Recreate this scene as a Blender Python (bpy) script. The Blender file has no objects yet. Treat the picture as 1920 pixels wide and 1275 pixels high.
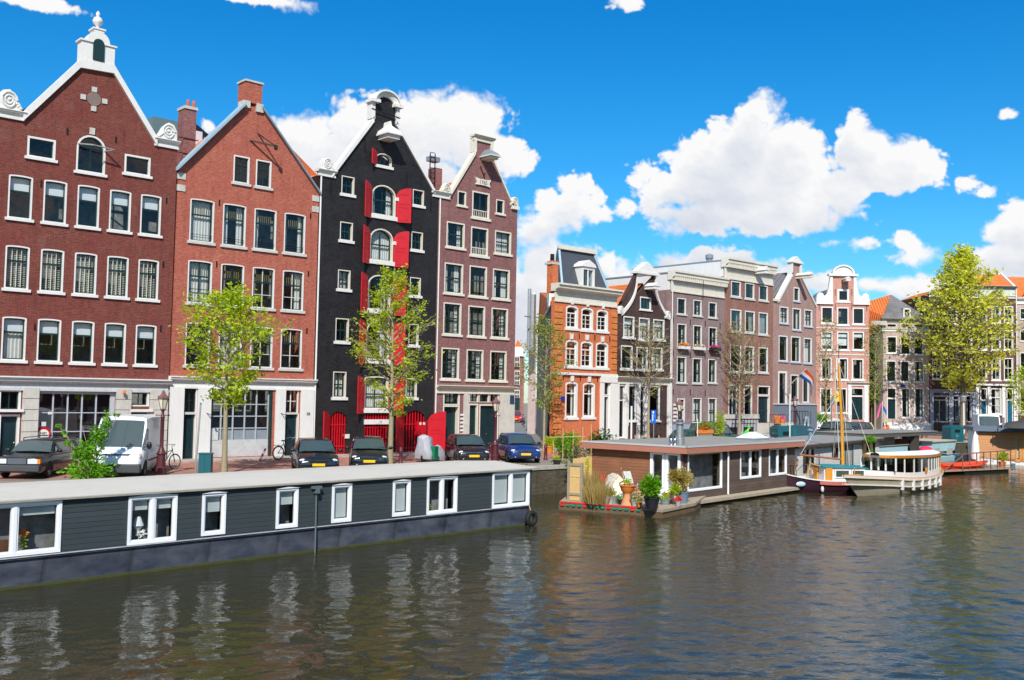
import bpy, bmesh, math, random
import numpy as np
from mathutils import Vector, Matrix
from mathutils.geometry import tessellate_polygon
R = math.radians
scene = bpy.context.scene
COL = scene.collection
# ---------------------------------------------------------------- survey of the place (one 35 mm lens, eye 5 m above the water)
def _cross(a, b): return (a[1]*b[2]-a[2]*b[1], a[2]*b[0]-a[0]*b[2], a[0]*b[1]-a[1]*b[0])
def _norm(a):
    l = math.sqrt(sum(c*c for c in a)); return tuple(c/l for c in a)
def _dot(a, b): return sum(x*y for x, y in zip(a, b))
FPX, CX, CY = 1867., 960., 637.5
def _ray(px, py): return ((px-CX)/FPX, -(py-CY)/FPX, -1.)
UX = _norm(_ray(3007, 777)); UZ = _norm(_cross(_ray(3007, 777), _ray(0, 721.4)))
UY = _cross(UZ, UX); EYE = (0., 0., 5.)
def wray(px, py):
    r = _ray(px, py); return (_dot(r, UX), _dot(r, UY), _dot(r, UZ))
def onZ(px, py, z=1.4):
    d = wray(px, py); t = (z-5.)/d[2]; return Vector((t*d[0], t*d[1], z))
def onY(px, py, y=48.):
    d = wray(px, py); t = y/d[1]; return Vector((t*d[0], y, 5+t*d[2]))
def atZ(px, py, depth):          # point at a camera depth
    d = wray(px, py); return Vector((d[0]*depth, d[1]*depth, 5+d[2]*depth))
# ---------------------------------------------------------------- materials
MAT = {}
def _new(name):
    m = bpy.data.materials.new(name); m.use_nodes = True
    nt = m.node_tree; nt.nodes.clear(); return m, nt
def N(nt, t, **kw):
    n = nt.nodes.new(t)
    for k, v in kw.items():
        if k.startswith('i_'):
            n.inputs[k[2:].replace('_', ' ')].default_value = v
        else: setattr(n, k, v)
    return n
def math_(nt, op, a, b=None, c=None, clamp=False):
    n = nt.nodes.new('ShaderNodeMath'); n.operation = op; n.use_clamp = clamp
    for i, v in enumerate((a, b, c)):
        if v is None: continue
        if isinstance(v, (int, float)): n.inputs[i].default_value = v
        else: nt.links.new(v, n.inputs[i])
    return n.outputs[0]
def mixc(nt, f, a, b, mode='MIX'):
    n = nt.nodes.new('ShaderNodeMix'); n.data_type = 'RGBA'; n.blend_type = mode
    for s, v in ((n.inputs[0], f), (n.inputs[6], a), (n.inputs[7], b)):
        if isinstance(v, (int, float)): s.default_value = v
        elif isinstance(v, tuple): s.default_value = (*v[:3], 1)
        else: nt.links.new(v, s)
    return n.outputs[2]
def ramp(nt, f, stops):
    n = nt.nodes.new('ShaderNodeValToRGB'); e = n.color_ramp.elements
    while len(e) < len(stops): e.new(.5)
    for k, (p, c) in enumerate(stops):
        e[k].position = p; e[k].color = (*(c if isinstance(c, tuple) else (c, c, c)), 1)
    nt.links.new(f, n.inputs[0]); return n.outputs[0]
def noise(nt, vec, scale, detail=4, rough=.55, dist=0):
    n = N(nt, 'ShaderNodeTexNoise'); n.inputs['Scale'].default_value = scale
    n.inputs['Detail'].default_value = detail; n.inputs['Roughness'].default_value = rough
    n.inputs['Distortion'].default_value = dist
    nt.links.new(vec, n.inputs['Vector']); return n.outputs[0]
def vmap(nt, vec, scale=(1, 1, 1), loc=(0, 0, 0)):
    n = nt.nodes.new('ShaderNodeMapping'); n.inputs['Scale'].default_value = scale; n.inputs['Location'].default_value = loc
    nt.links.new(vec, n.inputs['Vector']); return n.outputs[0]
def out(nt, sh):
    o = nt.nodes.new('ShaderNodeOutputMaterial'); nt.links.new(sh, o.inputs['Surface'])
def bsdf(nt, col, rough=.6, metal=0, spec=.5, normal=None, coat=0):
    b = nt.nodes.new('ShaderNodeBsdfPrincipled')
    for k, v in (('Base Color', col), ('Roughness', rough), ('Metallic', metal), ('Specular IOR Level', spec), ('Coat Weight', coat)):
        s = b.inputs[k]
        if isinstance(v, tuple): s.default_value = (*v[:3], 1)
        elif isinstance(v, (int, float)): s.default_value = v
        else: nt.links.new(v, s)
    if normal is not None: nt.links.new(normal, b.inputs['Normal'])
    return b.outputs[0]
def bump(nt, h, strength=.5, dist=.02):
    n = nt.nodes.new('ShaderNodeBump'); n.inputs['Strength'].default_value = strength; n.inputs['Distance'].default_value = dist
    nt.links.new(h, n.inputs['Height']); return n.outputs[0]
def ocoord(nt): return nt.nodes.new('ShaderNodeTexCoord').outputs['Object']
def sc(c, k): return tuple(min(1, x*k) for x in c)
def pm(name, col, rough=.6, var=.15, scale=2.5, bmp=0, bscale=30, metal=0, spec=.4, coat=0, dirt=0, streak=0):
    """a surface with uneven tone, wear and (streak) rain marks of its own"""
    if name in MAT: return MAT[name]
    m, nt = _new(name); v = ocoord(nt)
    n1 = noise(nt, v, scale, 6, .6)
    c = mixc(nt, n1, sc(col, 1-var*1.3), sc(col, 1+var*1.1))
    if dirt:
        d = ramp(nt, noise(nt, v, scale*2.3, 8, .7), [(.48, 0.), (.72, 1.)])
        c = mixc(nt, math_(nt, 'MULTIPLY', d, dirt), c, sc(col, .35))
    if streak:
        s = ramp(nt, noise(nt, vmap(nt, v, (9, 9, .5)), 1, 5, .6), [(.45, 0.), (.7, 1.)])
        c = mixc(nt, math_(nt, 'MULTIPLY', s, streak), c, sc(col, .45))
    nr = None
    if bmp: nr = bump(nt, noise(nt, v, bscale, 4, .6), bmp, .01)
    rr = math_(nt, 'MULTIPLY_ADD', n1, .25*rough, rough*.87, True)
    out(nt, bsdf(nt, c, rr, metal, spec, nr, coat)); MAT[name] = m; return m
def brick(name, c1, c2, mortar, tint=None, patch=.35, sc_=1.0, rough=.85):
    """courses of brick with uneven firing, repaired patches and soot"""
    if name in MAT: return MAT[name]
    m, nt = _new(name); v = ocoord(nt)
    s = nt.nodes.new('ShaderNodeSeparateXYZ'); nt.links.new(v, s.inputs[0])
    cb = nt.nodes.new('ShaderNodeCombineXYZ')
    nt.links.new(math_(nt, 'ADD', s.outputs[0], s.outputs[1]), cb.inputs[0]); nt.links.new(s.outputs[2], cb.inputs[1])
    b = nt.nodes.new('ShaderNodeTexBrick'); nt.links.new(cb.outputs[0], b.inputs['Vector'])
    b.inputs['Scale'].default_value = 1; b.inputs['Brick Width'].default_value = .23*sc_; b.inputs['Row Height'].default_value = .075*sc_
    b.inputs['Mortar Size'].default_value = .009*sc_; b.inputs['Mortar Smooth'].default_value = .3; b.inputs['Bias'].default_value = -.1
    b.inputs['Color1'].default_value = (*c1, 1); b.inputs['Color2'].default_value = (*c2, 1); b.inputs['Mortar'].default_value = (*mortar, 1)
    c = b.outputs['Color']
    big = noise(nt, vmap(nt, v, (1, 1, 1.6)), .55, 6, .65)
    f = ramp(nt, big, [(.35, 0.), (.68, 1.)])
    c = mixc(nt, math_(nt, 'MULTIPLY', f, patch), c, tint or sc(c2, 1.25))
    fine = ramp(nt, noise(nt, vmap(nt, v, (1, 1, 3.2)), 5.5, 5, .75), [(.3, .55), (.7, 1.38)])
    c = mixc(nt, 1, c, fine, 'MULTIPLY')
    soot = ramp(nt, noise(nt, vmap(nt, v, (2.2, 2.2, .35)), 1.3, 6, .6), [(.5, 0.), (.75, 1.)])
    c = mixc(nt, math_(nt, 'MULTIPLY', soot, .42), c, sc(c1, .35))
    lime = ramp(nt, noise(nt, vmap(nt, v, (1, 1, .6), (7, 3, 1)), .9, 7, .7), [(.56, 0.), (.70, 1.)])
    c = mixc(nt, math_(nt, 'MULTIPLY', lime, .25), c, sc(mortar, 1.5))
    nr = bump(nt, math_(nt, 'ADD', math_(nt, 'MULTIPLY', b.outputs['Fac'], -1), fine), .5, .012)
    out(nt, bsdf(nt, c, rough, 0, .25, nr)); MAT[name] = m; return m
def planks(name, col, col2, pitch=.14, vertical=False, groove=.25, rough=.7, weather=.4):
    if name in MAT: return MAT[name]
    m, nt = _new(name); v = ocoord(nt)
    s = nt.nodes.new('ShaderNodeSeparateXYZ'); nt.links.new(v, s.inputs[0])
    ax = math_(nt, 'ADD', s.outputs[0], s.outputs[1]) if vertical else s.outputs[2]
    q = math_(nt, 'DIVIDE', ax, pitch)
    fr = math_(nt, 'FRACT', q); fl = math_(nt, 'FLOOR', q)
    wn = nt.nodes.new('ShaderNodeTexWhiteNoise'); wn.noise_dimensions = '1D'; nt.links.new(fl, wn.inputs['W'])
    st = (14, 14, .6) if vertical else (.6, .6, 14)
    g = noise(nt, vmap(nt, v, st), 1.6, 6, .65)
    w = ramp(nt, noise(nt, vmap(nt, v, (.9, .9, 1.8)), 1.1, 6, .65), [(.35, 0.), (.65, 1.)])
    c = mixc(nt, g, sc(col, .7), sc(col, 1.3))
    c = mixc(nt, math_(nt, 'MULTIPLY', w, weather), c, col2)
    c = mixc(nt, math_(nt, 'MULTIPLY', wn.outputs[0], .35), c, sc(col, .6))
    e = ramp(nt, fr, [(0., 0.), (.07, 1.), (.9, 1.), (1., .55)])
    c = mixc(nt, 1, c, mixc(nt, e, (groove,)*3, (1., 1., 1.)), 'MULTIPLY')
    nr = bump(nt, math_(nt, 'ADD', e, math_(nt, 'MULTIPLY', g, .2)), .7, .02)
    out(nt, bsdf(nt, c, rough, 0, .3, nr)); MAT[name] = m; return m
def tiles(name, c1, c2, w=.24, h=.3):
    if name in MAT: return MAT[name]
    m, nt = _new(name); v = ocoord(nt)
    s = nt.nodes.new('ShaderNodeSeparateXYZ'); nt.links.new(v, s.inputs[0])
    # rows follow the height, rolls follow the run of the eaves
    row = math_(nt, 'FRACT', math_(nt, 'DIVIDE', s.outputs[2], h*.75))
    geo = nt.nodes.new('ShaderNodeNewGeometry')
    ts = nt.nodes.new('ShaderNodeSeparateXYZ'); tn = nt.nodes.new('ShaderNodeVectorTransform'); tn.vector_type = 'NORMAL'; tn.convert_from = 'WORLD'; tn.convert_to = 'OBJECT'
    nt.links.new(geo.outputs['True Normal'], tn.inputs[0]); nt.links.new(tn.outputs[0], ts.inputs[0])
    k = math_(nt, 'GREATER_THAN', math_(nt, 'ABSOLUTE', ts.outputs[0]), math_(nt, 'ABSOLUTE', ts.outputs[1]))
    run = nt.nodes.new('ShaderNodeMix'); nt.links.new(k, run.inputs[0]); nt.links.new(s.outputs[0], run.inputs[2]); nt.links.new(s.outputs[1], run.inputs[3])
    colm = math_(nt, 'SINE', math_(nt, 'MULTIPLY', run.outputs[0], 2*math.pi/w))
    n1 = noise(nt, v, 3.5, 5, .7); n2 = noise(nt, v, .6, 4, .6)
    c = mixc(nt, n1, c1, c2); c = mixc(nt, ramp(nt, n2, [(.45, 0.), (.75, .5)]), c, sc(c1, .45))
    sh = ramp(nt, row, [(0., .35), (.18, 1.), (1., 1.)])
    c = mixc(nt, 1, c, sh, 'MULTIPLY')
    nr = bump(nt, math_(nt, 'ADD', colm, row), .8, .03)
    out(nt, bsdf(nt, c, .8, 0, .2, nr)); MAT[name] = m; return m
def glass(name, tint=(.55, .6, .6), refl=.06, rough=.03, wav=.25):
    if name in MAT: return MAT[name]
    m, nt = _new(name); v = ocoord(nt)
    nr = bump(nt, noise(nt, v, 1.7, 2, .4), wav, .02)
    t = nt.nodes.new('ShaderNodeBsdfTransparent'); t.inputs[0].default_value = (*tint, 1)
    g = nt.nodes.new('ShaderNodeBsdfGlossy'); g.inputs['Roughness'].default_value = rough; nt.links.new(nr, g.inputs['Normal'])
    fr = nt.nodes.new('ShaderNodeLayerWeight'); fr.inputs[0].default_value = .5
    f = math_(nt, 'ADD', math_(nt, 'MULTIPLY', math_(nt, 'POWER', fr.outputs['Facing'], 5), .9), refl+.05, clamp=True)
    mx = nt.nodes.new('ShaderNodeMixShader'); nt.links.new(f, mx.inputs[0]); nt.links.new(t.outputs[0], mx.inputs[1]); nt.links.new(g.outputs[0], mx.inputs[2])
    out(nt, mx.outputs[0]); MAT[name] = m; return m
def leafm(name, c1, c2, c3):
    if name in MAT: return MAT[name]
    m, nt = _new(name); v = ocoord(nt)
    geo = nt.nodes.new('ShaderNodeNewGeometry')
    c = ramp(nt, geo.outputs['Random Per Island'], [(0., c1), (.5, c2), (1., c3)])
    c = mixc(nt, ramp(nt, noise(nt, v, 1.3, 3), [(.4, 0.), (.65, .45)]), c, c1)
    b = bsdf(nt, c, .55, 0, .35)
    tr = nt.nodes.new('ShaderNodeBsdfTranslucent'); nt.links.new(mixc(nt, 1, c, (1.25, 1.3, .5), 'MULTIPLY'), tr.inputs[0])
    mx = nt.nodes.new('ShaderNodeMixShader'); mx.inputs[0].default_value = .5
    nt.links.new(b, mx.inputs[1]); nt.links.new(tr.outputs[0], mx.inputs[2])
    out(nt, mx.outputs[0]); MAT[name] = m; return m
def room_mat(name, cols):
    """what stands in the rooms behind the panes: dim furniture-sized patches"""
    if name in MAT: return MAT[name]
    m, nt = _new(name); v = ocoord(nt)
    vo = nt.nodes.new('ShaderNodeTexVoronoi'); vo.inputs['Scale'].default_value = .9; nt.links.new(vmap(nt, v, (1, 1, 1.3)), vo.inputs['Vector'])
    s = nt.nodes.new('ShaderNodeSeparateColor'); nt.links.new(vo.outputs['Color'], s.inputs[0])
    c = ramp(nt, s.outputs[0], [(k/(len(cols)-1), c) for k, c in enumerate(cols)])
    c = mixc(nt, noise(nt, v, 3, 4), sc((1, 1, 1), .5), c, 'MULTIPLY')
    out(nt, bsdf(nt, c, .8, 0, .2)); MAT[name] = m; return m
# ---------------------------------------------------------------- mesh helpers
class MB:
    def __init__(s): s.v = []; s.f = []; s.m = []; s.ms = []
    def mi(s, m):
        if m is None: return 0
        if m not in s.ms: s.ms.append(m)
        return s.ms.index(m)
    def add(s, vs, fs, m=None):
        o = len(s.v); k = s.mi(m); s.v += [tuple(p) for p in vs]
        for f in fs: s.f.append([i+o for i in f]); s.m.append(k)
        return s
    def box(s, x0, x1, y0, y1, z0, z1, m=None):
        vs = [(x, y, z) for z in (z0, z1) for y in (y0, y1) for x in (x0, x1)]
        return s.add(vs, [(0, 2, 3, 1), (4, 5, 7, 6), (0, 1, 5, 4), (2, 6, 7, 3), (0, 4, 6, 2), (1, 3, 7, 5)], m)
    def obox(s, c, dx, dy, dz, m=None):     # half-vectors
        c = Vector(c); dx, dy, dz = Vector(dx), Vector(dy), Vector(dz)
        vs = [c+dx*a+dy*b+dz*e for e in (-1, 1) for b in (-1, 1) for a in (-1, 1)]
        return s.add(vs, [(0, 2, 3, 1), (4, 5, 7, 6), (0, 1, 5, 4), (2, 6, 7, 3), (0, 4, 6, 2), (1, 3, 7, 5)], m)
    def bar(s, a, b, w, h=None, m=None):
        a, b = Vector(a), Vector(b); d = b-a; L = d.length
        if L < 1e-6: return s
        d.normalize(); u = Vector((0, 0, 1)) if abs(d.z) < .95 else Vector((0, 1, 0))
        x = d.cross(u).normalized(); y = x.cross(d); h = h or w
        return s.obox((a+b)/2, d*L/2, x*w/2, y*h/2, m)
    def tube(s, pts, rs, n=8, m=None, cap=True):
        pts = [Vector(p) for p in pts]
        if isinstance(rs, (int, float)): rs = [rs]*len(pts)
        vs = []; ref = Vector((.13, .31, .94)); fs = []
        for i, p in enumerate(pts):
            d = (pts[min(i+1, len(pts)-1)]-pts[max(i-1, 0)]).normalized()
            r_ = ref if abs(d.dot(ref)) < .95 else Vector((1, 0, 0))
            x = d.cross(r_).normalized(); y = d.cross(x)
            vs += [p+(x*math.cos(2*math.pi*k/n)+y*math.sin(2*math.pi*k/n))*rs[i] for k in range(n)]
        for i in range(len(pts)-1):
            fs += [(i*n+k, i*n+(k+1) % n, (i+1)*n+(k+1) % n, (i+1)*n+k) for k in range(n)]
        if cap: fs += [tuple(range(n)), tuple(range((len(pts)-1)*n, len(pts)*n))]
        return s.add(vs, fs, m)
    def lathe(s, prof, c=(0, 0, 0), n=16, m=None):
        vs = [(c[0]+r*math.cos(2*math.pi*k/n), c[1]+r*math.sin(2*math.pi*k/n), c[2]+z) for r, z in prof for k in range(n)]
        fs = [(i*n+k, i*n+(k+1) % n, (i+1)*n+(k+1) % n, (i+1)*n+k) for i in range(len(prof)-1) for k in range(n)]
        if prof[0][0] > 1e-4: fs.append(tuple(range(n)))
        if prof[-1][0] > 1e-4: fs.append(tuple(range((len(prof)-1)*n, len(prof)*n)))
        return s.add(vs, fs, m)
    def ell(s, c, r, n=12, k=8, m=None):
        vs = []; fs = []
        for i in range(k+1):
            a = math.pi*i/k
            for j in range(n):
                b = 2*math.pi*j/n
                vs.append((c[0]+r[0]*math.sin(a)*math.cos(b), c[1]+r[1]*math.sin(a)*math.sin(b), c[2]-r[2]*math.cos(a)))
        for i in range(k):
            fs += [(i*n+j, i*n+(j+1) % n, (i+1)*n+(j+1) % n, (i+1)*n+j) for j in range(n)]
        return s.add(vs, fs, m)
    def prism(s, poly, y0, y1, m=None, axis='y'):   # poly in (x,z) extruded along y, or (x,y) along z
        P = (lambda a, b, t: (a, t, b)) if axis == 'y' else ((lambda a, b, t: (a, b, t)) if axis == 'z' else (lambda a, b, t: (t, a, b)))
        n = len(poly); vs = [P(a, b, y0) for a, b in poly]+[P(a, b, y1) for a, b in poly]
        fs = [(i, (i+1) % n, n+(i+1) % n, n+i) for i in range(n)]
        tri = tessellate_polygon([[Vector((a, b, 0)) for a, b in poly]])
        fs += [tuple(t) for t in tri]+[tuple(i+n for i in t) for t in tri]
        return s.add(vs, fs, m)
    def ring(s, o, i, y0, y1, m=None):               # o, i: equal-length outlines in (x,z)
        n = len(o); vs = [(a, y0, b) for a, b in o]+[(a, y0, b) for a, b in i]+[(a, y1, b) for a, b in o]+[(a, y1, b) for a, b in i]
        fs = []
        for k in range(n):
            l = (k+1) % n
            fs += [(k, l, n+l, n+k), (2*n+k, 2*n+l, 3*n+l, 3*n+k), (k, l, 2*n+l, 2*n+k), (n+k, n+l, 3*n+l, 3*n+k)]
        return s.add(vs, fs, m)
    def loft(s, secs, m=None, close=False, cap=True):   # list of equal-length sections
        n = len(secs[0]); vs = [p for q in secs for p in q]; fs = []
        for i in range(len(secs)-1):
            for k in range(n if close else n-1):
                l = (k+1) % n; fs.append((i*n+k, i*n+l, (i+1)*n+l, (i+1)*n+k))
        if cap and close: fs += [tuple(range(n)), tuple(range((len(secs)-1)*n, len(secs)*n))]
        elif cap:
            fs += [tuple(range(n)), tuple(range((len(secs)-1)*n, len(secs)*n))]
        return s.add(vs, fs, m)
    def build(s, name, mats=None, parent=None, smooth=None, fix=True):
        me = bpy.data.meshes.new(name); me.from_pydata(s.v, [], s.f)
        ml = s.ms if s.ms else [mats]
        for m in ml: me.materials.append(m)
        if s.ms: me.polygons.foreach_set('material_index', s.m)
        if fix:
            bm = bmesh.new(); bm.from_mesh(me); bmesh.ops.recalc_face_normals(bm, faces=bm.faces); bm.to_mesh(me); bm.free()
        if smooth:
            me.shade_smooth()
            me.set_sharp_from_angle(angle=R(smooth))
        me.update()
        o = bpy.data.objects.new(name, me); COL.objects.link(o)
        if parent: o.parent = parent
        return o
def tag(o, label=None, cat=None, group=None, kind=None):
    if label: o['label'] = label
    if cat: o['category'] = cat
    if group: o['group'] = group
    if kind: o['kind'] = kind
    return o
def thing(name, loc, label, cat, rz=0, group=None):
    o = bpy.data.objects.new(name, None); COL.objects.link(o); o.location = loc; o.rotation_euler = (0, 0, rz)
    o.empty_display_size = .3
    return tag(o, label, cat, group)
def copy_tree(o, parent=None):
    c = o.copy(); COL.objects.link(c)
    if parent is not None: c.parent = parent
    for ch in list(o.children): copy_tree(ch, c)
    return c
def text_mesh(name, txt, size, m, parent, loc, rot=(math.pi/2, 0, 0), depth=.008, align='CENTER'):
    cu = bpy.data.curves.new(name, 'FONT'); cu.body = txt; cu.size = size; cu.extrude = depth; cu.align_x = align; cu.align_y = 'CENTER'
    t = bpy.data.objects.new(name+'_src', cu); COL.objects.link(t)
    dg = bpy.context.evaluated_depsgraph_get(); me = bpy.data.meshes.new_from_object(t.evaluated_get(dg))
    bpy.data.objects.remove(t); me.materials.clear(); me.materials.append(m); me.name = name
    o = bpy.data.objects.new(name, me); COL.objects.link(o); o.parent = parent; o.location = loc; o.rotation_euler = rot
    return o
# ---------------------------------------------------------------- shared materials
WHITE = pm('white_paint', (.70, .69, .66), .45, .05, 1.5, dirt=.10, streak=.10)
CREAM = pm('cream_paint', (.68, .64, .54), .5, .08, 1.5, dirt=.2, streak=.2)
STONE = pm('grey_sandstone', (.52, .50, .45), .8, .15, 2, .3, 25, dirt=.3, streak=.2)
PLAS = pm('white_plaster', (.68, .68, .66), .75, .06, .8, .2, 18, dirt=.1, streak=.12)
DKGREEN = pm('dark_green_paint', (.012, .035, .034), .3, .2, 3)
BLACKP = pm('black_paint', (.012, .013, .015), .35, .2, 3)
REDP = pm('red_paint', (.50, .004, .014), .45, .16, 2, dirt=.25, streak=.2)
IRON = pm('dark_iron', (.02, .02, .022), .5, .2, 6, metal=.5)
STEEL = pm('galvanised_steel', (.42, .44, .45), .4, .15, 5, metal=.7)
LEAD = pm('lead_grey', (.20, .24, .28), .5, .15, 2)
GLASS = glass('window_glass', (.86, .88, .88), .0); GLASSB = glass('bluish_glass', (.6, .68, .75), .10)
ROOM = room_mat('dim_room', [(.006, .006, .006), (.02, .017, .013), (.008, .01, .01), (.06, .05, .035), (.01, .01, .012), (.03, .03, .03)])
CURT = pm('pale_curtain', (.62, .62, .58), .8, .12, 6)
BLIND = pm('white_blind', (.72, .76, .78), .7, .04, 2)
RUBBER = pm('black_rubber', (.012, .012, .012), .8, .2, 8)
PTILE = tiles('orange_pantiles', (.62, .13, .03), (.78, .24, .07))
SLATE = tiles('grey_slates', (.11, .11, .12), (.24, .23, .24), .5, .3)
BARK = pm('tree_bark', (.16, .13, .085), .9, .35, 9, .6, 20)
BARKY = pm('young_tree_bark', (.30, .25, .15), .85, .3, 9, .5, 20)
# ---------------------------------------------------------------- houses
def outl(u0, w0, u1, w1, rise=0, n=1):
    """closed outline, counter-clockwise from the lower left; the top is an arc of the given rise"""
    if rise <= 0: return [(u0, w0), (u1, w0), (u1, w1), (u0, w1)]
    pts = [(u0, w0), (u1, w0)]; c = (u0+u1)/2; a = (u1-u0)/2; k = 10
    for i in range(k+1):
        t = math.pi*i/k; pts.append((c+a*math.cos(t), w1-rise+rise*math.sin(t)))
    return pts
class House:
    def __init__(s, name, label, x, y, theta=0, cat='house', base=1.4, group=None):
        s.O = Vector((x, y, base)); s.th = theta
        s.d = Vector((math.cos(theta), math.sin(theta), 0)); s.n = Vector((math.sin(theta), -math.cos(theta), 0))
        s.root = thing(name, s.O, label, cat, theta, group); s.holes = []; s.rng = random.Random(name+label)
    def L(s, px, py, out_=0.):
        d = Vector(wray(px, py)); e = Vector(EYE); P = s.O+s.n*out_
        t = (P-e).dot(s.n)/d.dot(s.n); p = e+d*t-s.O
        return p.dot(s.d), p.z
    def Lr(s, x0, y0, x1, y1):
        """rectangle from its upper-left and lower-right corners"""
        u0, w1 = s.L(x0, y0); u1, w0 = s.L(x1, y1); return u0, w0, u1, w1
    def window(s, u0, w0, u1, w1, rise=0, casing=None, sash=None, cw=.09, sill=.12, sillm=None, transom=.35, up=(1, 1), lo=(1, 1),
               blind=0, curtain=None, recess=.12, glassm=None, part='window', mun=None, sillw=.1, venetian=False, bs=.022, open_=False):
        casing = casing or WHITE; sash = sash or DKGREEN; w0s = w0+sill
        H = outl(u0, w0s, u1, w1, rise); s.holes.append(H)
        fr = MB().ring(H, outl(u0+cw, w0s+cw*.7, u1-cw, w1-cw, max(0, rise-cw*.3) if rise else 0), -.015, recess+.1).build(part, casing, s.root)
        a0, b0, a1, b1 = u0+cw, w0s+cw*.7, u1-cw, w1-cw; r2 = max(0, rise-cw*.3) if rise else 0; t = .05
        y0, y1 = recess-.02, recess+.04
        sm = MB().ring(outl(a0, b0, a1, b1, r2), outl(a0+t, b0+t, a1-t, b1-t, max(0, r2-t*.3) if r2 else 0), y0, y1, sash)
        hz = b1-(b1-b0)*transom if transom else None; mm = mun or sash
        def cut(z): return z
        if hz:
            sm.box(a0+t, a1-t, y0-.01, y1, hz-.04, hz+.04, sash)
            zones = [(hz+.04, b1-t-.3*r2, up), (b0+t, hz-.04, lo)]
        else: zones = [(b0+t, b1-t-.3*r2, lo)]
        for z0, z1, (nx, ny) in zones:
            for i in range(1, nx):
                x = a0+t+(a1-a0-2*t)*i/nx; sm.box(x-bs, x+bs, y0+.006, y1-.006, z0, z1, mm)
            for j in range(1, ny):
                z = z0+(z1-z0)*j/ny; sm.box(a0+t, a1-t, y0+.012, y1-.012, z-bs*.8, z+bs*.8, mm)
        sm.build('sash', None, fr)
        pn = outl(a0, b0, a1, b1, r2); g = MB(); g.add([(a, recess+.012, b) for a, b in pn], [tuple(range(len(pn)))]); g.build('pane', glassm or GLASS, fr, fix=False)
        if sill > 0:
            MB().box(u0-sillw, u1+sillw, -.09, .12, w0, w0s).build('sill', sillm or casing, fr)
        if blind:
            z = b1-(b1-b0)*blind
            MB().box(a0+.02, a1-.02, recess+.1, recess+.115, z, b1-.02-r2*.2).build('blind', BLIND, fr)
        if venetian:
            vb = MB(); k = int((b1-b0)/.085)
            for i in range(k):
                z = b0+.04+(b1-b0-.08)*i/k
                vb.add([(a0+.03, recess+.09, z), (a1-.03, recess+.09, z), (a1-.03, recess+.13, z+.045), (a0+.03, recess+.13, z+.045)], [(0, 1, 2, 3)])
            vb.build('venetian_blind', pm('blind_slats', (.42, .45, .38), .6, .1), fr, fix=False)
        if curtain:
            mb = MB(); mode, fr_ = curtain
            spans = {'both': [(a0+.02, a0+(a1-a0)*fr_), (a1-(a1-a0)*fr_, a1-.02)], 'left': [(a0+.02, a0+(a1-a0)*fr_)], 'right': [(a1-(a1-a0)*fr_, a1-.02)], 'full': [(a0+.02, a1-.02)]}[mode]
            for x0, x1 in spans:
                k = max(4, int((x1-x0)/.05)); sec = []
                for i in range(k+1):
                    x = x0+(x1-x0)*i/k; y = recess+.16+.02*math.sin(i*2.1); sec.append([(x, y, b0+.02), (x, y, b1-.03)])
                mb.loft(sec, None, cap=False)
            mb.build('curtain', CURT, fr, fix=False)
        return fr
    def row(s, cols, w0, w1, **kw):
        for u0, u1 in cols: s.window(u0, w0, u1, w1, **kw)
    def wins(s, rects, **kw):
        res = []
        for k, r in enumerate(rects):
            k2 = dict(kw)
            if kw.get('curtain') == 'rand':
                c = s.rng.random(); k2['curtain'] = ('both', s.rng.uniform(.18, .36)) if c < .45 else (('left', .3) if c < .55 else (('full', 1) if c < .68 else None))
            if kw.get('blind') == 'rand': k2['blind'] = s.rng.choice([0, 0, .3, .45, .2])
            res.append(s.window(*s.Lr(*r), **k2))
        return res
    def wall(s, outline, mat, depth=10, thick=.3, eave=None, name='wall', body=True, reveal=.25, skew=0):
        """front wall with real openings; the outline is in (u, w)"""
        mb = MB(); loops = [outline]+s.holes
        flat = [p for l in loops for p in l]
        tri = tessellate_polygon([[Vector((a, b, 0)) for a, b in l] for l in loops])
        mb.add([(a, 0, b) for a, b in flat], [tuple(t) for t in tri], mat)
        n = len(outline)
        mb.add([(a, 0, b) for a, b in outline]+[(a, thick, b) for a, b in outline], [(i, (i+1) % n, n+(i+1) % n, n+i) for i in range(n)], mat)
        for h in s.holes:
            k = len(h); mb.add([(a, 0, b) for a, b in h]+[(a, reveal, b) for a, b in h], [(i, (i+1) % k, k+(i+1) % k, k+i) for i in range(k)], mat)
        us = [p[0] for p in outline]; u0, u1 = min(us), max(us); s.u0, s.u1 = u0, u1
        if eave is None: eave = max(p[1] for p in outline)
        s.eave = eave; s.depth = depth
        if body:
            mb.add([(u0+.29*skew, .29, 0), (u0+skew*depth, depth, 0), (u0+skew*depth, depth, eave), (u0+.29*skew, .29, eave)], [(0, 1, 2, 3)], mat)
            mb.add([(u1, .29, 0), (u1+skew*depth, depth, 0), (u1+skew*depth, depth, eave), (u1, .29, eave)], [(0, 1, 2, 3)], mat)
            mb.add([(u0+skew*depth, depth, 0), (u1+skew*depth, depth, 0), (u1+skew*depth, depth, eave), (u0+skew*depth, depth, eave)], [(0, 1, 2, 3)], mat)
        o = mb.build(name, None, s.root, fix=False)
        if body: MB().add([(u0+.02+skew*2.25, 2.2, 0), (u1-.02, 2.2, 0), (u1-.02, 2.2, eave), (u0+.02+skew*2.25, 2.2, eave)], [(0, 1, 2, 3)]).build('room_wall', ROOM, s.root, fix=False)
        return o
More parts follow.
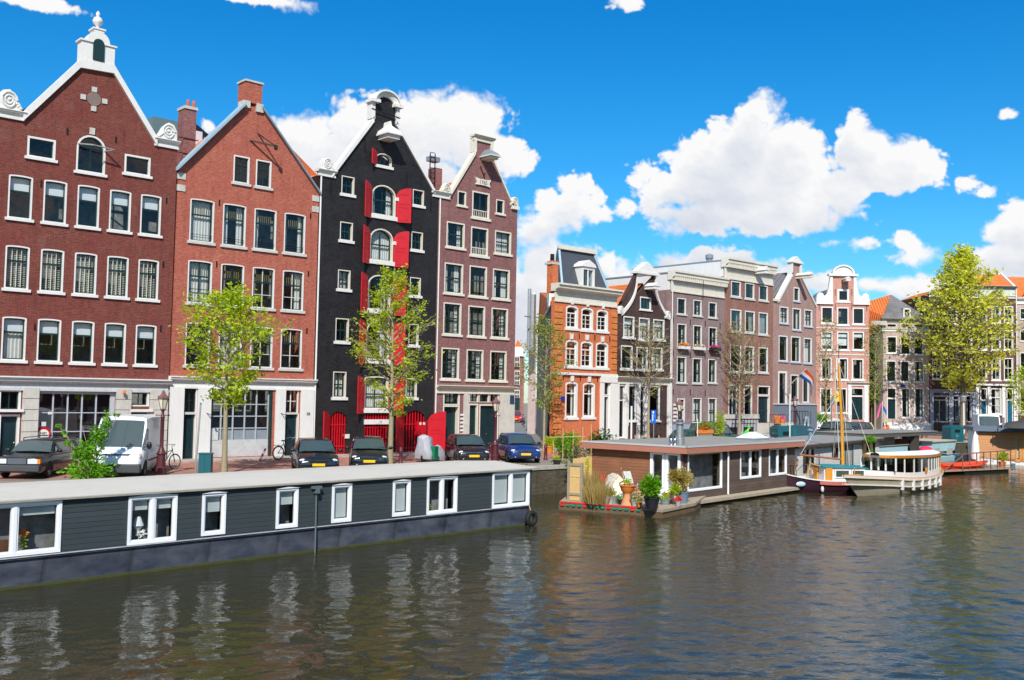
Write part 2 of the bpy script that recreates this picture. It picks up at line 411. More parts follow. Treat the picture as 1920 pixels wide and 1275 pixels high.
    def gable_roof(s, peak, mat=None, y0=.3, um=None, over=0, name='roof'):
        u0, u1, e, d = s.u0, s.u1, s.eave, s.depth; um = um or (u0+u1)/2
        mb = MB().add([(u0, y0, e), (um, y0, peak), (u1, y0, e), (u0, d, e), (um, d, peak), (u1, d, e)],
                      [(0, 1, 4, 3), (1, 2, 5, 4), (3, 4, 5)])
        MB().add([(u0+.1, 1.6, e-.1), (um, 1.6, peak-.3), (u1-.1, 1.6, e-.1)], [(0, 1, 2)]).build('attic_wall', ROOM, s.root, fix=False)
        return mb.build(name, mat or PTILE, s.root)
    def flat_roof(s, mat=None, name='roof', z=None):
        z = z or s.eave
        return MB().box(s.u0, s.u1, .2, s.depth, z-.1, z).build(name, mat or LEAD, s.root)
    def coping(s, pts, h, y0, y1, mat, name='coping'):
        """a band that follows a polyline; h is its height under the line"""
        mb = MB(); sec = [[(a, y0, b), (a, y1, b), (a, y1, b-h), (a, y0, b-h)] for a, b in pts]
        mb.loft(sec, None, close=True); return mb.build(name, mat, s.root)
    def box(s, name, u0, u1, w0, w1, y0, y1, mat, parent=None):
        return MB().box(u0, u1, y0, y1, w0, w1).build(name, mat, parent or s.root)
    def cornice(s, u0, u1, wb, wt, mat, proj=.45, dent=0, name='cornice', fb=None):
        """frieze, bed mould, projecting top with a soffit; blocks under it when dent > 0"""
        h = wt-wb; mb = MB()
        fb = fb if fb is not None else h*.55
        mb.box(u0, u1, -.04, .05, wb, wb+fb)
        mb.box(u0-.03, u1+.03, -.09, .05, wb-.06, wb+.05)
        prof = [(-.04, wb+fb), (-.12, wb+fb), (-.14, wb+fb+h*.1), (-proj*.8, wb+fb+h*.18), (-proj*.8, wt-h*.12), (-proj, wt-h*.1), (-proj, wt), (.3, wt), (.3, wb+fb)]
        mb.prism(prof, u0-.08, u1+.08, axis='x')
        if dent:
            k = int((u1-u0)/dent)
            for i in range(k+1):
                x = u0+.1+(u1-u0-.2)*i/k; mb.box(x-dent*.25, x+dent*.25, -proj*.75, -.1, wb+fb+h*.0-.04, wb+fb+h*.17)
        return mb.build(name, mat, s.root)
    def anchors(s, pts, l=.5):
        for u, w in pts:
            MB().box(u-.03, u+.03, -.035, 0, w-l/2, w+l/2).build('wall_anchor', IRON, s.root)
def volute(s, u, w, sx, size, mat, name='scroll'):
    """carved scroll block on the shoulder of a gable"""
    mb = MB(); z = size
    mb.prism([(u-sx*z*.5, w), (u+sx*z*.55, w), (u+sx*z*.55, w+z*.2), (u+sx*z*.25, w+z*.75), (u, w+z*.98), (u-sx*z*.3, w+z*.9), (u-sx*z*.5, w+z*.55)], -.12, .22)
    for r0, t in ((.36, .055), (.2, .05)):
        pts = [(u-sx*z*.02+z*r0*math.cos(a*.5)*(1-a*.02), -.14, w+z*.5+z*r0*math.sin(a*.5)) for a in range(13)]
        mb.tube(pts, z*t, 6)
    mb.ell((u, -.14, w+z*.5), (z*.09, .07, z*.09), 8, 6)
    for k in range(4):
        mb.ell((u+sx*z*(.2+.1*k), -.1, w+z*(.42-.09*k)), (z*.1, .08, z*.08), 8, 5)
    return mb.build(name, mat, s.root, smooth=50)
# ================================================================ the four tall warehouses on the near quay
FY = 48.
# ---- dark red warehouse ----
BR1 = brick('dark_red_brick', (.155, .032, .022), (.235, .055, .036), (.17, .11, .09), (.19, .038, .034), .65)
h = House('brick_warehouse', 'dark red brick warehouse with white scrolled gable and rows of five windows', 12.35, FY, cat='warehouse', group='old warehouses on the quay')
X = 12.35
cols = [(13.05-X+1.5*i, 14.07-X+1.5*i) for i in range(5)]
for k, c in enumerate(cols):
    h.window(*[c[0], 12.38-1.4, c[1], 14.47-1.4], rise=.06, transom=.36, blind=.36, sill=.13, cw=.065)
    h.window(c[0], 9.19-1.4, c[1], 11.27-1.4, rise=.06, transom=.34, up=(4, 1), lo=(4, 1), mun=CREAM, bs=.010, venetian=True, sill=.13, cw=.065)
    h.window(c[0], 5.98-1.4, c[1], 8.06-1.4, rise=.06, transom=.34, blind=.33, sill=.13, cw=.065, curtain=('full', 1) if k == 0 else None)
h.window(*h.Lr(52, 254, 103, 306), transom=None, sill=.13)
h.window(*h.Lr(234, 288, 281, 336), transom=None, sill=.13)
aw = h.Lr(145, 249, 196, 333); h.window(*aw, rise=.62, transom=.3, up=(2, 1), lo=(2, 1), sill=.13, cw=.08)
# ground floor openings
gd = [h.Lr(70, 733, 213, 850), h.Lr(-2, 730, 38, 770), h.Lr(-2, 777, 34, 855), h.Lr(243, 733, 279, 762), h.Lr(243, 770, 277, 858)]
big = (gd[0][0], .05, gd[0][2], gd[0][3])
h.holes.append(outl(*big))
g = MB(); u0, w0, u1, w1 = big; GREYP = pm('grey_painted_timber', (.42, .45, .50), .5, .08)
g.ring(outl(u0, w0, u1, w1), outl(u0+.1, w0+.1, u1-.22, w1-.12), .1, .22)
for i in range(1, 5): x = u0+.1+(u1-u0-.32)*i/5; g.box(x-.03, x+.03, .12, .2, w0, w1)
for j in range(1, 4): z = w1-.12-(.87)*j; g.box(u0, u1-.2, .125, .195, z-.02, z+.02)
fr = g.build('shop_window', GREYP, h.root)
MB().add([(u0, .17, w0), (u1, .17, w0), (u1, .17, w1), (u0, .17, w1)], [(0, 1, 2, 3)]).build('pane', glass('smoky_glass', (.30, .30, .33), .14), fr, fix=False)
MB().box(u0, u1, .5, .52, w0, w1).build('screen', pm('grey_inner_screen', (.20, .20, .215), .8, .06), fr)
# no-parking disc on the shop window
px, pz = h.L(82.5, 815); q = MB(); q.lathe([(0, 0), (.34, 0), (.34, .02), (0, .02)], n=28); q2 = q.build('sign_rim', REDP, fr); q2.location = (px, .09, pz); q2.rotation_euler = (math.pi/2, 0, 0)
q = MB().lathe([(0, .021), (.24, .021), (.24, .03), (0, .03)], n=28).build('sign_face', WHITE, fr); q.location = (px, .09, pz); q.rotation_euler = (math.pi/2, 0, 0)
text_mesh('sign_text', 'NIET', .13, BLACKP, fr, (px, .055, pz+.06)); text_mesh('sign_text', 'PARKEREN', .085, BLACKP, fr, (px, .055, pz-.04))
MB().box(px-.12, px+.1, .1, .11, pz+.38, pz+.58).build('notice', pm('paper', (.6, .6, .6)), fr)
MB().box(px+.16, px+.36, .1, .11, pz+.92, pz+1.04).build('notice', pm('paper', (.6, .6, .6)), fr)
for r in (gd[1], gd[3]): h.window(r[0], r[1], r[2], r[3], transom=None, lo=(2, 1), sill=0, part='fanlight')
DOORD = pm('dark_green_door', (.010, .028, .034), .25, .25, 2)
def door(h, u0, w0, u1, w1, mat=DOORD, frame=WHITE, panels=2, fw=.09, knob=True, dbl=False, glazed=False, rec=.18):
    h.holes.append(outl(u0, w0, u1, w1)); m = MB(); m.ring(outl(u0, w0, u1, w1), outl(u0+fw, w0, u1-fw, w1-fw), -.01, rec+.08)
    fr = m.build('door_frame', frame, h.root)
    leaves = [(u0+fw, u1-fw)] if not dbl else [(u0+fw, (u0+u1)/2-.02), ((u0+u1)/2+.02, u1-fw)]
    for a, b in leaves:
        d = MB(); z0, z1 = w0+.02, w1-fw; d.box(a, b, rec, rec+.05, z0, z1)
        n = panels
        for k in range(n):
            p0 = z0+.12+(z1-z0-.12)*k/n; p1 = z0+(z1-z0-.12)*(k+1)/n
            if glazed and k == n-1: continue
            d.ring(outl(a+.12, p0, b-.12, p1), outl(a+.17, p0+.05, b-.17, p1-.05), rec-.025, rec+.01)
        dd = d.build('door', mat, h.root); 
        if knob: MB().ell(((b-.08), rec-.05, w0+1.0), (.035, .04, .035), 8, 6).build('knob', pm('brass', (.6, .42, .12), .3, .1, metal=.9), dd)
        if glazed: MB().box(a+.13, b-.13, rec-.006, rec, z0+(z1-z0)*.55, z1-.15).build('door_pane', GLASSB, dd)
    return fr
door(h, gd[2][0], .02, gd[2][2], gd[2][3], panels=1); door(h, gd[4][0], .02, gd[4][2], gd[4][3], panels=2)
sh = 17.33-1.4
ol = [(0, 0), (8.5, 0), (8.5, sh-.1), (7.35, sh-.1)]
apex = [h.L(292, 258), h.L(212, 127), h.L(150, 116), h.L(46, 205)]
ol = [(0, 0), (8.45, 0), (8.45, sh-.12), (apex[0][0], sh-.12), apex[1], apex[2], (apex[3][0], sh-.12), (0, sh-.12)]
h.wall(ol, BR1, depth=11, eave=sh-.6, body=True)
h.gable_roof(19.6-1.4, PTILE, um=4.25)
a1, a2 = apex[1], apex[2]
h.coping([(1.15, sh+.02), (a2[0], a2[1]+.12), (a1[0], a1[1]+.12), (7.35, sh+.02)], .42, -.16, .36, WHITE)
h.cornice(-.05, 1.2, sh-.32, sh+.02, WHITE, .22, name='shoulder'); h.cornice(7.28, 8.45, sh-.32, sh+.02, WHITE, .22, name='shoulder')
volute(h, .55, sh+.0, 1, .95, WHITE); volute(h, 7.9, sh+.0, -1, .9, WHITE)
# white cupola piece with a blind arch and a ball on top
uc = (a1[0]+a2[0])/2; zc = a2[1]+.1; cu = MB()
cu.box(uc-.78, uc+.78, -.14, .4, zc, zc+.92); cu.box(uc-.86, uc+.86, -.2, .46, zc+.92, zc+1.0)
prof = [(uc-.52, zc+.95)]+[(uc-.52*math.cos(t), zc+1.02+.5*math.sin(t)) for t in np.linspace(0, math.pi, 13)]+[(uc+.52, zc+.95)]
cu.prism(prof, -.18, .42)
cu.box(uc-.24, uc+.24, -.16, .38, zc+1.5, zc+1.6); cu.box(uc-.3, uc+.3, -.2, .42, zc+1.6, zc+1.68)
cu.lathe([(.12, 0), (.07, .1), (.09, .16), (.22, .3), (.24, .42), (.17, .56), (.06, .62), (.1, .7), (.09, .8), (0, .92)], (uc, .1, zc+1.68), 14)
cu = cu.build('gable_crown', WHITE, h.root, smooth=40)
MB().prism(outl(uc-.26, zc+.12, uc+.26, zc+1.15, .26), -.21, -.17).build('niche', DKGREEN, cu)
# round blind window with four stone blocks
ox, oz = h.L(176, 186); m = MB().lathe([(0, 0), (.33, 0), (.33, .03), (0, .03)], n=24).build('oculus', pm('oculus_render', (.20, .15, .13), .8, .2), h.root); m.location = (ox, -.005, oz); m.rotation_euler = (math.pi/2, 0, 0)
for dx, dz in ((0, .46), (0, -.46), (.5, 0), (-.5, 0)): h.box('stone_block', ox+dx-.12, ox+dx+.12, oz+dz-.12, oz+dz+.12, -.05, .05, STONE, m.parent)
ax = (aw[0]+aw[2])/2; h.box('stone_block', ax-.12, ax+.12, aw[3]+.04, aw[3]+.36, -.06, .05, STONE)
hb = MB(); hb.bar((ax-.05, -.5, aw[3]-.55), (ax+.9, -.55, aw[3]-.62), .05); hb.bar((ax-.62, -.02, aw[3]-.5), (ax-.05, -.5, aw[3]-.55), .06); hb.bar((ax+.62, -.02, aw[3]-.65), (ax+.9, -.55, aw[3]-.62), .05)
hb.build('hoist_bracket', pm('weathered_iron', (.22, .22, .21), .6), h.root)
zb = 5.24-1.4
h.cornice(0, 8.42, zb-.42, zb+.1, pm('grey_cornice_paint', (.52, .53, .54), .6, .1, dirt=.3), .3)
h.box('cornice_cap', -.02, 8.46, zb+.1, zb+.16, -.34, 0, WHITE)
for r in ((40, 70), (215, 243), (279, 312)):
    a = h.L(r[0], 790)[0]; b = min(8.43, h.L(r[1], 790)[0]); m = MB()
    for k in range(7): m.box(a, b, -.13, 0, .02+k*.5, .02+k*.5+.475)
    m.build('pilaster', STONE, h.root)
for r in ((-4, 40), (243, 282)):
    a, z = h.L(r[0], 768); b = h.L(r[1], 768)[0]; h.box('door_hood', a, b+.05, z-.1, z+.02, -.22, 0, WHITE)
m = MB(); lu, lz = h.L(228, 735); m.lathe([(.03, 0), (.08, .05), (.08, .16), (0, .2)], (lu, -.3, lz-.1), 10); m.build('alarm_lamp', pm('orange_plastic', (.75, .22, .05)), h.root)
h.anchors([h.L(126, 246), h.L(217, 262), h.L(77, 344), h.L(312, 376), h.L(306, 496), h.L(301, 616), h.L(65, 613)], .3)
m = MB().tube([(8.36, -.06, .1), (8.36, -.06, 3.3)], .045, 6).build('drainpipe', STEEL, h.root)

# ---- orange-red warehouse ----
BR2 = brick('orange_red_brick', (.36, .080, .045), (.48, .125, .072), (.38, .20, .15), (.40, .10, .075), .6)
h = House('brick_warehouse', 'orange red brick warehouse with plain pointed gable and white ground floor', 20.85, FY, cat='warehouse', group='old warehouses on the quay'); X = 20.85
def span(p0, p1, n, wpx=None):
    """n equal bays between the left casing of the first and the right casing of the last"""
    return p0, p1, n
c0 = h.L(355.7, 415)[0]; c0b = h.L(401, 415)[0]; cN = h.L(572, 440)[0]; wd = c0b-c0; pitch = (cN-wd-c0)/3
rows = [(h.L(355.7, 370.3)[1], h.L(349, 455)[1]), (h.L(350.8, 486)[1], h.L(344.5, 571)[1]), (h.L(346.6, 603.5)[1], h.L(340, 689)[1])]
CONC = pm('weathered_sill', (.55, .54, .50), .7, .12, dirt=.3)
for k in range(4):
    for j, (t, b) in enumerate(rows):
        fr = h.window(c0+pitch*k, b, c0+pitch*k+wd, t, rise=.06, transom=.36, up=(1, 1) if j < 1 else (2, 1), lo=(1, 1) if j == 0 else (2, 2), mun=CONC if j and k > 1 else DKGREEN, cw=.06, sill=.14, sillm=CONC,
                 curtain=[('full', 1), ('both', .3), ('left', .25), ('both', .22)][k] if j == 0 else [None, ('full', 1), None, None][k] if j == 2 else [('full', 1), None, None, ('right', .3)][k])
        if j != 1:
            rb = MB(); 
            for z in (.22, .34): rb.box(c0+pitch*k+.05, c0+pitch*k+wd-.05, .02, .04, b+.14+z, b+.16+z)
            rb.build('window_rail', IRON, fr)
        yb = MB(); uu = c0+pitch*k
        for q in range(9): yb.box(uu+.12+q*(wd-.24)/9, uu+.15+q*(wd-.24)/9, .21, .215, t-.72, t-.35)
        yb.build('net_curtain', pm('ochre_net', (.30, .26, .12), .8), fr)
for r in ((438.5, 290, 466.5, 350.5), (480.5, 298.3, 507.5, 358)): h.window(*h.Lr(*r), transom=.3, up=(2, 1), lo=(2, 2), cw=.07, sill=.14, sillm=CONC)
zc = 5.5-1.4; u = lambda x, y=790: h.L(x, y)[0]
u0, u1 = u(393.5), u(510); big = (u0, .1, u1, zc-.42); h.holes.append(outl(*big))
g = MB(); GRY = pm('zinc_glazing_bars', (.40, .43, .46), .45, .1)
w0, w1 = .95, zc-.42
g.box(u0+.02, u0+.07, .12, .2, w0, w1); g.box(u1-.2, u1-.15, .12, .2, w0, w1)
for i in range(1, 5): x = u0+(u1-u0-.2)*i/5; g.box(x-.03, x+.03, .12, .2, w0, w1)
for j in range(4): z = w0+.62*j; g.box(u0, u1-.2, .125, .195, z-.025, z+.025)
fr = g.build('shop_window', GRY, h.root)
MB().add([(u0, .17, w0), (u1, .17, w0), (u1, .17, w1), (u0, .17, w1)], [(0, 1, 2, 3)]).build('pane', GLASS, fr, fix=False)
MB().box(u0, u1-.15, .1, .2, .1, w0).build('plinth_panel', pm('concrete_panel', (.50, .50, .50), .8, .14, 1.5, dirt=.4), h.root)
MB().box(u0+.02, u1-.22, .2, .21, w0, w0+.62).build('frosted_pane', pm('frosted_glass', (.36, .40, .46), .5, .2, 2), fr)
MB().box(u1-.14, u1-.02, -.02, .24, .05, w1).build('jamb', DKGREEN, h.root)
MB().box(u0+.03, u0+.52, .08, .1, w0+.02, w0+.6).build('notice_board', pm('poster_paper', (.55, .56, .56), .7, .35, 9), fr)
door(h, u(342), .05, u(368), h.L(355, 775)[1], panels=1, fw=.05, knob=False); h.window(u(342), h.L(355, 775)[1]+.02, u(368), zc-.45, transom=None, lo=(2, 2), sill=0, cw=.05, part='fanlight')
door(h, u(533), .05, u(560), h.L(547, 775)[1], panels=2, fw=.05); h.window(u(533), h.L(547, 775)[1]+.02, u(558), zc-.45, transom=None, lo=(2, 2), sill=0, cw=.04, part='fanlight', mun=WHITE)
sh = 16.05-1.4; pk = 20.15-1.4; UM = 4.0
tl, tr = h.L(458, 196), h.L(489, 203)
ol = [(0, 0), (8.17, 0), (8.17, sh), (tr[0], tr[1]), (tl[0], tl[1]), (.05, sh)]
h.wall(ol, BR2, depth=11, eave=sh-.3)
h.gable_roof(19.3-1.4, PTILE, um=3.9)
ZN = pm('zinc_verge', (.30, .42, .50), .45, .12)
h.coping([(-.1, sh+.0), (tl[0]-.02, tl[1]+.1)], .16, -.3, .36, ZN, 'verge'); h.coping([(tr[0]+.02, tr[1]+.1), (8.2, sh-.02)], .14, -.2, .36, LEAD, 'verge')
# chimney block on the point
ch = MB(); x0, x1 = tl[0], tr[0]; ch.box(x0, x1, -.1, .75, tl[1]+.15, tl[1]+1.25); c = ch.build('chimney', BR2, h.root)
MB().box(x0-.06, x1+.06, -.16, .81, tl[1]+1.25, tl[1]+1.35).build('cap', STONE, c)
MB().box(x0-.1, x0+.3, -.12, .5, tl[1]-.15, tl[1]+.22).build('stone_block', STONE, c); MB().box(x1-.3, x1+.1, -.12, .5, tl[1]-.25, tl[1]+.2).build('stone_block', STONE, c)
# parapet blocks at the shoulders, hoist, cornice and white pillars
for a in (0.0, 7.75):
    for z in (sh-.55, sh-1.15): h.box('stone_block', a, a+.42, z, z+.32, -.04, .05, STONE)
hz = h.L(480, 262); m = MB(); m.bar((hz[0]-.35, 0, hz[1]-.1), (hz[0]+.75, -.8, hz[1]-.35), .07); m.bar((hz[0]+.1, 0, hz[1]+.35), (hz[0]+.75, -.8, hz[1]-.35), .06); m.lathe([(0, -.18), (.1, -.1), (.1, .08), (0, .14)], (hz[0]+.75, -.8, hz[1]-.4), 8); m.build('hoist_beam', IRON, h.root)
h.cornice(-.0, 8.2, zc-.45, zc+.1, PLAS, .3)
for a, b in ((0.0, u(342)), (u(369), u(393)), (u(515), u(532.5)), (u(562), 8.17)):
    m = MB().box(a, b, -.14, .0, .04, zc-.45); m.build('pillar', PLAS, h.root)
num = text_mesh('house_number', '58', .22, BLACKP, h.root, (u(575), -.15, h.L(575, 776)[1]))
for a in (u(385), u(524)):
    m = MB(); m.bar((a, -.14, 2.35), (a+.1, -.5, 2.25), .03); m.lathe([(.02, 0), (.07, -.08), (.05, -.12)], (a+.1, -.5, 2.25), 8); m.build('wall_lamp', IRON, h.root)
h.anchors([h.L(411, 380), h.L(582, 405), h.L(406, 495), h.L(578, 513), h.L(575, 620)], .3)
# rear roof whose tiles show to the right of the gable
m = MB(); P = [onY(519, 250, 50.), onY(595, 328, 52.), onY(600, 372, 49.), onY(560, 330, 48.6)]; P = [p-h.O for p in P]
m.add(P, [(0, 1, 2, 3)]); ro = m.build('rear_roof', PTILE, h.root, fix=False)
p = onY(589, 335, 50.2)-h.O; MB().box(p.x-.25, p.x+.3, p.y-.2, p.y+.2, p.z-.4, p.z+.1).build('rooflight', WHITE, ro)

# ---- black warehouse with red shutters ----
BR3 = brick('black_painted_brick', (.009, .009, .011), (.026, .024, .026), (.016, .015, .016), (.032, .029, .031), .6, rough=.5)
h = House('brick_warehouse', 'black brick warehouse with red shutters and a white rounded gable top', 29.05, FY, cat='warehouse', group='old warehouses on the quay')
for i, r in enumerate([(640.8, 328.6, 663.5, 371.3), (638, 414.8, 660.6, 457.5), (634, 505, 656, 548.4), (629.6, 596, 653, 646), (624.9, 696.5, 648, 750.4), (774.2, 354.2, 794.2, 391.6), (771.6, 433.5, 792, 474.8), (768.9, 519.2, 788, 560), (766.7, 607, 784, 652.5), (761, 709, 780.8, 750.4)]):
    h.window(*h.Lr(*r), transom=.5, up=(2, 1), lo=(2, 1), cw=.05, sill=.16, recess=.18, casing=CREAM, sillm=WHITE, curtain=('full', 1) if i in (2, 4, 9) else None)
cc = [(697.5, 343, 741, 415, .62), (694, 425.5, 736, 499, .62), (690, 513, 731, 590, .62), (687, 600, 729, 683, .62), (683.5, 705, 727, 774, .12)]
def shutter(h, uh, side, w0, w1, rise, wid=.85, ang=30, mat=REDP, name='shutter', lines=True):
    a = R(ang); dx = side*math.cos(a); dy = -math.sin(a); e = MB()
    n = 6; pts = []
    # arch rises towards the hinge side that met the window's middle: the outer edge is low
    for i in range(n+1):
        t = i/n; top = w1-rise+(rise*math.sqrt(max(0, 1-(1-t)**2)) if rise > .2 else rise*t)
        pts.append((t*wid, top))
    pts = [(0, w0), ]+[(t, z) for t, z in pts[::1]]+[(wid, w0)]
    poly = [(0, w0), (wid, w0)]+[(wid*(1-i/n), w1-rise+rise*math.sqrt(max(0, 1-((1-(i/n)) if True else 0)**2))*1.0) for i in range(n+1)]
    poly = [(0, w0), (wid, w0), ]+[(wid*(1-i/n), w1-rise+rise*math.sqrt(max(0, 1-(i/n)**2))) for i in range(n+1)]
    nrm = Vector((-dy, dx, 0)) if side > 0 else Vector((dy, -dx, 0))
    P = lambda t, z, k: (uh+dx*t+nrm.x*k, -.05+dy*t+nrm.y*k, z)
    m = MB(); L_ = len(poly)
    m.add([P(t, z, 0) for t, z in poly]+[P(t, z, .05) for t, z in poly], [(i, (i+1) % L_, L_+(i+1) % L_, L_+i) for i in range(L_)]+[tuple(range(L_)), tuple(range(L_, 2*L_))])
    for k in (-.02, .07):
        for z0, z1 in ((w0+.14, w0+(w1-w0)*.45), (w0+(w1-w0)*.52, w1-rise*.6-.1)):
            q = [(.14, z0), (wid-.14, z0), (wid-.14, z1), (.14, z1)]; q2 = [(.19, z0+.05), (wid-.19, z0+.05), (wid-.19, z1-.05), (.19, z1-.05)]
            o = len(m.v); m.add([P(t, z, k) for t, z in q+q2], [(j, (j+1) % 4, 4+(j+1) % 4, 4+j) for j in range(4)])
    o = m.build(name, mat, h.root)
    hg = MB()
    for z in (w0+.25, w1-rise*.8-.15): hg.bar(P(-.08, z, .03), P(.4, z, .06), .05, .03)
    hg.build('hinge', mat, o); return o
for i, (x0, y0, x1, y1, rs) in enumerate(cc):
    r = h.Lr(x0, y0, x1, y1)
    h.window(*r, rise=rs, transom=.55 if i == 4 else .5, up=(2, 1), lo=(2, 1), cw=.07, sill=.24, recess=.2, casing=CREAM, sillm=WHITE, curtain=('full', 1) if i in (1, 4) else ('both', .25))
    w0 = r[1]-.05; shutter(h, r[0]+.02, -1, w0, r[3], .45, .85); shutter(h, r[2]+.02, 1, w0, r[3]-.0, .45, .9, 26)
    ub = r[2]+.03; zb = (r[1]+r[3])/2+.3; h.box('hook_stone', ub-.05, ub+.22, zb-.1, zb+.1, -.12, .02, WHITE)
r = h.Lr(705.4, 285, 734, 319); h.window(*r, rise=.3, transom=None, lo=(3, 1), cw=.05, sill=.16, casing=CREAM, sillm=WHITE, recess=.2)
shutter(h, r[0]+.05, -1, r[1]+.1, r[3]+.1, .15, .62)
# ground floor: barred arches in red
u = lambda x, y=800: h.L(x, y)[0]
def bars(h, u0, u1, w0, w1, rise, n, horiz, name='gate'):
    h.holes.append(outl(u0, w0, u1, w1, rise)); m = MB()
    for i in range(n):
        x = u0+.06+(u1-u0-.12)*i/(n-1); c = (u0+u1)/2; a = (u1-u0)/2; t = w1-rise+rise*math.sqrt(max(0, 1-((x-c)/a)**2)) if rise else w1
        m.box(x-.035, x+.035, .06, .11, w0, t)
    for z in horiz: m.box(u0, u1, .04, .12, z-.035, z+.035)
    o = m.build(name, REDP, h.root)
    MB().box(u0-.1, u1+.1, .5, .52, w0, w1).build('dark_back', pm('dark_timber', (.07, .008, .01), .6, .3), o); return o
bars(h, u(618), u(649), .05, h.L(634, 772)[1], .5, 7, (.5, 1.7, 2.5))
shutter(h, u(618), -1, .1, h.L(605, 770)[1], .55, .85, 35, name='door_leaf'); 
bars(h, u(683.5), u(727), .05, h.L(705, 775.5)[1], 0, 9, (.9, 1.55), 'barred_window'); z = h.L(705, 791)[1]; h.box('stone_lintel', u(682), u(728), z-.14, z+.14, -.08, .1, WHITE)
bars(h, u(757), u(797), .05, h.L(777, 770)[1], .55, 8, (.3, 1.7))
shutter(h, u(757), -1, .1, h.L(745, 770)[1], .5, .9, 25, name='door_leaf'); shutter(h, u(801), 1, .1, h.L(817, 771)[1], .55, 1.1, 28, name='door_leaf')
mb = MB(); a, b = u(779), u(796); z0, z1 = h.L(787, 817)[1], h.L(787, 790)[1]; mb.box(a, b, -.2, 0, z0, z1); mx = mb.build('mailbox', REDP, h.root)
for k in (.3, .7): MB().box(a+(b-a)*k-.07, a+(b-a)*k+.07, -.215, -.2, z1-.2, z1-.06).build('nameplate', WHITE, mx)
h.box('number_plate', u(647), u(655), h.L(650, 822)[1], h.L(650, 814)[1], -.05, 0, CREAM)
sh = 17.35-1.4; t1, t2 = h.L(699, 238), h.L(742, 240); nk = h.L(704, 205)[1]
uc = (t1[0]+t2[0])/2; nw = .78; nz = h.L(720, 225)[1]
xl, xr = uc-nw, uc+nw; zt = h.L(720, 178)[1]-.5
arc = [(uc+nw*.82*math.cos(t), zt+.35*math.sin(t)) for t in np.linspace(0, math.pi, 11)]
ol = [(0, 0), (8.4, 0), (8.4, sh), (8.3, sh), (xr, nz), (xr, zt)]+arc+[(xl, zt), (xl, nz), (.85, sh), (0, sh)]
h.wall(ol, BR3, depth=6, eave=sh-.3); h.gable_roof(sh+1.6, PTILE, um=uc)
h.coping([(.75, sh+.0), (xl-.02, nz+.06)], .34, -.14, .36, WHITE); h.coping([(xr+.02, nz+.06), (8.05, sh+.05)], .26, -.14, .36, WHITE)
MB().box(xl-.22, xl+.02, -.14, .36, nz-.1, zt).build('neck_side', WHITE, h.root); MB().box(xr-.02, xr+.2, -.14, .36, nz-.1, zt).build('neck_side', WHITE, h.root)
m = MB(); o_ = []; i_ = []
pts_o = [(uc+(nw+.02)*math.cos(t), zt+.02+.62*math.sin(t)) for t in np.linspace(0, math.pi, 15)]; pts_i = [(uc+(nw-.24)*math.cos(t), zt-.02+.38*math.sin(t)) for t in np.linspace(0, math.pi, 15)]
secs = [[(a[0], -.3, a[1]), (a[0], .4, a[1]), (b[0], .4, b[1]), (b[0], -.14, b[1])] for a, b in zip(pts_o, pts_i)]; m.loft(secs, None, close=True)
m.box(xl-.34, xl+.26, -.34, .42, zt-.12, zt+.06); m.box(xr-.26, xr+.34, -.34, .42, zt-.12, zt+.06)
pts_o2 = [(uc+(nw+.1)*math.cos(t), zt+.04+.7*math.sin(t)) for t in np.linspace(.12, math.pi-.12, 15)]
m.loft([[(a[0], -.38, a[1]), (a[0], .44, a[1]), (a[0]*.97+uc*.03, .44, a[1]-.1), (a[0]*.97+uc*.03, -.38, a[1]-.1)] for a in pts_o2], None, close=True)
m.build('gable_crown', WHITE, h.root)
h.cornice(-.1, .95, sh-.3, sh+.02, WHITE, .22, name='shoulder'); volute(h, .42, sh+.02, 1, .72, WHITE)
h.cornice(7.95, 9.25, sh-.3, sh+.02, WHITE, .22, name='shoulder'); volute(h, 8.95, sh+.02, -1, .62, CREAM)
m = MB(); hx, hz_ = h.L(720, 262); 
m.box(hx-.42, hx+.42, -1.0, 0, hz_-.1, hz_+.12); m.box(hx-.56, hx+.56, -1.15, 0, hz_+.12, hz_+.2)
m.loft([[(hx-w_, -1.1+f*.6, z), (hx+w_, -1.1+f*.6, z), (hx+w_, 0, z), (hx-w_, 0, z)] for w_, f, z in ((.54, 0, hz_+.2), (.44, .1, hz_+.42), (.2, .5, hz_+.6), (.07, .7, hz_+.72), (.02, .75, hz_+1.0))], None, close=True)
m.build('hoist_hood', WHITE, h.root)
m = MB(); m.bar((xl-.25, -.16, zt-.52), (xr+.25, -.16, zt-.7), .04); m.build('tie_rod', IRON, h.root)
h.anchors([h.L(620, 352), h.L(684, 272), h.L(700, 290), h.L(763, 335), h.L(808, 385)], .8)
m = MB().tube([(.06, -.06, .1), (.06, -.06, sh-.4)], .05, 6).build('drainpipe', PLAS, h.root)

# ---- purple-brown warehouse dated on a plaque ----
BR4 = brick('purple_brown_brick', (.20, .075, .072), (.28, .115, .105), (.26, .17, .15), (.22, .10, .11), .5)
h = House('brick_warehouse', 'narrow purple brown brick warehouse with a date plaque and three windows per floor', 37.52, FY, cat='warehouse', group='old warehouses on the quay')
K4 = dict(casing=CREAM, sill=.14, cw=.08, recess=.14, curtain='rand', transom=.48, up=(3, 2), lo=(3, 3), bs=.014)
h.wins([(833.8, 491.5, 867.4, 555.8), (880.6, 497, 912, 561.4), (924.4, 503, 954.7, 565.7)], **{**K4, 'up': (2, 1), 'lo': (2, 1)})
h.wins([(831.8, 566.3, 864, 632.2), (878.3, 572.3, 908.6, 635.5), (921.8, 576.5, 951.5, 638)], **K4)
h.wins([(827.9, 651.3, 860, 715), (875, 654.6, 905.3, 716.6), (919.2, 657.3, 948.8, 718)], **K4)
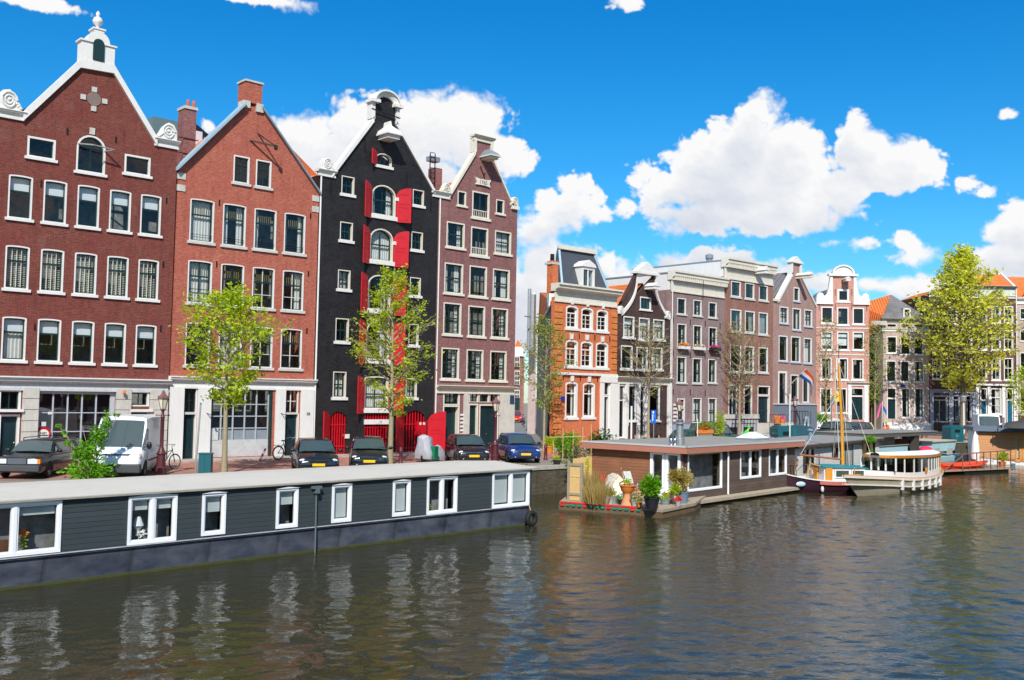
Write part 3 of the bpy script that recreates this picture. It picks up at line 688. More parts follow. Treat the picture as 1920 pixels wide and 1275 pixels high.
h.wins([(837.7, 414.3, 870.5, 470.5), (928.2, 431.3, 957.8, 482)], **{**K4, 'up': (2, 1), 'lo': (2, 2)})
h.wins([(858.3, 357, 873.5, 390.4), (930.3, 373, 945, 405.4)], casing=CREAM, cw=.07, transom=None)
for r in ((885.8, 357, 917, 416), (883.3, 423.9, 914.4, 485.7)):
    f = h.wins([r], casing=CREAM, transom=None, lo=(2, 1), sill=.16, bs=.06)[0]; rr = h.Lr(*r); m = MB()
    for i in range(9): x = rr[0]+.12+(rr[2]-rr[0]-.24)*i/8; m.box(x-.012, x+.012, .05, .075, rr[1]+.16, rr[1]+.62)
    m.box(rr[0]+.05, rr[2]-.05, .04, .09, rr[1]+.6, rr[1]+.65); m.build('balustrade', CREAM, f)
u = lambda x, y=790: h.L(x, y)[0]; zc = h.L(880, 729)[1]
door(h, u(830), .05, u(861), h.L(845, 760)[1], frame=CREAM, panels=1, rec=.3, knob=False); h.window(u(830), h.L(845, 760)[1]+.02, u(861), zc-.2, transom=None, lo=(4, 2), sill=0, casing=CREAM, part='fanlight')
door(h, u(878), .05, u(896), h.L(886, 757)[1], frame=CREAM, panels=2, rec=.15, knob=False); door(h, u(898), .05, u(934), h.L(915, 758)[1], frame=CREAM, panels=2, rec=.15, dbl=True)
for a, b in ((879, 896), (897, 916), (917, 934)): h.window(u(a), h.L(900, 756)[1]+.06, u(b), zc-.2, transom=None, lo=(2, 2), sill=0, casing=CREAM, cw=.05, part='fanlight')
sh = 17.35-1.4; n0, n1 = h.L(890, 285), h.L(921, 290); zt = h.L(905, 262)[1]; uc = (n0[0]+n1[0])/2; nw = .62; nz = h.L(905, 277)[1]-.35
W4 = 6.55
ol = [(0, 0), (W4, 0), (W4, sh), (6.1, sh), (uc+nw, nz), (uc+nw, zt), (uc-nw, zt), (uc-nw, nz), (.9, sh), (0, sh)]
h.wall(ol, BR4, depth=6, eave=sh-.3); h.gable_roof(sh+1.6, PTILE, um=uc)
h.coping([(.72, sh), (uc-nw-.05, nz+.1)], .3, -.12, .36, CREAM); h.coping([(uc+nw+.03, nz+.1), (6.15, sh)], .2, -.12, .36, CREAM)
for x in (uc-nw-.18, uc+nw-.02): MB().box(x, x+.2, -.1, .36, nz-.05, zt).build('neck_side', CREAM, h.root)
h.cornice(uc-nw-.2, uc+nw+.2, zt-.1, zt+.22, CREAM, .26, name='gable_cap')
volute(h, 6.2, sh, -1, .62, CREAM); h.box('shoulder', 5.95, 6.6, sh-.22, sh, -.16, .3, CREAM)
h.cornice(.1, 6.5, zc-.25, zc+.2, CREAM, .34)
h.box('pilaster', u(935), 6.52, .05, zc-.25, -.12, 0, STONE); h.box('pilaster', u(868), u(877), .05, zc-.25, -.1, 0, STONE)
m = MB()
for k in range(6): m.box(u(862.5), u(868), -.05, 0, 1.0+k*.24, 1.12+k*.24)
m.build('nameplates', PLAS, h.root)
m = MB(); px_, pz_ = h.L(904.5, 342); m.prism([(px_-.62, pz_-.22), (px_-.5, pz_-.08), (px_-.66, pz_+.24), (px_-.2, pz_+.16), (px_, pz_+.2), (px_+.2, pz_+.16), (px_+.66, pz_+.24), (px_+.52, pz_-.04), (px_+.62, pz_-.26), (px_+.2, pz_-.2), (px_-.2, pz_-.2)], -.1, 0)
pl = m.build('date_plaque', CREAM, h.root); text_mesh('date', '1765', .34, pm('date_paint', (.12, .1, .09)), pl, (px_, -.105, pz_-.03), depth=.01)
m = MB(); hx, hz_ = h.L(909, 300); m.box(hx-.32, hx+.32, -.95, 0, hz_-.08, hz_+.08, CREAM); m.box(hx-.46, hx+.46, -1.1, 0, hz_+.08, hz_+.15, CREAM)
m.loft([[(hx-w_, -1.06+f, z), (hx+w_, -1.06+f, z), (hx+w_, 0, z), (hx-w_, 0, z)] for w_, f, z in ((.42, 0, hz_+.15), (.3, .15, hz_+.34), (.06, .6, hz_+.62))], LEAD, close=True)
m.build('hoist_hood', None, h.root)
m = MB(); m.bar((px_+.1, -.05, pz_+.2), (px_+.1, -.05, pz_+.6), .05); m.bar((px_+.1, -.05, pz_+.4), (px_-.25, -.05, pz_+1.0), .04); m.build('wall_anchor', IRON, h.root)
STB = pm('street_sign_blue', (.01, .035, .25), .4, .1)
m = MB().box(u(953), u(960.5), -.16, -.12, h.L(957, 757)[1], h.L(957, 741)[1]).build('street_sign', pm('dark_blue_sign', (.02, .04, .12)), h.root)
m = MB().tube([(.04, -.06, .1), (.04, -.06, sh-.4)], .045, 6).build('drainpipe', PLAS, h.root)
# ---- things on the roofs behind ----
t = thing('roof_extension', (21.4, 53.5, 0), 'glazed grey roof room behind the brick chimney between two gables', 'roof extension')
GP = pm('green_grey_cladding', (.10, .17, .18), .5, .1)
a = onY(307, 222, 53.5); b = onY(362, 225, 53.5); c = onY(402, 255, 53.5)
m = MB().box(a.x-.6-21.4, .3+(b.x-21.4)-.5, 0, 3, 14, a.z); m.build('side_wall', GP, t)
m = MB(); m.prism([(b.x-21.4-.1, 14), (c.x-21.4+.5, 14), (c.x-21.4+.5, c.z-.5), (b.x-21.4-.1, b.z)], 0, 3); m.build('front_wall', BLACKP, t)
for k in range(3):
    x0 = b.x-21.4+.08+k*.62; z1 = b.z-.35-(k*.62+.5)*.42*1.1
    MB().box(x0, x0+.5, -.02, .0, 14.5, z1).build('window', pm('pale_window', (.55, .55, .62), .3), t)
t = thing('chimney', (21.2, 50, 0), 'slender brick chimney with two clay pots behind the left gables', 'chimney')
a = onY(342, 205, 50); b = onY(366, 205, 50)
m = MB().box(a.x-21.2, b.x-21.2-.05, -.3, .5, 14, a.z); m.build('stack', BR4, t); MB().box(a.x-21.24, b.x-21.2, -.36, .56, a.z, a.z+.15).build('cap', STONE, t)
for k in (.3, .62): MB().lathe([(.09, 0), (.1, .3), (.08, .42)], (a.x-21.2+k, 0, a.z+.15), 8).build('chimney_pot', pm('clay', (.42, .12, .06)), t)
m = MB(); m.box(a.x-21.5, b.x-21.1, -.34, -.3, a.z-1.6, a.z-1.56); m.box(a.x-21.5, b.x-21.1, -.34, -.3, a.z-2.4, a.z-2.36); m.build('tie_rod', IRON, t)
t = thing('chimney', (37.2, 51, 0), 'brick chimney with a steel ladder and grey flue between two gables', 'chimney')
a = onY(810, 315, 51); b = onY(824, 315, 51)
MB().box(a.x-37.2, b.x-37.2, -.3, .4, 15, a.z).build('stack', BR4, t)
a2 = onY(802, 292, 51); b2 = onY(822, 305, 51); MB().box(a2.x-37.2+.1, b2.x-37.2, -.2, .3, b2.z, a2.z).build('flue_hood', LEAD, t)
m = MB(); 
for x in (a2.x-37.2-.1, a2.x-37.2+.3): m.bar((x, -.4, 16), (x, -.4, a2.z+.1), .05)
for k in range(14): m.bar((a2.x-37.2-.1, -.4, 16.2+k*.33), (a2.x-37.2+.3, -.4, 16.2+k*.33), .035)
m.build('ladder', IRON, t)
# ================================================================ the canal houses beyond the alley
G2 = 'canal houses beyond the alley'
# ---- bright orange brick house with mansard ----
BR5 = brick('bright_orange_brick', (.54, .135, .05), (.62, .185, .075), (.50, .20, .11), (.60, .14, .05), .35, .9)
BR5b = brick('quoin_brick', (.64, .20, .05), (.70, .26, .08), (.30, .08, .03), None, .3, .9)
h = House('canal_house', 'bright orange brick house with white cornice, slate mansard and one dormer', 47.65, FY, group=G2)
W = 6.35; HW = dict(casing=WHITE, sash=WHITE, sill=.16, cw=.11, recess=.16, transom=.3, up=(1, 1), bs=.02)
h.wins([(1061.3, 571.6, 1083.5, 620.5), (1090, 575.7, 1111.7, 623.7), (1118.9, 579.5, 1139.6, 626)], rise=.22, **{**HW, 'lo': (2, 3)})
h.wins([(1060.5, 636.5, 1083, 691.5), (1089, 639, 1110.8, 693.3), (1117.4, 641, 1139.6, 694.3)], rise=.2, **{**HW, 'lo': (2, 3)})
h.wins([(1060.3, 715.6, 1082, 787.2), (1093, 717.1, 1114.6, 786.4)], rise=.16, **HW, curtain=('right', .25))
for pxs in ((1072, 561, 571), (1101, 565, 575), (1130, 569, 579), (1071, 625, 636), (1100, 628, 638), (1129, 631, 641), (1072, 704, 715), (1104, 706, 716)):
    a, z1 = h.L(pxs[0], pxs[1]); z0 = h.L(pxs[0], pxs[2])[1]; m = MB(); m.prism([(a-.1, z0), (a+.1, z0), (a+.16, z1), (a-.16, z1)], -.1, .02); m.build('keystone', WHITE, h.root)
u = lambda x, y=760: h.L(x, y)[0]; zd = h.L(1139, 742)[1]
door(h, u(1130), .6, u(1142), zd, frame=WHITE, panels=2); h.window(u(1130), zd+.03, u(1142), h.L(1136, 716)[1], transom=None, sill=0, part='fanlight')
ztop = h.L(1040, 562)[1]; zf = h.L(1040, 532)[1]
h.wall([(0, 0), (W, 0), (W, ztop+.2), (0, ztop+.2)], BR5, depth=1.7, eave=ztop+.2, skew=.93)
h.cornice(0, W, ztop-.05, zf+.05, CREAM, .6)
zb = h.L(1040, 699)[1]; h.box('string_course', -.12, W+.05, zb-.1, zb+.06, -.16, 0, WHITE)
for a, b in ((0, .75), (W-.55, W)):
    m = MB(); k = int(ztop/.42)
    for i in range(k): 
        if a > 1 and i*.42+.42 < zb+.1: continue
        m.box(a, b, -.09, 0, i*.42+.04, i*.42+.40)
    m.build('quoin', BR5b, h.root)
for a, b in ((u(1124.5), u(1130)), (u(1142), W)): h.box('pilaster', a, b, .1, zb-.55, -.16, 0, WHITE)
h.box('door_entablature', u(1124), W, zb-.55, zb-.1, -.2, 0, WHITE); h.box('door_step', u(1126), u(1146), 0, .55, -.9, 0, STONE)
h.anchors([h.L(1057, 563), h.L(1087, 567), h.L(1116, 571), h.L(1145, 575), h.L(1055, 627), h.L(1086, 630), h.L(1115, 633), h.L(1143, 636), h.L(1056, 707), h.L(1088, 709), h.L(1120, 711)], .4)
h.box('street_sign', u(1049), u(1056.5), h.L(1052, 751)[1], h.L(1052, 743)[1], -.14, -.1, STB)
e = zf-.05; SL2 = pm('dark_slate_paint', (.055, .065, .08), .6, .15, 3); mt = 2.75
m = MB(); m.add([(1.0, .3, e), (W-.5, .3, e), (W-.5, 6, e), (6.0, 6, e), (1.6, 1.3, e+mt), (W-1.1, 1.3, e+mt), (W-1.1, 5, e+mt), (5.0, 5, e+mt)], [(0, 1, 5, 4), (1, 2, 6, 5), (2, 3, 7, 6), (3, 0, 4, 7), (4, 5, 6, 7)])
mr = m.build('mansard_roof', SL2, h.root)
m = MB().prism([(1.35, 1.1), (W-.95, 1.1), (W-.95, 5.2), (5.2, 5.2)], e+mt, e+mt+.3, axis='z').build('roof_trim', CREAM, mr)
m = MB(); 
for p, q in (((1.0, .28, e), (1.6, 1.25, e+mt)), ((W-.5, .28, e), (W-1.1, 1.25, e+mt))): m.bar(p, q, .14)
m.build('hip_trim', ZN, mr)
dx, dz = h.L(1105, 538); dm = MB(); dm.box(dx-.65, dx-.5, .1, 1.6, e, e+1.55); dm.box(dx+.5, dx+.65, .1, 1.6, e, e+1.55); dm.box(dx-.5, dx+.5, .1, 1.6, e, e+.15); dm.box(dx-.5, dx+.5, .1, 1.6, e+1.35, e+1.55); dm.box(dx-.04, dx+.04, .12, .2, e+.15, e+1.35)
dm.prism([(dx-.75, e+1.55), (dx+.75, e+1.55), (dx+.6, e+1.75), (dx, e+2.05), (dx-.6, e+1.75)], 0, 1.8); d_ = dm.build('dormer', WHITE, h.root)
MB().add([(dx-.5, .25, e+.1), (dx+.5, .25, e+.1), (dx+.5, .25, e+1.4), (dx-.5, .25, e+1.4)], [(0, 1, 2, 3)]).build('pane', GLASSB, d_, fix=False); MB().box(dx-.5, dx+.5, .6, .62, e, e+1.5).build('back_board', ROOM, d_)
c = MB(); a = h.L(1043, 500)[0]; zt = h.L(1047, 488)[1]; c.box(a, a+.55, .35, .9, e-.5, zt); c = c.build('chimney', BR5, h.root); MB().box(a-.08, a+.68, .32, 1.08, zt-.25, zt-.1).build('cap', STONE, c); MB().lathe([(.16, 0), (.14, .5)], (a+.3, .7, zt), 8).build('chimney_pot', IRON, c)
# ---- dark bell-gabled house ----
BR6 = brick('dark_brown_brick', (.045, .022, .020), (.085, .042, .036), (.10, .08, .07), (.06, .03, .028), .5, .9)
h = House('canal_house', 'dark brown house with a white edged bell gable and white shopfront', 54.0, FY, group=G2); W = 6.2
HW = dict(casing=WHITE, sill=.15, cw=.09, transom=.4, lo=(2, 1), bs=.02)
for r, k in (((1169, 592.3, 1189, 637), .35), ((1198, 595, 1217.5, 641), .35), ((1225, 598, 1245.3, 641), .35)): h.window(*h.Lr(*r), **HW, blind=k, curtain=('full', 1))
for r, c_ in (((1164.4, 647, 1185.5, 695.6), None), ((1193.6, 650, 1214, 696.7), ('both', .2)), ((1221.8, 651, 1241.6, 696.7), ('full', 1))): h.window(*h.Lr(*r), **{**HW, 'transom': .25}, curtain=c_)
h.window(*h.Lr(1200, 555.6, 1220.5, 584.5), casing=WHITE, transom=None, lo=(3, 2), sill=.1, glassm=GLASSB)
u = lambda x, y=760: h.L(x, y)[0]; zc = h.L(1200, 722)[1]
for a, b, w0 in ((1158, 1173, .55), (1175.5, 1193, 1.7), (1198, 1211, .55), (1215, 1237, 1.7)):
    h.window(u(a), w0, u(b), zc, transom=.28, cw=.1, sill=.12 if w0 > 1 else 0, sash=WHITE if w0 < 1 else DKGREEN, part='shop_window')
sh = h.L(1160, 588)[1]; uc = u(1210.5, 540); nt_ = h.L(1210, 515)[1]; nw = 1.05
crv = lambda s_: [(uc+s_*(nw+(2.72-nw)*(t**2.6)), nt_-(nt_-sh-.1)*t) for t in np.linspace(0, 1, 12)]
rc, lc = crv(1), crv(-1)[::-1]
ol = [(0, 0), (W, 0), (W, sh)]+[p for p in rc[::-1] if p[0] < W-.02]+[p for p in lc if p[0] > .02]+[(0, sh)]
h.wall(ol, BR6, depth=4, eave=sh-.2); h.gable_roof(nt_-.6, PTILE, um=uc)
h.coping([(p[0], p[1]+.08) for p in rc], .3, -.14, .34, WHITE); h.coping([(p[0], p[1]+.08) for p in lc], .3, -.14, .34, WHITE)
m = MB(); m.box(uc-1.3, uc+1.3, -.28, .4, nt_, nt_+.18); m.prism([(uc-1.25, nt_+.18), (uc+1.25, nt_+.18), (uc, nt_+.95)], -.22, .36); m.build('pediment', WHITE, h.root)
volute(h, .42, sh, 1, .6, WHITE); volute(h, W-.42, sh, -1, .6, WHITE)
m = MB(); a, z = h.L(1214, 541); m.box(a-.35, a+.35, -.9, 0, z-.1, z+.12); m.prism([(a-.42, z+.12), (a+.42, z+.12), (a, z+.4)], -.95, 0); m.build('hoist_beam', WHITE, h.root)
h.cornice(.0, W, zc+.1, h.L(1200, 707)[1], CREAM, .35)
for a in (.02, u(1174)-.1, u(1194), u(1212)-.05, W-.35): h.box('pilaster', a, a+.3, .5, zc+.1, -.1, 0, WHITE)
h.box('plinth', 0, W, 0, .52, -.1, 0, BLACKP); h.box('stair', u(1160), u(1172), 0, .5, -1.1, -.1, STONE)
m = MB(); 
for k in range(6): m.bar((u(1157)+k*.35, -1.1, .5), (u(1157)+k*.35, -1.1, 1.5), .03)
m.bar((u(1157), -1.1, 1.5), (u(1157)+1.8, -1.1, 1.5), .04); m.build('stair_railing', IRON, h.root)
m = MB().tube([(W-.05, -.08, 0), (W-.05, -.08, sh)], .04, 6).build('drainpipe', PLAS, h.root)
# ---- purple-grey house with dentil cornice ----
BR7 = brick('purple_grey_brick', (.19, .12, .115), (.30, .20, .19), (.36, .30, .28), (.24, .16, .165), .6, .9)
h = House('canal_house', 'purple grey brick house with white dentil cornice and flower boxes', 60.2, FY, group=G2); W = 6.95
HW = dict(casing=WHITE, sill=.12, cw=.07, transom=.5, up=(2, 1), lo=(2, 1), bs=.02, sillm=CONC)
f1 = h.wins([(1270, 558, 1286, 592.7), (1300.2, 561.6, 1315.3, 595.5), (1328.8, 566, 1343.5, 599)], **HW, curtain='rand')
f2 = h.wins([(1270, 606.4, 1286.5, 654), (1300, 609.2, 1315.6, 655.7), (1328.8, 612.8, 1344, 657.6)], **HW, curtain=('both', .2))
h.wins([(1269.3, 668.5, 1286.3, 720.6), (1298.8, 671, 1315.3, 721.4), (1327.9, 672.8, 1342.8, 720.6)], **HW, curtain='rand')
h.wins([(1298.8, 746, 1315, 795), (1328, 746, 1343, 795)], **HW, curtain=('full', 1))
u = lambda x, y=770: h.L(x, y)[0]
door(h, u(1269.5), .2, u(1284), h.L(1276, 764)[1], frame=WHITE); h.window(u(1269.5), h.L(1276, 764)[1]+.02, u(1284), h.L(1276, 747)[1], transom=None, lo=(2, 1), sill=0, part='fanlight')
zb = h.L(1310, 552)[1]; zt = h.L(1310, 517)[1]
h.wall([(0, 0), (W, 0), (W, zb+.1), (0, zb+.1)], BR7, depth=10, eave=zb+.1); h.cornice(0.05, W-.1, zb, zt+.1, CREAM, .5, dent=.26); h.flat_roof(LEAD, z=zt)
MB().box(.05, .25, .2, 9, zb, zt-.05).build('side_parapet', PLAS, h.root)
h.anchors([h.L(1262, 600), h.L(1294, 604), h.L(1322, 607), h.L(1350, 611), h.L(1262, 662), h.L(1294, 666), h.L(1322, 667), h.L(1350, 669), h.L(1262, 735), h.L(1294, 736), h.L(1322, 737)], .45)
h.box('painted_plinth', 0, W, 0, h.L(1300, 797)[1]+.05, -.04, 0, pm('blue_grey_paint', (.28, .34, .44), .6, .1)); MB().tube([(.1, -.08, 0), (.1, -.08, zb)], .04, 6).build('drainpipe', PLAS, h.root)
m = MB()
for k in range(5): m.box(u(1262), u(1268), -.07, 0, 1.75+k*.3, 1.9+k*.3)
m.build('nameplates', WHITE, h.root)
m = MB(); a = 3.6; m.bar((a, -.35, zb-.4), (a, -.35, zt-.2), .03); m.build('hook', IRON, h.root)
FLW = [pm('orange_petals', (.85, .25, .02)), pm('cream_petals', (.85, .65, .45)), pm('pink_petals', (.75, .06, .30)), pm('white_petals', (.85, .85, .82)), pm('red_petals', (.75, .03, .02))]
LEAF1 = leafm('fresh_leaf', (.26, .38, .008), (.46, .58, .012), (.62, .70, .03)); LEAF2 = leafm('bush_leaf', (.02, .07, .012), (.05, .14, .02), (.12, .24, .03))
LEAF3 = leafm('yellow_leaf', (.46, .50, .02), (.68, .67, .05), (.86, .80, .20)); LEAF4 = leafm('pale_spring_leaf', (.20, .27, .03), (.34, .40, .06), (.46, .48, .12)); STRAW = leafm('straw', (.35, .25, .09), (.50, .38, .16), (.60, .48, .24))
LEAF5 = leafm('shrub_leaf', (.08, .24, .01), (.17, .42, .015), (.32, .56, .03))
def leaves(pts, size, rng, mat, name, parent, flat=0, asp=.55):
    """one small folded leaf at each point"""
    P = np.asarray(pts, np.float32); n = len(P); rs = np.random.RandomState(rng)
    a = rs.normal(size=(n, 3)); a[:, 2] *= .6; a /= np.linalg.norm(a, axis=1)[:, None]
    b = rs.normal(size=(n, 3)); b -= (b*a).sum(1)[:, None]*a; b /= np.linalg.norm(b, axis=1)[:, None]
    s_ = size*(.6+.8*rs.rand(n))[:, None]
    V = np.stack([P-a*s_*.5, P+b*s_*asp*.5, P+a*s_*.5, P-b*s_*asp*.5], 1).reshape(-1, 3)
    me = bpy.data.meshes.new(name); me.vertices.add(4*n); me.vertices.foreach_set('co', V.ravel()); me.loops.add(4*n); me.loops.foreach_set('vertex_index', np.arange(4*n, dtype=np.int32))
    me.polygons.add(n); me.polygons.foreach_set('loop_start', np.arange(0, 4*n, 4, dtype=np.int32)); me.materials.append(mat); me.update(calc_edges=True)
    o = bpy.data.objects.new(name, me); COL.objects.link(o); o.parent = parent; return o
def tuft(name, parent, c, r, n, size, mat, seed=1, up=1.):
    rs = np.random.RandomState(seed); d = rs.normal(size=(n, 3)); d /= np.linalg.norm(d, axis=1)[:, None]; q = rs.rand(n)[:, None]**.45
    lump = 1+.25*np.sin(d[:, :1]*7+seed)*np.cos(d[:, 1:2]*6)
    P = d*q*lump*np.array(r)+np.array(c); return leaves(P, size, seed, mat, name, parent)
for k, (fr, r) in enumerate(zip(f2, [(1270, 606.4, 1286.5, 654), (1300, 609.2, 1315.6, 655.7), (1328.8, 612.8, 1344, 657.6)])):
    q = h.Lr(*r); bx = MB().box(q[0]-.05, q[2]+.05, -.38, -.1, q[1]-.05, q[1]+.18).build('flower_box', BLACKP if k == 2 else WHITE, fr)
    tuft('flowers', bx, ((q[0]+q[2])/2, -.24, q[1]+.28), (.62, .18, .16), 220, .11, FLW[k], k+3); tuft('foliage', bx, ((q[0]+q[2])/2, -.24, q[1]+.2), (.62, .18, .12), 160, .11, LEAF2, k+9)
t = thing('roof_chimney', (64.6, 52, 0), 'white chimney block with a tall dark flue behind the dentil cornice', 'chimney')
p = onY(1326, 500, 52); p2 = onY(1326, 484, 52); p3 = onY(1334, 515, 52); MB().box(p.x-64.6-1.0, p.x-64.6+.9, -.5, .8, 12, p3.z+.3).build('stack', PLAS, t); MB().lathe([(.26, 0), (.26, p2.z-p3.z-.4), (.34, p2.z-p3.z-.3), (.34, p2.z-p3.z), (.1, p2.z-p3.z+.1)], (p.x-64.6+.3, 0, p3.z+.3), 12).build('flue', LEAD, t)
t = thing('roof_parapet', (60.3, 50, 0), 'white rendered side wall with a sloping top between dark gable and dentil cornice', 'wall')
a = onY(1232, 530, 50); b = onY(1254, 513, 50); m = MB(); m.prism([(a.x-60.3, 10), (b.x-60.3+.9, 10), (b.x-60.3+.9, b.z), (a.x-60.3, a.z-.3)], 0, 6); m.build('render', PLAS, t)
# ---- taller brown house ----
BR8 = brick('warm_brown_brick', (.23, .10, .075), (.33, .16, .125), (.33, .22, .18), (.27, .11, .085), .6, .9)
h = House('canal_house', 'tall brown brick house with a high white cornice and large ground floor windows', 67.15, FY, group=G2); W = 7.0
HW = dict(casing=WHITE, sill=.16, cw=.09, sillm=CONC, transom=None)
h.wins([(1370.8, 526, 1388.7, 560.7), (1397, 529.6, 1414, 564.5), (1423, 534, 1439.5, 567.6)], **{**HW, 'transom': .45}, glassm=GLASSB, up=(2, 1), lo=(2, 1))
h.wins([(1369.8, 579, 1389.6, 625.6), (1396.8, 582.3, 1415, 627.5), (1422.5, 585, 1439.5, 631)], **HW, glassm=GLASSB, curtain='rand')
h.wins([(1369, 646, 1389, 701), (1396, 648.6, 1413.5, 701.6), (1422.5, 650.6, 1439.5, 702)], **{**HW, 'transom': .4}, curtain='rand', lo=(2, 1))
h.wins([(1366, 721, 1381, 779.5), (1394.6, 722, 1410, 779.5)], **{**HW, 'sill': .05}, curtain='rand')
u = lambda x, y=770: h.L(x, y)[0]; r = h.Lr(1420.5, 723, 1443, 792); zd = r[1]+(r[3]-r[1])*.74
door(h, r[0], r[1], r[2], zd, frame=WHITE, dbl=True, panels=3); h.window(r[0], zd+.02, r[2], r[3], transom=None, lo=(2, 1), sill=0, part='fanlight')
zb = h.L(1405, 527)[1]; zt = h.L(1405, 494)[1]
h.wall([(0, 0), (W, 0), (W, zb+.1), (0, zb+.1)], BR8, depth=10, eave=zb+.1); h.cornice(-.02, W-.05, zb-.05, zt+.15, CREAM, .5, dent=.24); h.flat_roof(LEAD, z=zt)
MB().box(.03, .25, .2, 9, zb, zt).build('side_parapet', PLAS, h.root)
m = MB(); a, z = h.L(1417, 511); m.box(a-.3, a+.3, -1.1, 0, z-.15, z+.1); m.prism([(a-.4, z+.1), (a+.4, z+.1), (a, z+.45)], -1.15, 0); m.build('hoist_beam', WHITE, h.root)
zs = h.L(1390, 778)[1]; h.box('stone_base', 0, u(1420), zs-.3, zs+.05, -.2, 0, STONE); h.box('stone_base', 0, u(1420), 0, zs-.3, -.1, 0, pm('light_stone', (.42, .42, .44), .8, .15, dirt=.4))
for a, b in ((1367, 1380), (1393, 1411)): h.box('basement_window', u(a), u(b), .1, 1.25, -.13, -.1, BLACKP)
h.box('stair', u(1420), W, 0, r[1]-.05, -1.2, 0, STONE)
m = MB()
for k in range(9): m.bar((u(1366)+k*.42, -.4, .9), (u(1366)+k*.42, -.4, 1.9), .03)
m.bar((u(1366), -.4, 1.9), (u(1366)+3.4, -.4, 1.9), .04)
for k in range(9): m.bar((u(1420)+k*.33, -1.2, 0), (u(1420)+k*.33, -1.2, 2.3), .025)
m.bar((u(1420), -1.2, 2.3), (W, -1.2, 2.3), .04); m.build('railing', IRON, h.root)
# ---- spout-gabled house with flag ----
BR9 = brick('greyish_pink_brick', (.32, .19, .155), (.42, .27, .23), (.42, .32, .28), (.34, .20, .18), .6, .9)
h = House('canal_house', 'greyish pink spout gable house with a grey blue painted basement and flag', 74.2, FY, group=G2); W = 6.9
HW = dict(casing=WHITE, sill=.12, cw=.1, sillm=pm('bluish_sill', (.42, .46, .55)), transom=.45, lo=(2, 1), up=(2, 1), bs=.02)
h.wins([(1461.7, 574, 1478, 609.6), (1508, 579.5, 1522.8, 615.3)], **HW, curtain=('full', 1)); h.wins([(1486, 577, 1501.6, 622)], **{**HW, 'transom': None}, curtain=('right', .3))
h.wins([(1460.2, 628.4, 1476.7, 680), (1483, 630, 1500.6, 682), (1507, 633, 1522, 684)], **{**HW, 'transom': .25, 'lo': (1, 1)}, curtain='rand')
h.wins([(1488, 538, 1499, 568)], **{**HW, 'transom': None}); h.wins([(1482.4, 702, 1497, 757), (1505, 701, 1516.5, 757)], **{**HW, 'transom': .3})
u = lambda x, y=770: h.L(x, y)[0]; r = h.Lr(1459, 695.5, 1475.4, 772); h.window(*r, transom=.3, cw=.18, sill=0, sash=DKGREEN, part='entrance')
sh = h.L(1457, 561)[1]; uc = u(1492, 520); nz = h.L(1482, 512)[1]; zt = nz+.95
ol = [(0, 0), (W, 0), (W, sh-.15), (uc+.62, nz), (uc+.62, zt), (uc-.62, zt), (uc-.62, nz), (.75, sh), (0, sh)]
h.wall(ol, BR9, depth=10, eave=sh-.3); h.gable_roof(nz+.2, SLATE, um=uc)
h.coping([(.6, sh), (uc-.6, nz+.15)], .34, -.12, .34, WHITE); h.coping([(uc+.6, nz+.15), (W, sh-.1)], .22, -.12, .34, WHITE)
for x in (uc-.82, uc+.6): MB().box(x, x+.22, -.12, .34, nz-.1, zt).build('neck_side', WHITE, h.root)
m = MB(); m.box(uc-.95, uc+.95, -.2, .4, zt, zt+.16); m.prism([(uc-.85, zt+.16), (uc+.85, zt+.16), (uc, zt+.62)], -.16, .36); m.build('pediment', WHITE, h.root)
h.box('shoulder', -.05, .85, sh-.2, sh+.02, -.14, .3, CREAM)
m = MB(); z = h.L(1502, 522)[1]; m.box(uc+.0, uc+.35, -1.5, 0, z-.1, z+.15); m.prism([(uc-.1, z+.15), (uc+.45, z+.15), (uc+.18, z+.4)], -1.55, 0); m.build('hoist_beam', CREAM, h.root)
BG = pm('grey_blue_render', (.14, .17, .21), .6, .12); zg = h.L(1490, 759)[1]; h.box('painted_base', 0, W, 0, zg, -.12, 0, BG); h.box('base_cap', -.02, W+.02, zg, zg+.1, -.2, 0, STONE)
h.box('basement_door', u(1504), u(1512), .0, 1.9, -.14, -.12, BLACKP); m = MB(); m.bar((u(1502), -.2, .1), (u(1504)+.3, -.2, 2.1), .1); m.bar((u(1513), -.2, .1), (u(1512)-.1, -.2, 2.1), .1); m.build('door_frame', pm('pale_blue_paint', (.45, .58, .66)), h.root)
m = MB(); a = u(1452); 
for k in range(8): m.box(a, u(1484), -2.6+.3*k, -2.3+.3*k, 0, .2*(k+1))
m.build('stoop', STONE, h.root)
m = MB()
for k in range(8): m.bar((u(1452)+k*.45, -1.6, 1.5), (u(1452)+k*.45, -1.6, 2.6), .03)
m.bar((u(1452), -1.6, 2.6), (u(1484), -1.6, 2.6), .05); m.build('railing', IRON, h.root)
t = thing('flag', (0, 0, 0), 'red, white and blue flag on a slanting white pole', 'flag')
f0 = Vector(onY(1476, 727, 47.6)); f1 = Vector(onY(1511, 692, 45.4))
MB().tube([f0, f1], .045, 6).build('pole', WHITE, t)
cols_ = [pm('flag_red', (.80, .10, .02)), pm('flag_white', (.85, .85, .85)), pm('flag_blue', (.02, .10, .42))]
A = [Vector(atZ(x, y, 84.)) for x, y in ((1512, 692), (1523, 735))]; B = [Vector(atZ(x, y, 84.5)) for x, y in ((1497, 705), (1521.5, 744))]
m = MB(); n = 10
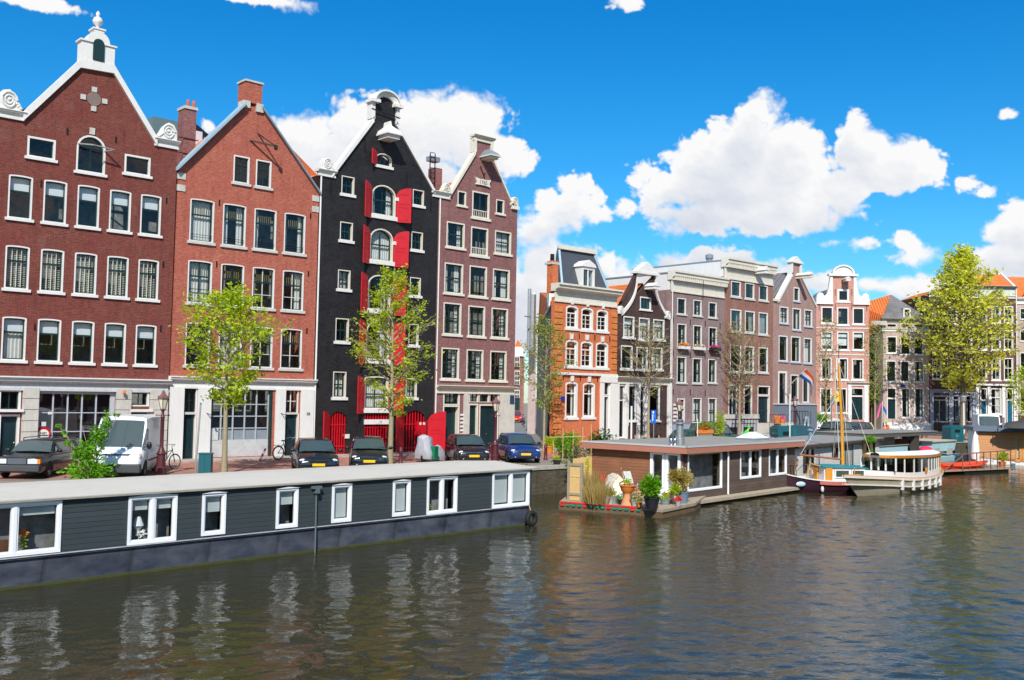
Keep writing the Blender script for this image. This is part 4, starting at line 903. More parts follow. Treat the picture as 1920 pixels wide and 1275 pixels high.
for j in range(3):
    sec = []
    for i in range(n+1):
        s_ = i/n; p0 = A[0].lerp(A[1], s_); p1 = B[0].lerp(B[1], s_); bow = math.sin(s_*math.pi)*.55; wv = math.sin(s_*9)*.07
        o_ = Vector((.45, -.4, .35))*bow
        sec.append([p0.lerp(p1, j/3)+o_+Vector((0, wv, 0)), p0.lerp(p1, (j+1)/3)+o_+Vector((0, wv*1.2, 0))])
    m.loft(sec, cols_[j], cap=False)
m.build('cloth', None, t, fix=False)
# ================================================================ houses that face the camera across the side canal
TH = math.atan2(-.674, .738); O10 = atZ(1530, 780, 115.); G3 = 'houses facing the canal junction'
RD = Vector((math.cos(TH), math.sin(TH), 0))
def far(label, px, name='canal_house', dz=0, **k):
    d = wray(px, 780); P = Vector((O10.x, O10.y, 0)); n = Vector((math.sin(TH), -math.cos(TH), 0))
    t = P.dot(n)/Vector((d[0], d[1], 0)).dot(n); return House(name, label, d[0]*t, d[1]*t, TH, group=G3, **k)
BR10 = brick('salmon_brick', (.48, .22, .17), (.58, .29, .23), (.5, .34, .29), (.5, .24, .2), .5, .9)
h = far('salmon brick house with a white necked gable and round pediment', 1530)
u = lambda x, y=770: h.L(x, y)[0]
HW = dict(casing=WHITE, sill=.18, cw=.12, transom=.42, sillw=.12)
for i, r in enumerate([(1540, 575, 1561.7, 609), (1569.6, 576, 1591, 612), (1598.8, 577, 1620, 610.6)]): h.window(*h.Lr(*r), **HW, up=(3, 1))
for i, r in enumerate([(1540, 621.3, 1561, 658.6), (1569.6, 621.5, 1591, 658.8), (1598.8, 621.8, 1619.8, 659)]): h.window(*h.Lr(*r), **{**HW, 'transom': .3}, blind=[.78, .78, .3][i])
h.wins([(1539, 670.4, 1559.3, 714), (1568, 671, 1590, 714.6), (1597, 672.4, 1619, 714.6)], **{**HW, 'transom': None}, curtain=('both', .17)); h.wins([(1537.6, 727.6, 1558.8, 777), (1567.5, 727.6, 1588, 777)], **{**HW, 'transom': None})
h.window(*h.Lr(1570, 542, 1592, 568), **{**HW, 'cw': .22, 'transom': None})
r = h.Lr(1595.5, 727, 1619, 787); zd = r[1]+(r[3]-r[1])*.74; door(h, r[0], r[1], r[2], zd, frame=WHITE, dbl=True, panels=2); h.window(r[0], zd+.02, r[2], r[3], transom=None, lo=(2, 1), sill=0, part='fanlight')
W = u(1630); sh = h.L(1580, 569)[1]; zt = h.L(1580, 517)[1]; a, b = u(1561, 540), u(1600, 540)
ol = [(0, 0), (W, 0), (W, sh), (b, sh), (b, zt), (a, zt), (a, sh), (0, sh)]
h.wall(ol, BR10, depth=10, eave=sh-.1); h.gable_roof(zt-1, SLATE, um=(a+b)/2)
for s_, e_, o_ in ((-1, a, 0.), (1, b, W)):
    pts = [(e_, sh), (o_, sh), (o_, sh+.5), (e_+(o_-e_)*.93, sh+1.05), (e_+(o_-e_)*.78, sh+1.25), (e_+(o_-e_)*.62, sh+1.15), (e_+(o_-e_)*.5, sh+.8), (e_+(o_-e_)*.34, sh+1.1), (e_+(o_-e_)*.24, sh+1.9), (e_+(o_-e_)*.14, zt-.1), (e_, zt)]
    m = MB(); m.prism(pts, -.12, .3); m.box(min(e_, o_)-.05, max(e_, o_)+.05, -.2, .34, sh-.12, sh+.06); m.build('scroll_wing', WHITE, h.root)
m = MB(); m.box(a-.5, b+.5, -.3, .4, zt-.05, zt+.2); c = (a+b)/2; rr = (b-a)/2
m.prism([(c+rr*math.cos(t), zt+.2+.95*math.sin(t)) for t in np.linspace(0, math.pi, 15)], -.16, .34); cr = m.build('round_pediment', WHITE, h.root)
m = MB(); po = [(c+(rr+.08)*math.cos(t), zt+.2+1.05*math.sin(t)) for t in np.linspace(0, math.pi, 15)]; m.loft([[(p[0], -.32, p[1]), (p[0], .4, p[1]), (c+(p[0]-c)*.86, .4, zt+.2+(p[1]-zt-.2)*.84), (c+(p[0]-c)*.86, -.32, zt+.2+(p[1]-zt-.2)*.84)] for p in po], None, close=True); m.build('pediment_rim', WHITE, cr)
m = MB(); x, z = h.L(1584, 527); m.box(x-.25, x+.25, -1.2, 0, z-.1, z+.15); m.prism([(x-.4, z+.15), (x+.4, z+.15), (x, z+.4)], -1.25, 0); m.build('hoist_beam', WHITE, h.root)
for y in (612.5+3, 662+3): z = h.L(1580, y)[1]; h.box('string_course', 0, W, z-.06, z+.1, -.05, 0, CONC)
zd2 = h.L(1610, 720)[1]; h.cornice(u(1589), u(1630), zd2-.15, zd2+.2, WHITE, .4, name='door_hood'); h.box('pilaster', u(1589.5), u(1595), .9, zd2-.15, -.2, 0, WHITE); h.box('pilaster', u(1619.5), u(1627), .9, zd2-.15, -.2, 0, WHITE)
m = MB(); n = 5
for k in range(n): m.box(u(1596)-.2*0, u(1630)+.0, -2.4+.4*k, -.0, .0+.22*k, .22*(k+1))
m.build('steps', STONE, h.root); h.anchors([h.L(1566, 575), h.L(1597, 575), h.L(1536, 575), h.L(1625, 577), h.L(1566, 548), h.L(1597, 548)], .8)
h.box('white_plinth', 0, u(1589), 0, 1.5, -.08, 0, PLAS)
# side passage with ivy
t = thing('ivy', tuple(Vector((h.O.x, h.O.y, 1.4))+RD*(W+.25)-Vector((h.n.x, h.n.y, 0))*0), 'dark green ivy climbing in the narrow gap beside the salmon house', 'ivy', TH)
rs = np.random.RandomState(4); P = np.stack([rs.uniform(-.1, .9, 1900), rs.uniform(.2, 1.2, 1900), rs.uniform(3.2, 10.5, 1900)], 1); leaves(P, .28, 5, LEAF2, 'foliage', t); MB().tube([(.3, .8, 0), (.35, .8, 9)], .06, 5).build('stem', BARK, t)
MB().box(-.2, 1.2, 1.6, 1.7, 0, 11).build('dark_back_wall', BLACKP, t)
# ---- greyish corner house with half-hipped roof ----
BR11 = brick('pinkish_grey_brick', (.42, .31, .27), (.50, .38, .34), (.48, .40, .36), (.42, .32, .30), .5, .9)
h = far('pinkish grey corner house with hipped roof of slates and orange tiles', 1656); u = lambda x, y=770: h.L(x, y)[0]; W = u(1742)
HW = dict(casing=WHITE, sill=.14, cw=.1, transom=.35)
h.wins([(1662.3, 630.4, 1681.6, 664.2), (1687.7, 631, 1706.7, 666.7), (1713, 632, 1731, 667)], **HW, curtain=('left', .2)); h.wins([(1661.6, 676, 1680, 717.5), (1688, 676.5, 1705, 718), (1713.3, 677, 1732, 718)], **HW, curtain='rand', lo=(2, 1))
h.wins([(1662.8, 606.8, 1680.7, 613.5), (1688.8, 606.8, 1705, 613.5), (1713, 607, 1730, 613.7)], casing=WHITE, transom=None, sill=0, cw=.06)
h.wins([(1689, 727.6, 1706, 785), (1714, 727.6, 1732, 785)], **HW, rise=.1, curtain=('both', .25), )
r = h.Lr(1663, 727, 1680.5, 785); zd = r[1]+(r[3]-r[1])*.66; door(h, r[0], r[1], r[2], zd, frame=WHITE, panels=2); h.window(r[0], zd+.02, r[2], r[3], transom=None, sill=0, part='fanlight')
ze = h.L(1700, 599)[1]; h.wall([(0, 0), (W, 0), (W, ze), (0, ze)], BR11, depth=9, eave=ze)
h.cornice(-.1, W, h.L(1700, 617)[1]-.25, h.L(1700, 617)[1]+.05, WHITE, .2, name='lower_cornice'); h.cornice(-.2, W+.1, ze-.25, ze+.1, pm('grey_gutter', (.42, .43, .42)), .5, name='gutter')
zr = h.L(1682, 549)[1]
m = MB(); m.add([(-.2, -.3, ze+.1), (W, -.3, ze+.1), (W, 9, ze+.1), (-1.9, 9, ze+.1), (1.6, 1.8, zr)], [(0, 1, 4), (1, 2, 4)]); m.build('slate_hip', SLATE, h.root, fix=False)
LR = [h.L(1628, 566), h.L(1681, 549.5), h.L(1667, 597), h.L(1630, 640)]
m = MB(); m.add([(LR[0][0], 4.0, LR[0][1]), (LR[1][0], 1.8, LR[1][1]), (LR[2][0], -.2, LR[2][1]), (LR[3][0], 2.5, LR[3][1])], [(0, 1, 2, 3)]); m.build('tiled_roof', PTILE, h.root, fix=False)
q = MB(); q.box(u(1672), u(1708), -.1, 2, ze+.1, ze+.12); x0, x1 = u(1693), u(1707); q.box(x0, x0+.15, -.2, 1.5, ze+.1, ze+1.3); q.box(x1-.15, x1, -.2, 1.5, ze+.1, ze+1.3); q.box(x0, x1, -.2, 1.5, ze+1.15, ze+1.3); q = q.build('dormer', WHITE, h.root); MB().box(x0+.15, x1-.15, .0, .04, ze+.12, ze+1.15).build('pane', GLASSB, q)
# left flank with its own bay windows, seen obliquely
m = MB(); m.add([(-.02, 0, 0), (-.02, 0, ze), (-1.2, 5.5, ze), (-1.2, 5.5, 0)], [(0, 1, 2, 3)]); m.build('side_wall', BR11, h.root, fix=False)
for y0, y1 in ((633, 664), (690, 716)):
    z1 = h.L(1650, y0)[1]; z0 = h.L(1650, y1)[1]; f = MB(); f.obox((-.42, 1.6, (z0+z1)/2), (-.12, .55, 0), (.02, .004, 0), (0, 0, (z1-z0)/2)); f = f.build('window', WHITE, h.root); g = MB().obox((-.47, 1.6, (z0+z1)/2), (-.09, .42, 0), (.02, .004, 0), (0, 0, (z1-z0)/2-.14)); g.build('pane', BLACKP, f)
m = MB(); m.bar((-.9, 1.0, ze-.4), (.2, -.4, ze-.5), .3, .5); m.build('eave_bracket', CREAM, h.root)
h.box('step', u(1655), u(1742), 0, 1.15, -.5, 0, PLAS); h.box('street_sign', u(1688.5), u(1696), h.L(1692, 726)[1], h.L(1692, 720.5)[1], -.1, -.05, STB)
# ---- tree-hidden house with grey ground floor ----
BR12 = brick('dark_plum_brick', (.085, .035, .035), (.13, .058, .055), (.16, .11, .10), (.10, .045, .045), .4, .9)
h = far('dark plum brick house with a grey wooden shopfront behind the big yellow green tree', 1743); u = lambda x, y=770: h.L(x, y)[0]; W = u(1828)
HW = dict(casing=WHITE, sash=WHITE, sill=.14, cw=.1, transom=.45, up=(2, 1), lo=(2, 1))
for y0, y1 in ((576, 610), (620, 657), (672, 713)): h.wins([(1748, y0, 1766, y1), (1776, y0, 1795, y1), (1806, y0, 1823, y1)], **HW)
GW = pm('grey_shop_timber', (.30, .33, .40), .6, .2, 2)
for a, b in ((1747, 1777), (1786, 1800), (1806, 1822)): h.window(*h.Lr(a, 741, b, 792), casing=GW, sash=WHITE if a == 1747 else GW, sill=0, transom=.15, cw=.1, part='shop_window', lo=(2, 1))
ze = h.L(1780, 552)[1]; h.wall([(0, 0), (W, 0), (W, ze), (0, ze)], BR12, depth=10, eave=ze); h.gable_roof(ze+1.0, PTILE); h.cornice(0, W, ze-.3, ze+.25, CREAM, .4)
zg = h.L(1780, 734)[1]; h.cornice(0, W, zg-.1, zg+.25, GW, .3, name='shop_cornice')
for a in (1743.5, 1779, 1801, 1823): h.box('pilaster', u(a), u(a)+.4, 0, zg-.1, -.1, 0, GW)
# ---- dark brown house with two blue doors ----
h = far('plum brick house with white windows, orange tile roof and two blue doors', 1829); u = lambda x, y=770: h.L(x, y)[0]; W = u(1907)
for y0, y1 in ((574, 608), (618.7, 658.3), (671, 715)): h.wins([(1834, y0, 1851, y1), (1859, y0, 1876.5, y1), (1882, y0, 1900, y1)], **HW)
zg = h.L(1860, 723)[1]
for a, b, y1 in ((1838, 1850.6, 785), (1887, 1899.6, 793)):
    r = h.Lr(a, 728, b, y1); zd = h.L(a, 750)[1]; door(h, r[0], r[1], r[2], zd, mat=pm('petrol_blue_paint', (.01, .11, .19), .3), frame=WHITE, panels=3); h.window(r[0], zd+.02, r[2], r[3], transom=None, sill=0, part='fanlight')
h.window(*h.Lr(1857.5, 728, 1878, 779), casing=WHITE, sash=WHITE, transom=.34, up=(2, 1), lo=(2, 2), cw=.1, curtain=('right', .5))
ze = h.L(1868, 556)[1]; zt = h.L(1868, 539)[1]; h.wall([(0, 0), (W, 0), (W, ze+.2), (0, ze+.2)], BR12, depth=10, eave=ze+.2)
h.box('frieze', 0, W, ze, zt-.1, -.05, .3, pm('pale_green_grey_paint', (.5, .54, .50))); h.cornice(0, W, ze-.15, ze+.1, WHITE, .2, name='lower_cornice'); h.cornice(0, W, zt-.2, zt+.15, pm('grey_green_gutter', (.32, .38, .36)), .5)
m = MB(); x, z = h.L(1867, 551); m.prism([(x+.7*math.cos(t), z-.25+.6*math.sin(t)) for t in np.linspace(0, math.pi, 10)], -.08, -.05); m.build('lunette', BLACKP, h.root)
zr = h.L(1860, 508)[1]; m = MB(); m.add([(0, .2, zt+.1), (W, .2, zt+.1), (W-.2, 3, zr), (0, 3, zr)], [(0, 1, 2, 3)]); m.build('roof', PTILE, h.root, fix=False); m = MB(); m.bar((W-.1, .1, zt+.1), (W-.3, 3, zr+.1), .25); m.bar((0, 3, zr+.05), (W-.2, 3, zr+.05), .16); m.build('roof_edge', WHITE, h.root)
h.box('ground_floor', 0, W, zg, zg+.2, -.3, 0, WHITE)
for a in (1829.5, 1851.5, 1879, 1900.5): h.box('pilaster', u(a), u(a)+.36, 0, zg, -.09, 0, WHITE)
h.box('plinth', 0, W, 0, 1.3, -.3, 0, PLAS); MB().tube([(W-.05, -.15, 0), (W-.05, -.15, zt)], .07, 6).build('drainpipe', PLAS, h.root)
# ---- last house at the right ----
h = far('pale brick house at the right edge with dark sashes and an orange roof', 1908); u = lambda x, y=770: h.L(x, y)[0]; W = 7
for y0, y1 in ((578, 600), (618, 641), (661, 706), (727, 772)):
    for a in (1912.5, 1938, 1963): h.window(*h.Lr(a, y0, a+17, y1), casing=WHITE, sill=.1, cw=.07, transom=.45, lo=(2, 1), up=(2, 1))
ze = h.L(1914, 566)[1]; h.wall([(0, 0), (W, 0), (W, ze), (0, ze)], BR11, depth=10, eave=ze); h.gable_roof(ze+3, PTILE); h.cornice(0, W, ze-.2, ze+.5, WHITE, .4)
m = MB(); m.add([(0, .2, ze+.5), (W, .2, ze+.5), (W, 4, ze+3.4), (0, 4, ze+3.4)], [(0, 1, 2, 3)]); m.build('front_roof', PTILE, h.root, fix=False)
h.box('balcony', 0, W, .0+h.L(1914, 779)[1], h.L(1914, 774)[1], -.8, 0, STONE)
h = far('plain pale brick house beyond the right edge', 1908); h.root.location += RD*7.02; h.O = Vector(h.root.location)
h.root['label'] = 'plain pale brick house partly beyond the right edge of the row'
for k in range(3):
    for j in range(4): h.window(.9+2.1*k, 2+3.2*j, 2.1+2.1*k, 4.2+3.2*j, sill=.1, lo=(2, 1), up=(2, 1))
h.wall([(0, 0), (7, 0), (7, ze), (0, ze)], BR10, depth=10, eave=ze); h.gable_roof(ze+3, PTILE); h.cornice(0, 7, ze-.2, ze+.5, WHITE, .4)
# ================================================================ in the alley
def at(px, py, dep): return Vector(atZ(px, py, dep))
t = thing('alley_house', (0, 0, 0), 'grey rendered side house with orange tiled roof behind the corner house', 'house')
GR = pm('dark_grey_render', (.20, .20, .18), .85, .25, .6, .3, 10, dirt=.5, streak=.3)
c0 = Vector((48.55, 49.0, 0)); c1 = at(1006, 760, 92.); c1.z = 0; zt0 = at(1040, 567, 68.).z; zt1 = at(1006, 617, 92.).z; z_ = (zt0+zt1)/2
m = MB(); m.add([(c0.x, c0.y, 1.3), (c1.x, c1.y, 1.3), (c1.x, c1.y, zt1), (c0.x, c0.y, zt0)], [(0, 1, 2, 3)]); m.build('wall', GR, t, fix=False)
dn = (c1-c0).normalized(); nn = Vector((dn.y, -dn.x, 0)); r0 = c0+nn*.7; r1 = c1+nn*.12; zr0 = at(1040, 546, 68.).z; zr1 = at(1008, 547, 92.).z; hr = at(1030, 548, 72.).z+1.2
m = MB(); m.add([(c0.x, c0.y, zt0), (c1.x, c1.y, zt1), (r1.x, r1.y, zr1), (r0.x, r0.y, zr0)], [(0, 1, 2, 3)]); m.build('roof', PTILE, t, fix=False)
m = MB(); m.bar(c0+Vector((-.1, 0, zt0)), c1+Vector((-.1, 0, zt1)), .16, .16); m.build('gutter', LEAD, t)
for k, f in enumerate((.12, .3, .48)):
    p = c0.lerp(c1, f); z = zt0+(zt1-zt0)*f; e = MB().obox(p-nn*.03+Vector((0, 0, z-1.6)), dn*.6, nn*.05, (0, 0, .8)); e.build('window', BLACKP, t)
p = c0.lerp(c1, .22)+nn*.8; m = MB(); m.obox(p+Vector((0, 0, zt0+1.1)), dn*.9, nn*.9, (0, 0, .9)); d_ = m.build('dormer', WHITE, t); p2 = p-nn*.92; MB().obox(p2+Vector((0, 0, zt0+1.15)), dn*.65, nn*.03, (0, 0, .6)).build('pane', GLASSB, d_)
m = MB(); m.obox(c0.lerp(c1, .3)-nn*.1+Vector((0, 0, 2.9)), dn*4.5, nn*.06, (0, 0, 1.5)); m.build('painted_dado', pm('black_dado', (.015, .018, .025), .4), t)
t = thing('alley_house', (0, 0, 0), 'narrow sunlit pink rendered gable wall with steel flues in the alley', 'house')
PK = pm('pale_pink_render', (.74, .56, .50), .8, .15, .8, .2, 10, dirt=.3, streak=.3)
A_ = [at(989, 785, 92.), at(1003, 790, 91.)]; ztp = at(998, 600, 94.).z
m = MB(); p, q = A_[0], A_[1]; m.add([(p.x, p.y, 1.2), (q.x, q.y, 1.2), (q.x, q.y, ztp), (p.x, p.y, ztp-1.2)], [(0, 1, 2, 3)]); m.add([(q.x, q.y, 1.2), (q.x+.5, q.y+.6, 1.2), (q.x+.5, q.y+.6, ztp), (q.x, q.y, ztp)], [(0, 1, 2, 3)]); m.build('wall', PK, t, fix=False)
p = at(999, 700, 90.5); ztp = at(1000, 545, 89.).z; m = MB(); m.tube([(p.x, p.y, 9.5), (p.x, p.y, ztp)], .22, 8); m.build('flue', PLAS, t); p = at(992, 600, 91.); m = MB(); m.tube([(p.x, p.y, 9), (p.x, p.y, at(992, 541, 91.).z)], .17, 8); m.build('flue', STEEL, t)
p = at(999, 580, 90.); m = MB(); m.tube([(p.x, p.y, 9), (p.x, p.y, at(1000, 552, 90.).z)], .3, 8); m.bar((p.x-1, p.y, 12), (p.x+1, p.y, 12), .1); m.build('flue', STEEL, t)
t = thing('alley_house', (0, 0, 0), 'brown house with white small-paned windows and stepped white top closing the alley', 'house')
P0 = at(955, 775, 150.); P1 = at(988, 775, 150.); dn = (P1-P0).normalized()
def fl(name, x0, y0, x1, y1, dep, mat, par, th=.3):
    a = at(x0, y0, dep); b = at(x1, y1, dep); w_ = math.hypot(b.x-a.x, b.y-a.y); c = (a+b)/2; d = Vector((RD.x, RD.y, 0)); f = Vector((-RD.y, RD.x, 0))
    return MB().obox(c+f*th/2, d*w_/2, f*th/2, (0, 0, abs(a.z-b.z)/2)).build(name, mat, par)
fl('wall', 950, 668, 981, 790, 150., BR8, t, 8); fl('attic_wall', 956, 650, 981, 668, 150., WHITE, t, 2)
m = MB(); a = at(963, 652, 151.); b = at(983, 660, 151.); c = at(971, 637, 151.); m.add([a, b, c], [(0, 1, 2)]); m.add([a+Vector((1, 1, 0)), b+Vector((1, 1, 0)), c+Vector((1, 1, 0))], [(0, 1, 2)]); m.build('roof', PTILE, t)
for y0, y1 in ((668, 688), (695, 722), (731, 746)):
    w_ = fl('window', 961, y0, 974, y1, 149.8, WHITE, t)
    for i in range(3):
        for j in range(3 if y1-y0 > 20 else 2): fl('pane', 962+4*i, y0+1.5+(y1-y0)/(3 if y1-y0 > 20 else 2)*j, 965+4*i, y0-1+(y1-y0)/(3 if y1-y0 > 20 else 2)*(j+1), 149.7, BLACKP, w_, .05)
fl('door', 961, 747, 974, 770, 149.7, DKGREEN, t)
# ================================================================ water, quay, street
def water_mat():
    m, nt = _new('canal_water')
    g = nt.nodes.new('ShaderNodeNewGeometry'); v = g.outputs['Position']
    a = vmap(nt, v, (1.0, 1.0, 1)); 
    r0 = nt.nodes.new('ShaderNodeMapping'); r0.inputs['Rotation'].default_value = (0, 0, R(-55)); nt.links.new(v, r0.inputs['Vector'])
    rot = nt.nodes.new('ShaderNodeMapping'); rot.inputs['Scale'].default_value = (1.5, .85, 1); nt.links.new(r0.outputs[0], rot.inputs['Vector'])
    w1 = noise(nt, rot.outputs[0], 1.0, 3, .5, .5)
    w2 = noise(nt, rot.outputs[0], 3.4, 3, .5, .8)
    w3 = noise(nt, rot.outputs[0], 10, 2, .5, .4)
    calm = ramp(nt, noise(nt, vmap(nt, v, (1, 1, 1), (3.3, 7.7, 0)), .07, 4, .55, 1.2), [(.3, .5), (.7, 1.35)])
    c_ = lambda x: math_(nt, 'SUBTRACT', x, .5)
    hgt = math_(nt, 'ADD', math_(nt, 'MULTIPLY', c_(w1), .0), math_(nt, 'MULTIPLY', c_(w2), .013))
    hgt = math_(nt, 'ADD', hgt, math_(nt, 'MULTIPLY', c_(w3), .006))
    hgt = math_(nt, 'MULTIPLY', hgt, calm)
    b = nt.nodes.new('ShaderNodeBump'); b.inputs['Strength'].default_value = 1; b.inputs['Distance'].default_value = 1.0; nt.links.new(hgt, b.inputs['Height'])
    p = nt.nodes.new('ShaderNodeBsdfPrincipled'); p.inputs['Base Color'].default_value = (.029, .027, .010, 1); p.inputs['Roughness'].default_value = .0; p.inputs['IOR'].default_value = 1.333
    p.inputs['Specular IOR Level'].default_value = .5
    nt.links.new(b.outputs[0], p.inputs['Normal']); out(nt, p.outputs[0]); return m

def water_sheet():
    """one connected sheet: real ripples where the canal is seen, flat far away"""
    def axis(segs):
        r = [segs[0][0]]
        for a, b, n in segs: r += list(np.linspace(a, b, n+1)[1:])
        return np.array(r)
    xs = axis([(-400, 2, 10), (2, 44, 640), (44, 66, 150), (66, 120, 180), (120, 900, 12)]); ys = axis([(-400, 4, 10), (4, 30, 400), (30, 46, 80), (46, 300, 10)])
    X, Y = np.meshgrid(xs, ys); Z = np.zeros_like(X); rs = np.random.RandomState(7)
    dist = np.hypot(X, Y)
    for i in range(72):
        lam = .19*(1.9/.19)**(rs.rand()**1.35); th = R(52)+rs.normal()*R(48); k = 2*math.pi/lam; slope = .0150*(lam/.6)**-.12
        ph = k*(X*math.cos(th)+Y*math.sin(th))+rs.rand()*6.283
        cell = np.where(X < 44, .066, np.where(X < 66, .147, .3)); fade = np.clip((lam/cell-2.6)/2.5, 0, 1)
        Z += fade*slope/k*(np.sin(ph)+.22*np.sin(2*ph+.6))
    A = .85+.30*np.sin(X*.11+Y*.07+1)*np.sin(Y*.19-X*.05)+.16*np.sin(X*.33-Y*.27+2)
    edge = np.clip((X-2)/3, 0, 1)*np.clip((120-X)/8, 0, 1)*np.clip((Y-4)/2, 0, 1)*np.clip((46-Y)/2, 0, 1)
    lee = 1-.45*np.exp(-((Y-25)/5.)**2)*np.clip((30-X)/8, 0, 1)
    Z *= A*edge*lee; ny, nx = X.shape; V = np.stack([X, Y, Z], 2).reshape(-1, 3).astype(np.float32)
    i = np.arange(ny-1)[:, None]*nx+np.arange(nx-1)[None, :]; F = np.stack([i, i+1, i+nx+1, i+nx], 2).reshape(-1).astype(np.int32); nf = len(F)//4
    me = bpy.data.meshes.new('water'); me.vertices.add(len(V)); me.vertices.foreach_set('co', V.ravel()); me.loops.add(len(F)); me.loops.foreach_set('vertex_index', F)
    me.polygons.add(nf); me.polygons.foreach_set('loop_start', np.arange(0, 4*nf, 4, dtype=np.int32)); me.materials.append(water_mat()); me.update(calc_edges=True); me.shade_smooth()
    o = bpy.data.objects.new('water', me); COL.objects.link(o); return o
tag(water_sheet(), kind='structure')
def paving(name, c1, c2, mortar, bw=.21, bh=.1, rot=45, dirt=.4):
    m, nt = _new(name); v = ocoord(nt)
    mp = nt.nodes.new('ShaderNodeMapping'); mp.inputs['Rotation'].default_value = (0, 0, R(rot)); nt.links.new(v, mp.inputs['Vector'])
    b = nt.nodes.new('ShaderNodeTexBrick'); nt.links.new(mp.outputs[0], b.inputs['Vector']); b.inputs['Scale'].default_value = 1
    b.inputs['Brick Width'].default_value = bw; b.inputs['Row Height'].default_value = bh; b.inputs['Mortar Size'].default_value = .006
    for k, c in (('Color1', c1), ('Color2', c2), ('Mortar', mortar)): b.inputs[k].default_value = (*c, 1)
    c = mixc(nt, math_(nt, 'MULTIPLY', ramp(nt, noise(nt, v, .7, 6, .7), [(.4, 0.), (.7, 1.)]), dirt), b.outputs[0], mortar)
    c = mixc(nt, 1, c, ramp(nt, noise(nt, v, 4, 5, .7), [(.3, .75), (.7, 1.2)]), 'MULTIPLY')
    out(nt, bsdf(nt, c, .85, 0, .25, bump(nt, b.outputs['Fac'], .4, .01))); return m
RED_ST = paving('red_street_bricks', (.33, .13, .10), (.42, .19, .14), (.26, .17, .13))
GREY_ST = paving('grey_paving', (.38, .31, .27), (.44, .37, .32), (.25, .22, .19), .3, .3, 0)
EARTH = pm('quay_verge', (.26, .22, .17), .9, .35, 1.2, .5, 12, dirt=.5)
QY = [(-60, 36.1), (40, 36.1), (62, 36.6), (80, 38.6), (92, 41.2), (96, 40.4), (112, 25.5), (150, -9), (420, -255)]
top = [(x, y, 1.4) for x, y in QY]
m = MB(); P = top+[(900, -255, 1.4), (900, 300, 1.4), (-60, 300, 1.4)]
m.add(P, [tuple(range(len(P)))]); tag(m.build('ground', EARTH, fix=False), kind='structure')
def strip(name, pts0, pts1, z, mat, kerb=0):
    mb = MB(); n = len(pts0); vs = [(a, b, z) for a, b in pts0]+[(a, b, z) for a, b in pts1]
    mb.add(vs, [(i, i+1, n+i+1, n+i) for i in range(n-1)])
    if kerb:
        mb.add([(a, b, z) for a, b in pts0]+[(a, b, z-kerb) for a, b in pts0], [(i, i+1, n+i+1, n+i) for i in range(n-1)])
    return tag(mb.build(name, mat, fix=False), kind='structure')
off = lambda d: [(x+(d*.67 if x > 95 else 0), y+d*(1 if x < 95 else .74)) for x, y in QY]
strip('street', off(4.6), off(10.2), 1.404, RED_ST)
strip('pavement', [(-60, 46.3), (46, 46.3), (81, 46.3)], [(-60, 48.1), (46, 48.1), (81, 48.1)], 1.46, GREY_ST, .06)
strip('pavement', [(96, 60), (104, 59.4), (150, 17)], [(100, 66), (110, 64), (156, 21)], 1.5, GREY_ST, .1)
m = MB(); m.add([(44.3, 48.12, 1.408), (47.6, 48.12, 1.408), (240, 262, 1.408), (232, 266, 1.408)], [(0, 1, 2, 3)])
tag(m.build('alley', paving('alley_cobbles', (.20, .19, .17), (.26, .24, .21), (.12, .11, .1), .2, .12, 20), fix=False), kind='structure')
# quay wall with coping stones
QB = brick('quay_brick', (.085, .065, .05), (.14, .105, .08), (.10, .09, .07), (.06, .07, .035), .6, 1.2)
mb = MB(); n = len(QY)
mb.add([(x, y, 1.25) for x, y in QY]+[(x, y, -1) for x, y in QY], [(i, i+1, n+i+1, n+i) for i in range(n-1)])
tag(mb.build('quay_wall', QB, fix=False), kind='structure')
mb = MB(); mb.loft([[(x, y-.06, 1.24), (x, y-.06, 1.425), (x, y+.34, 1.425), (x, y+.34, 1.24)] for x, y in QY], None, close=True)
tag(mb.build('quay_coping', pm('quay_stone', (.40, .38, .33), .85, .2, 2, .4, 20, dirt=.5)), kind='structure')
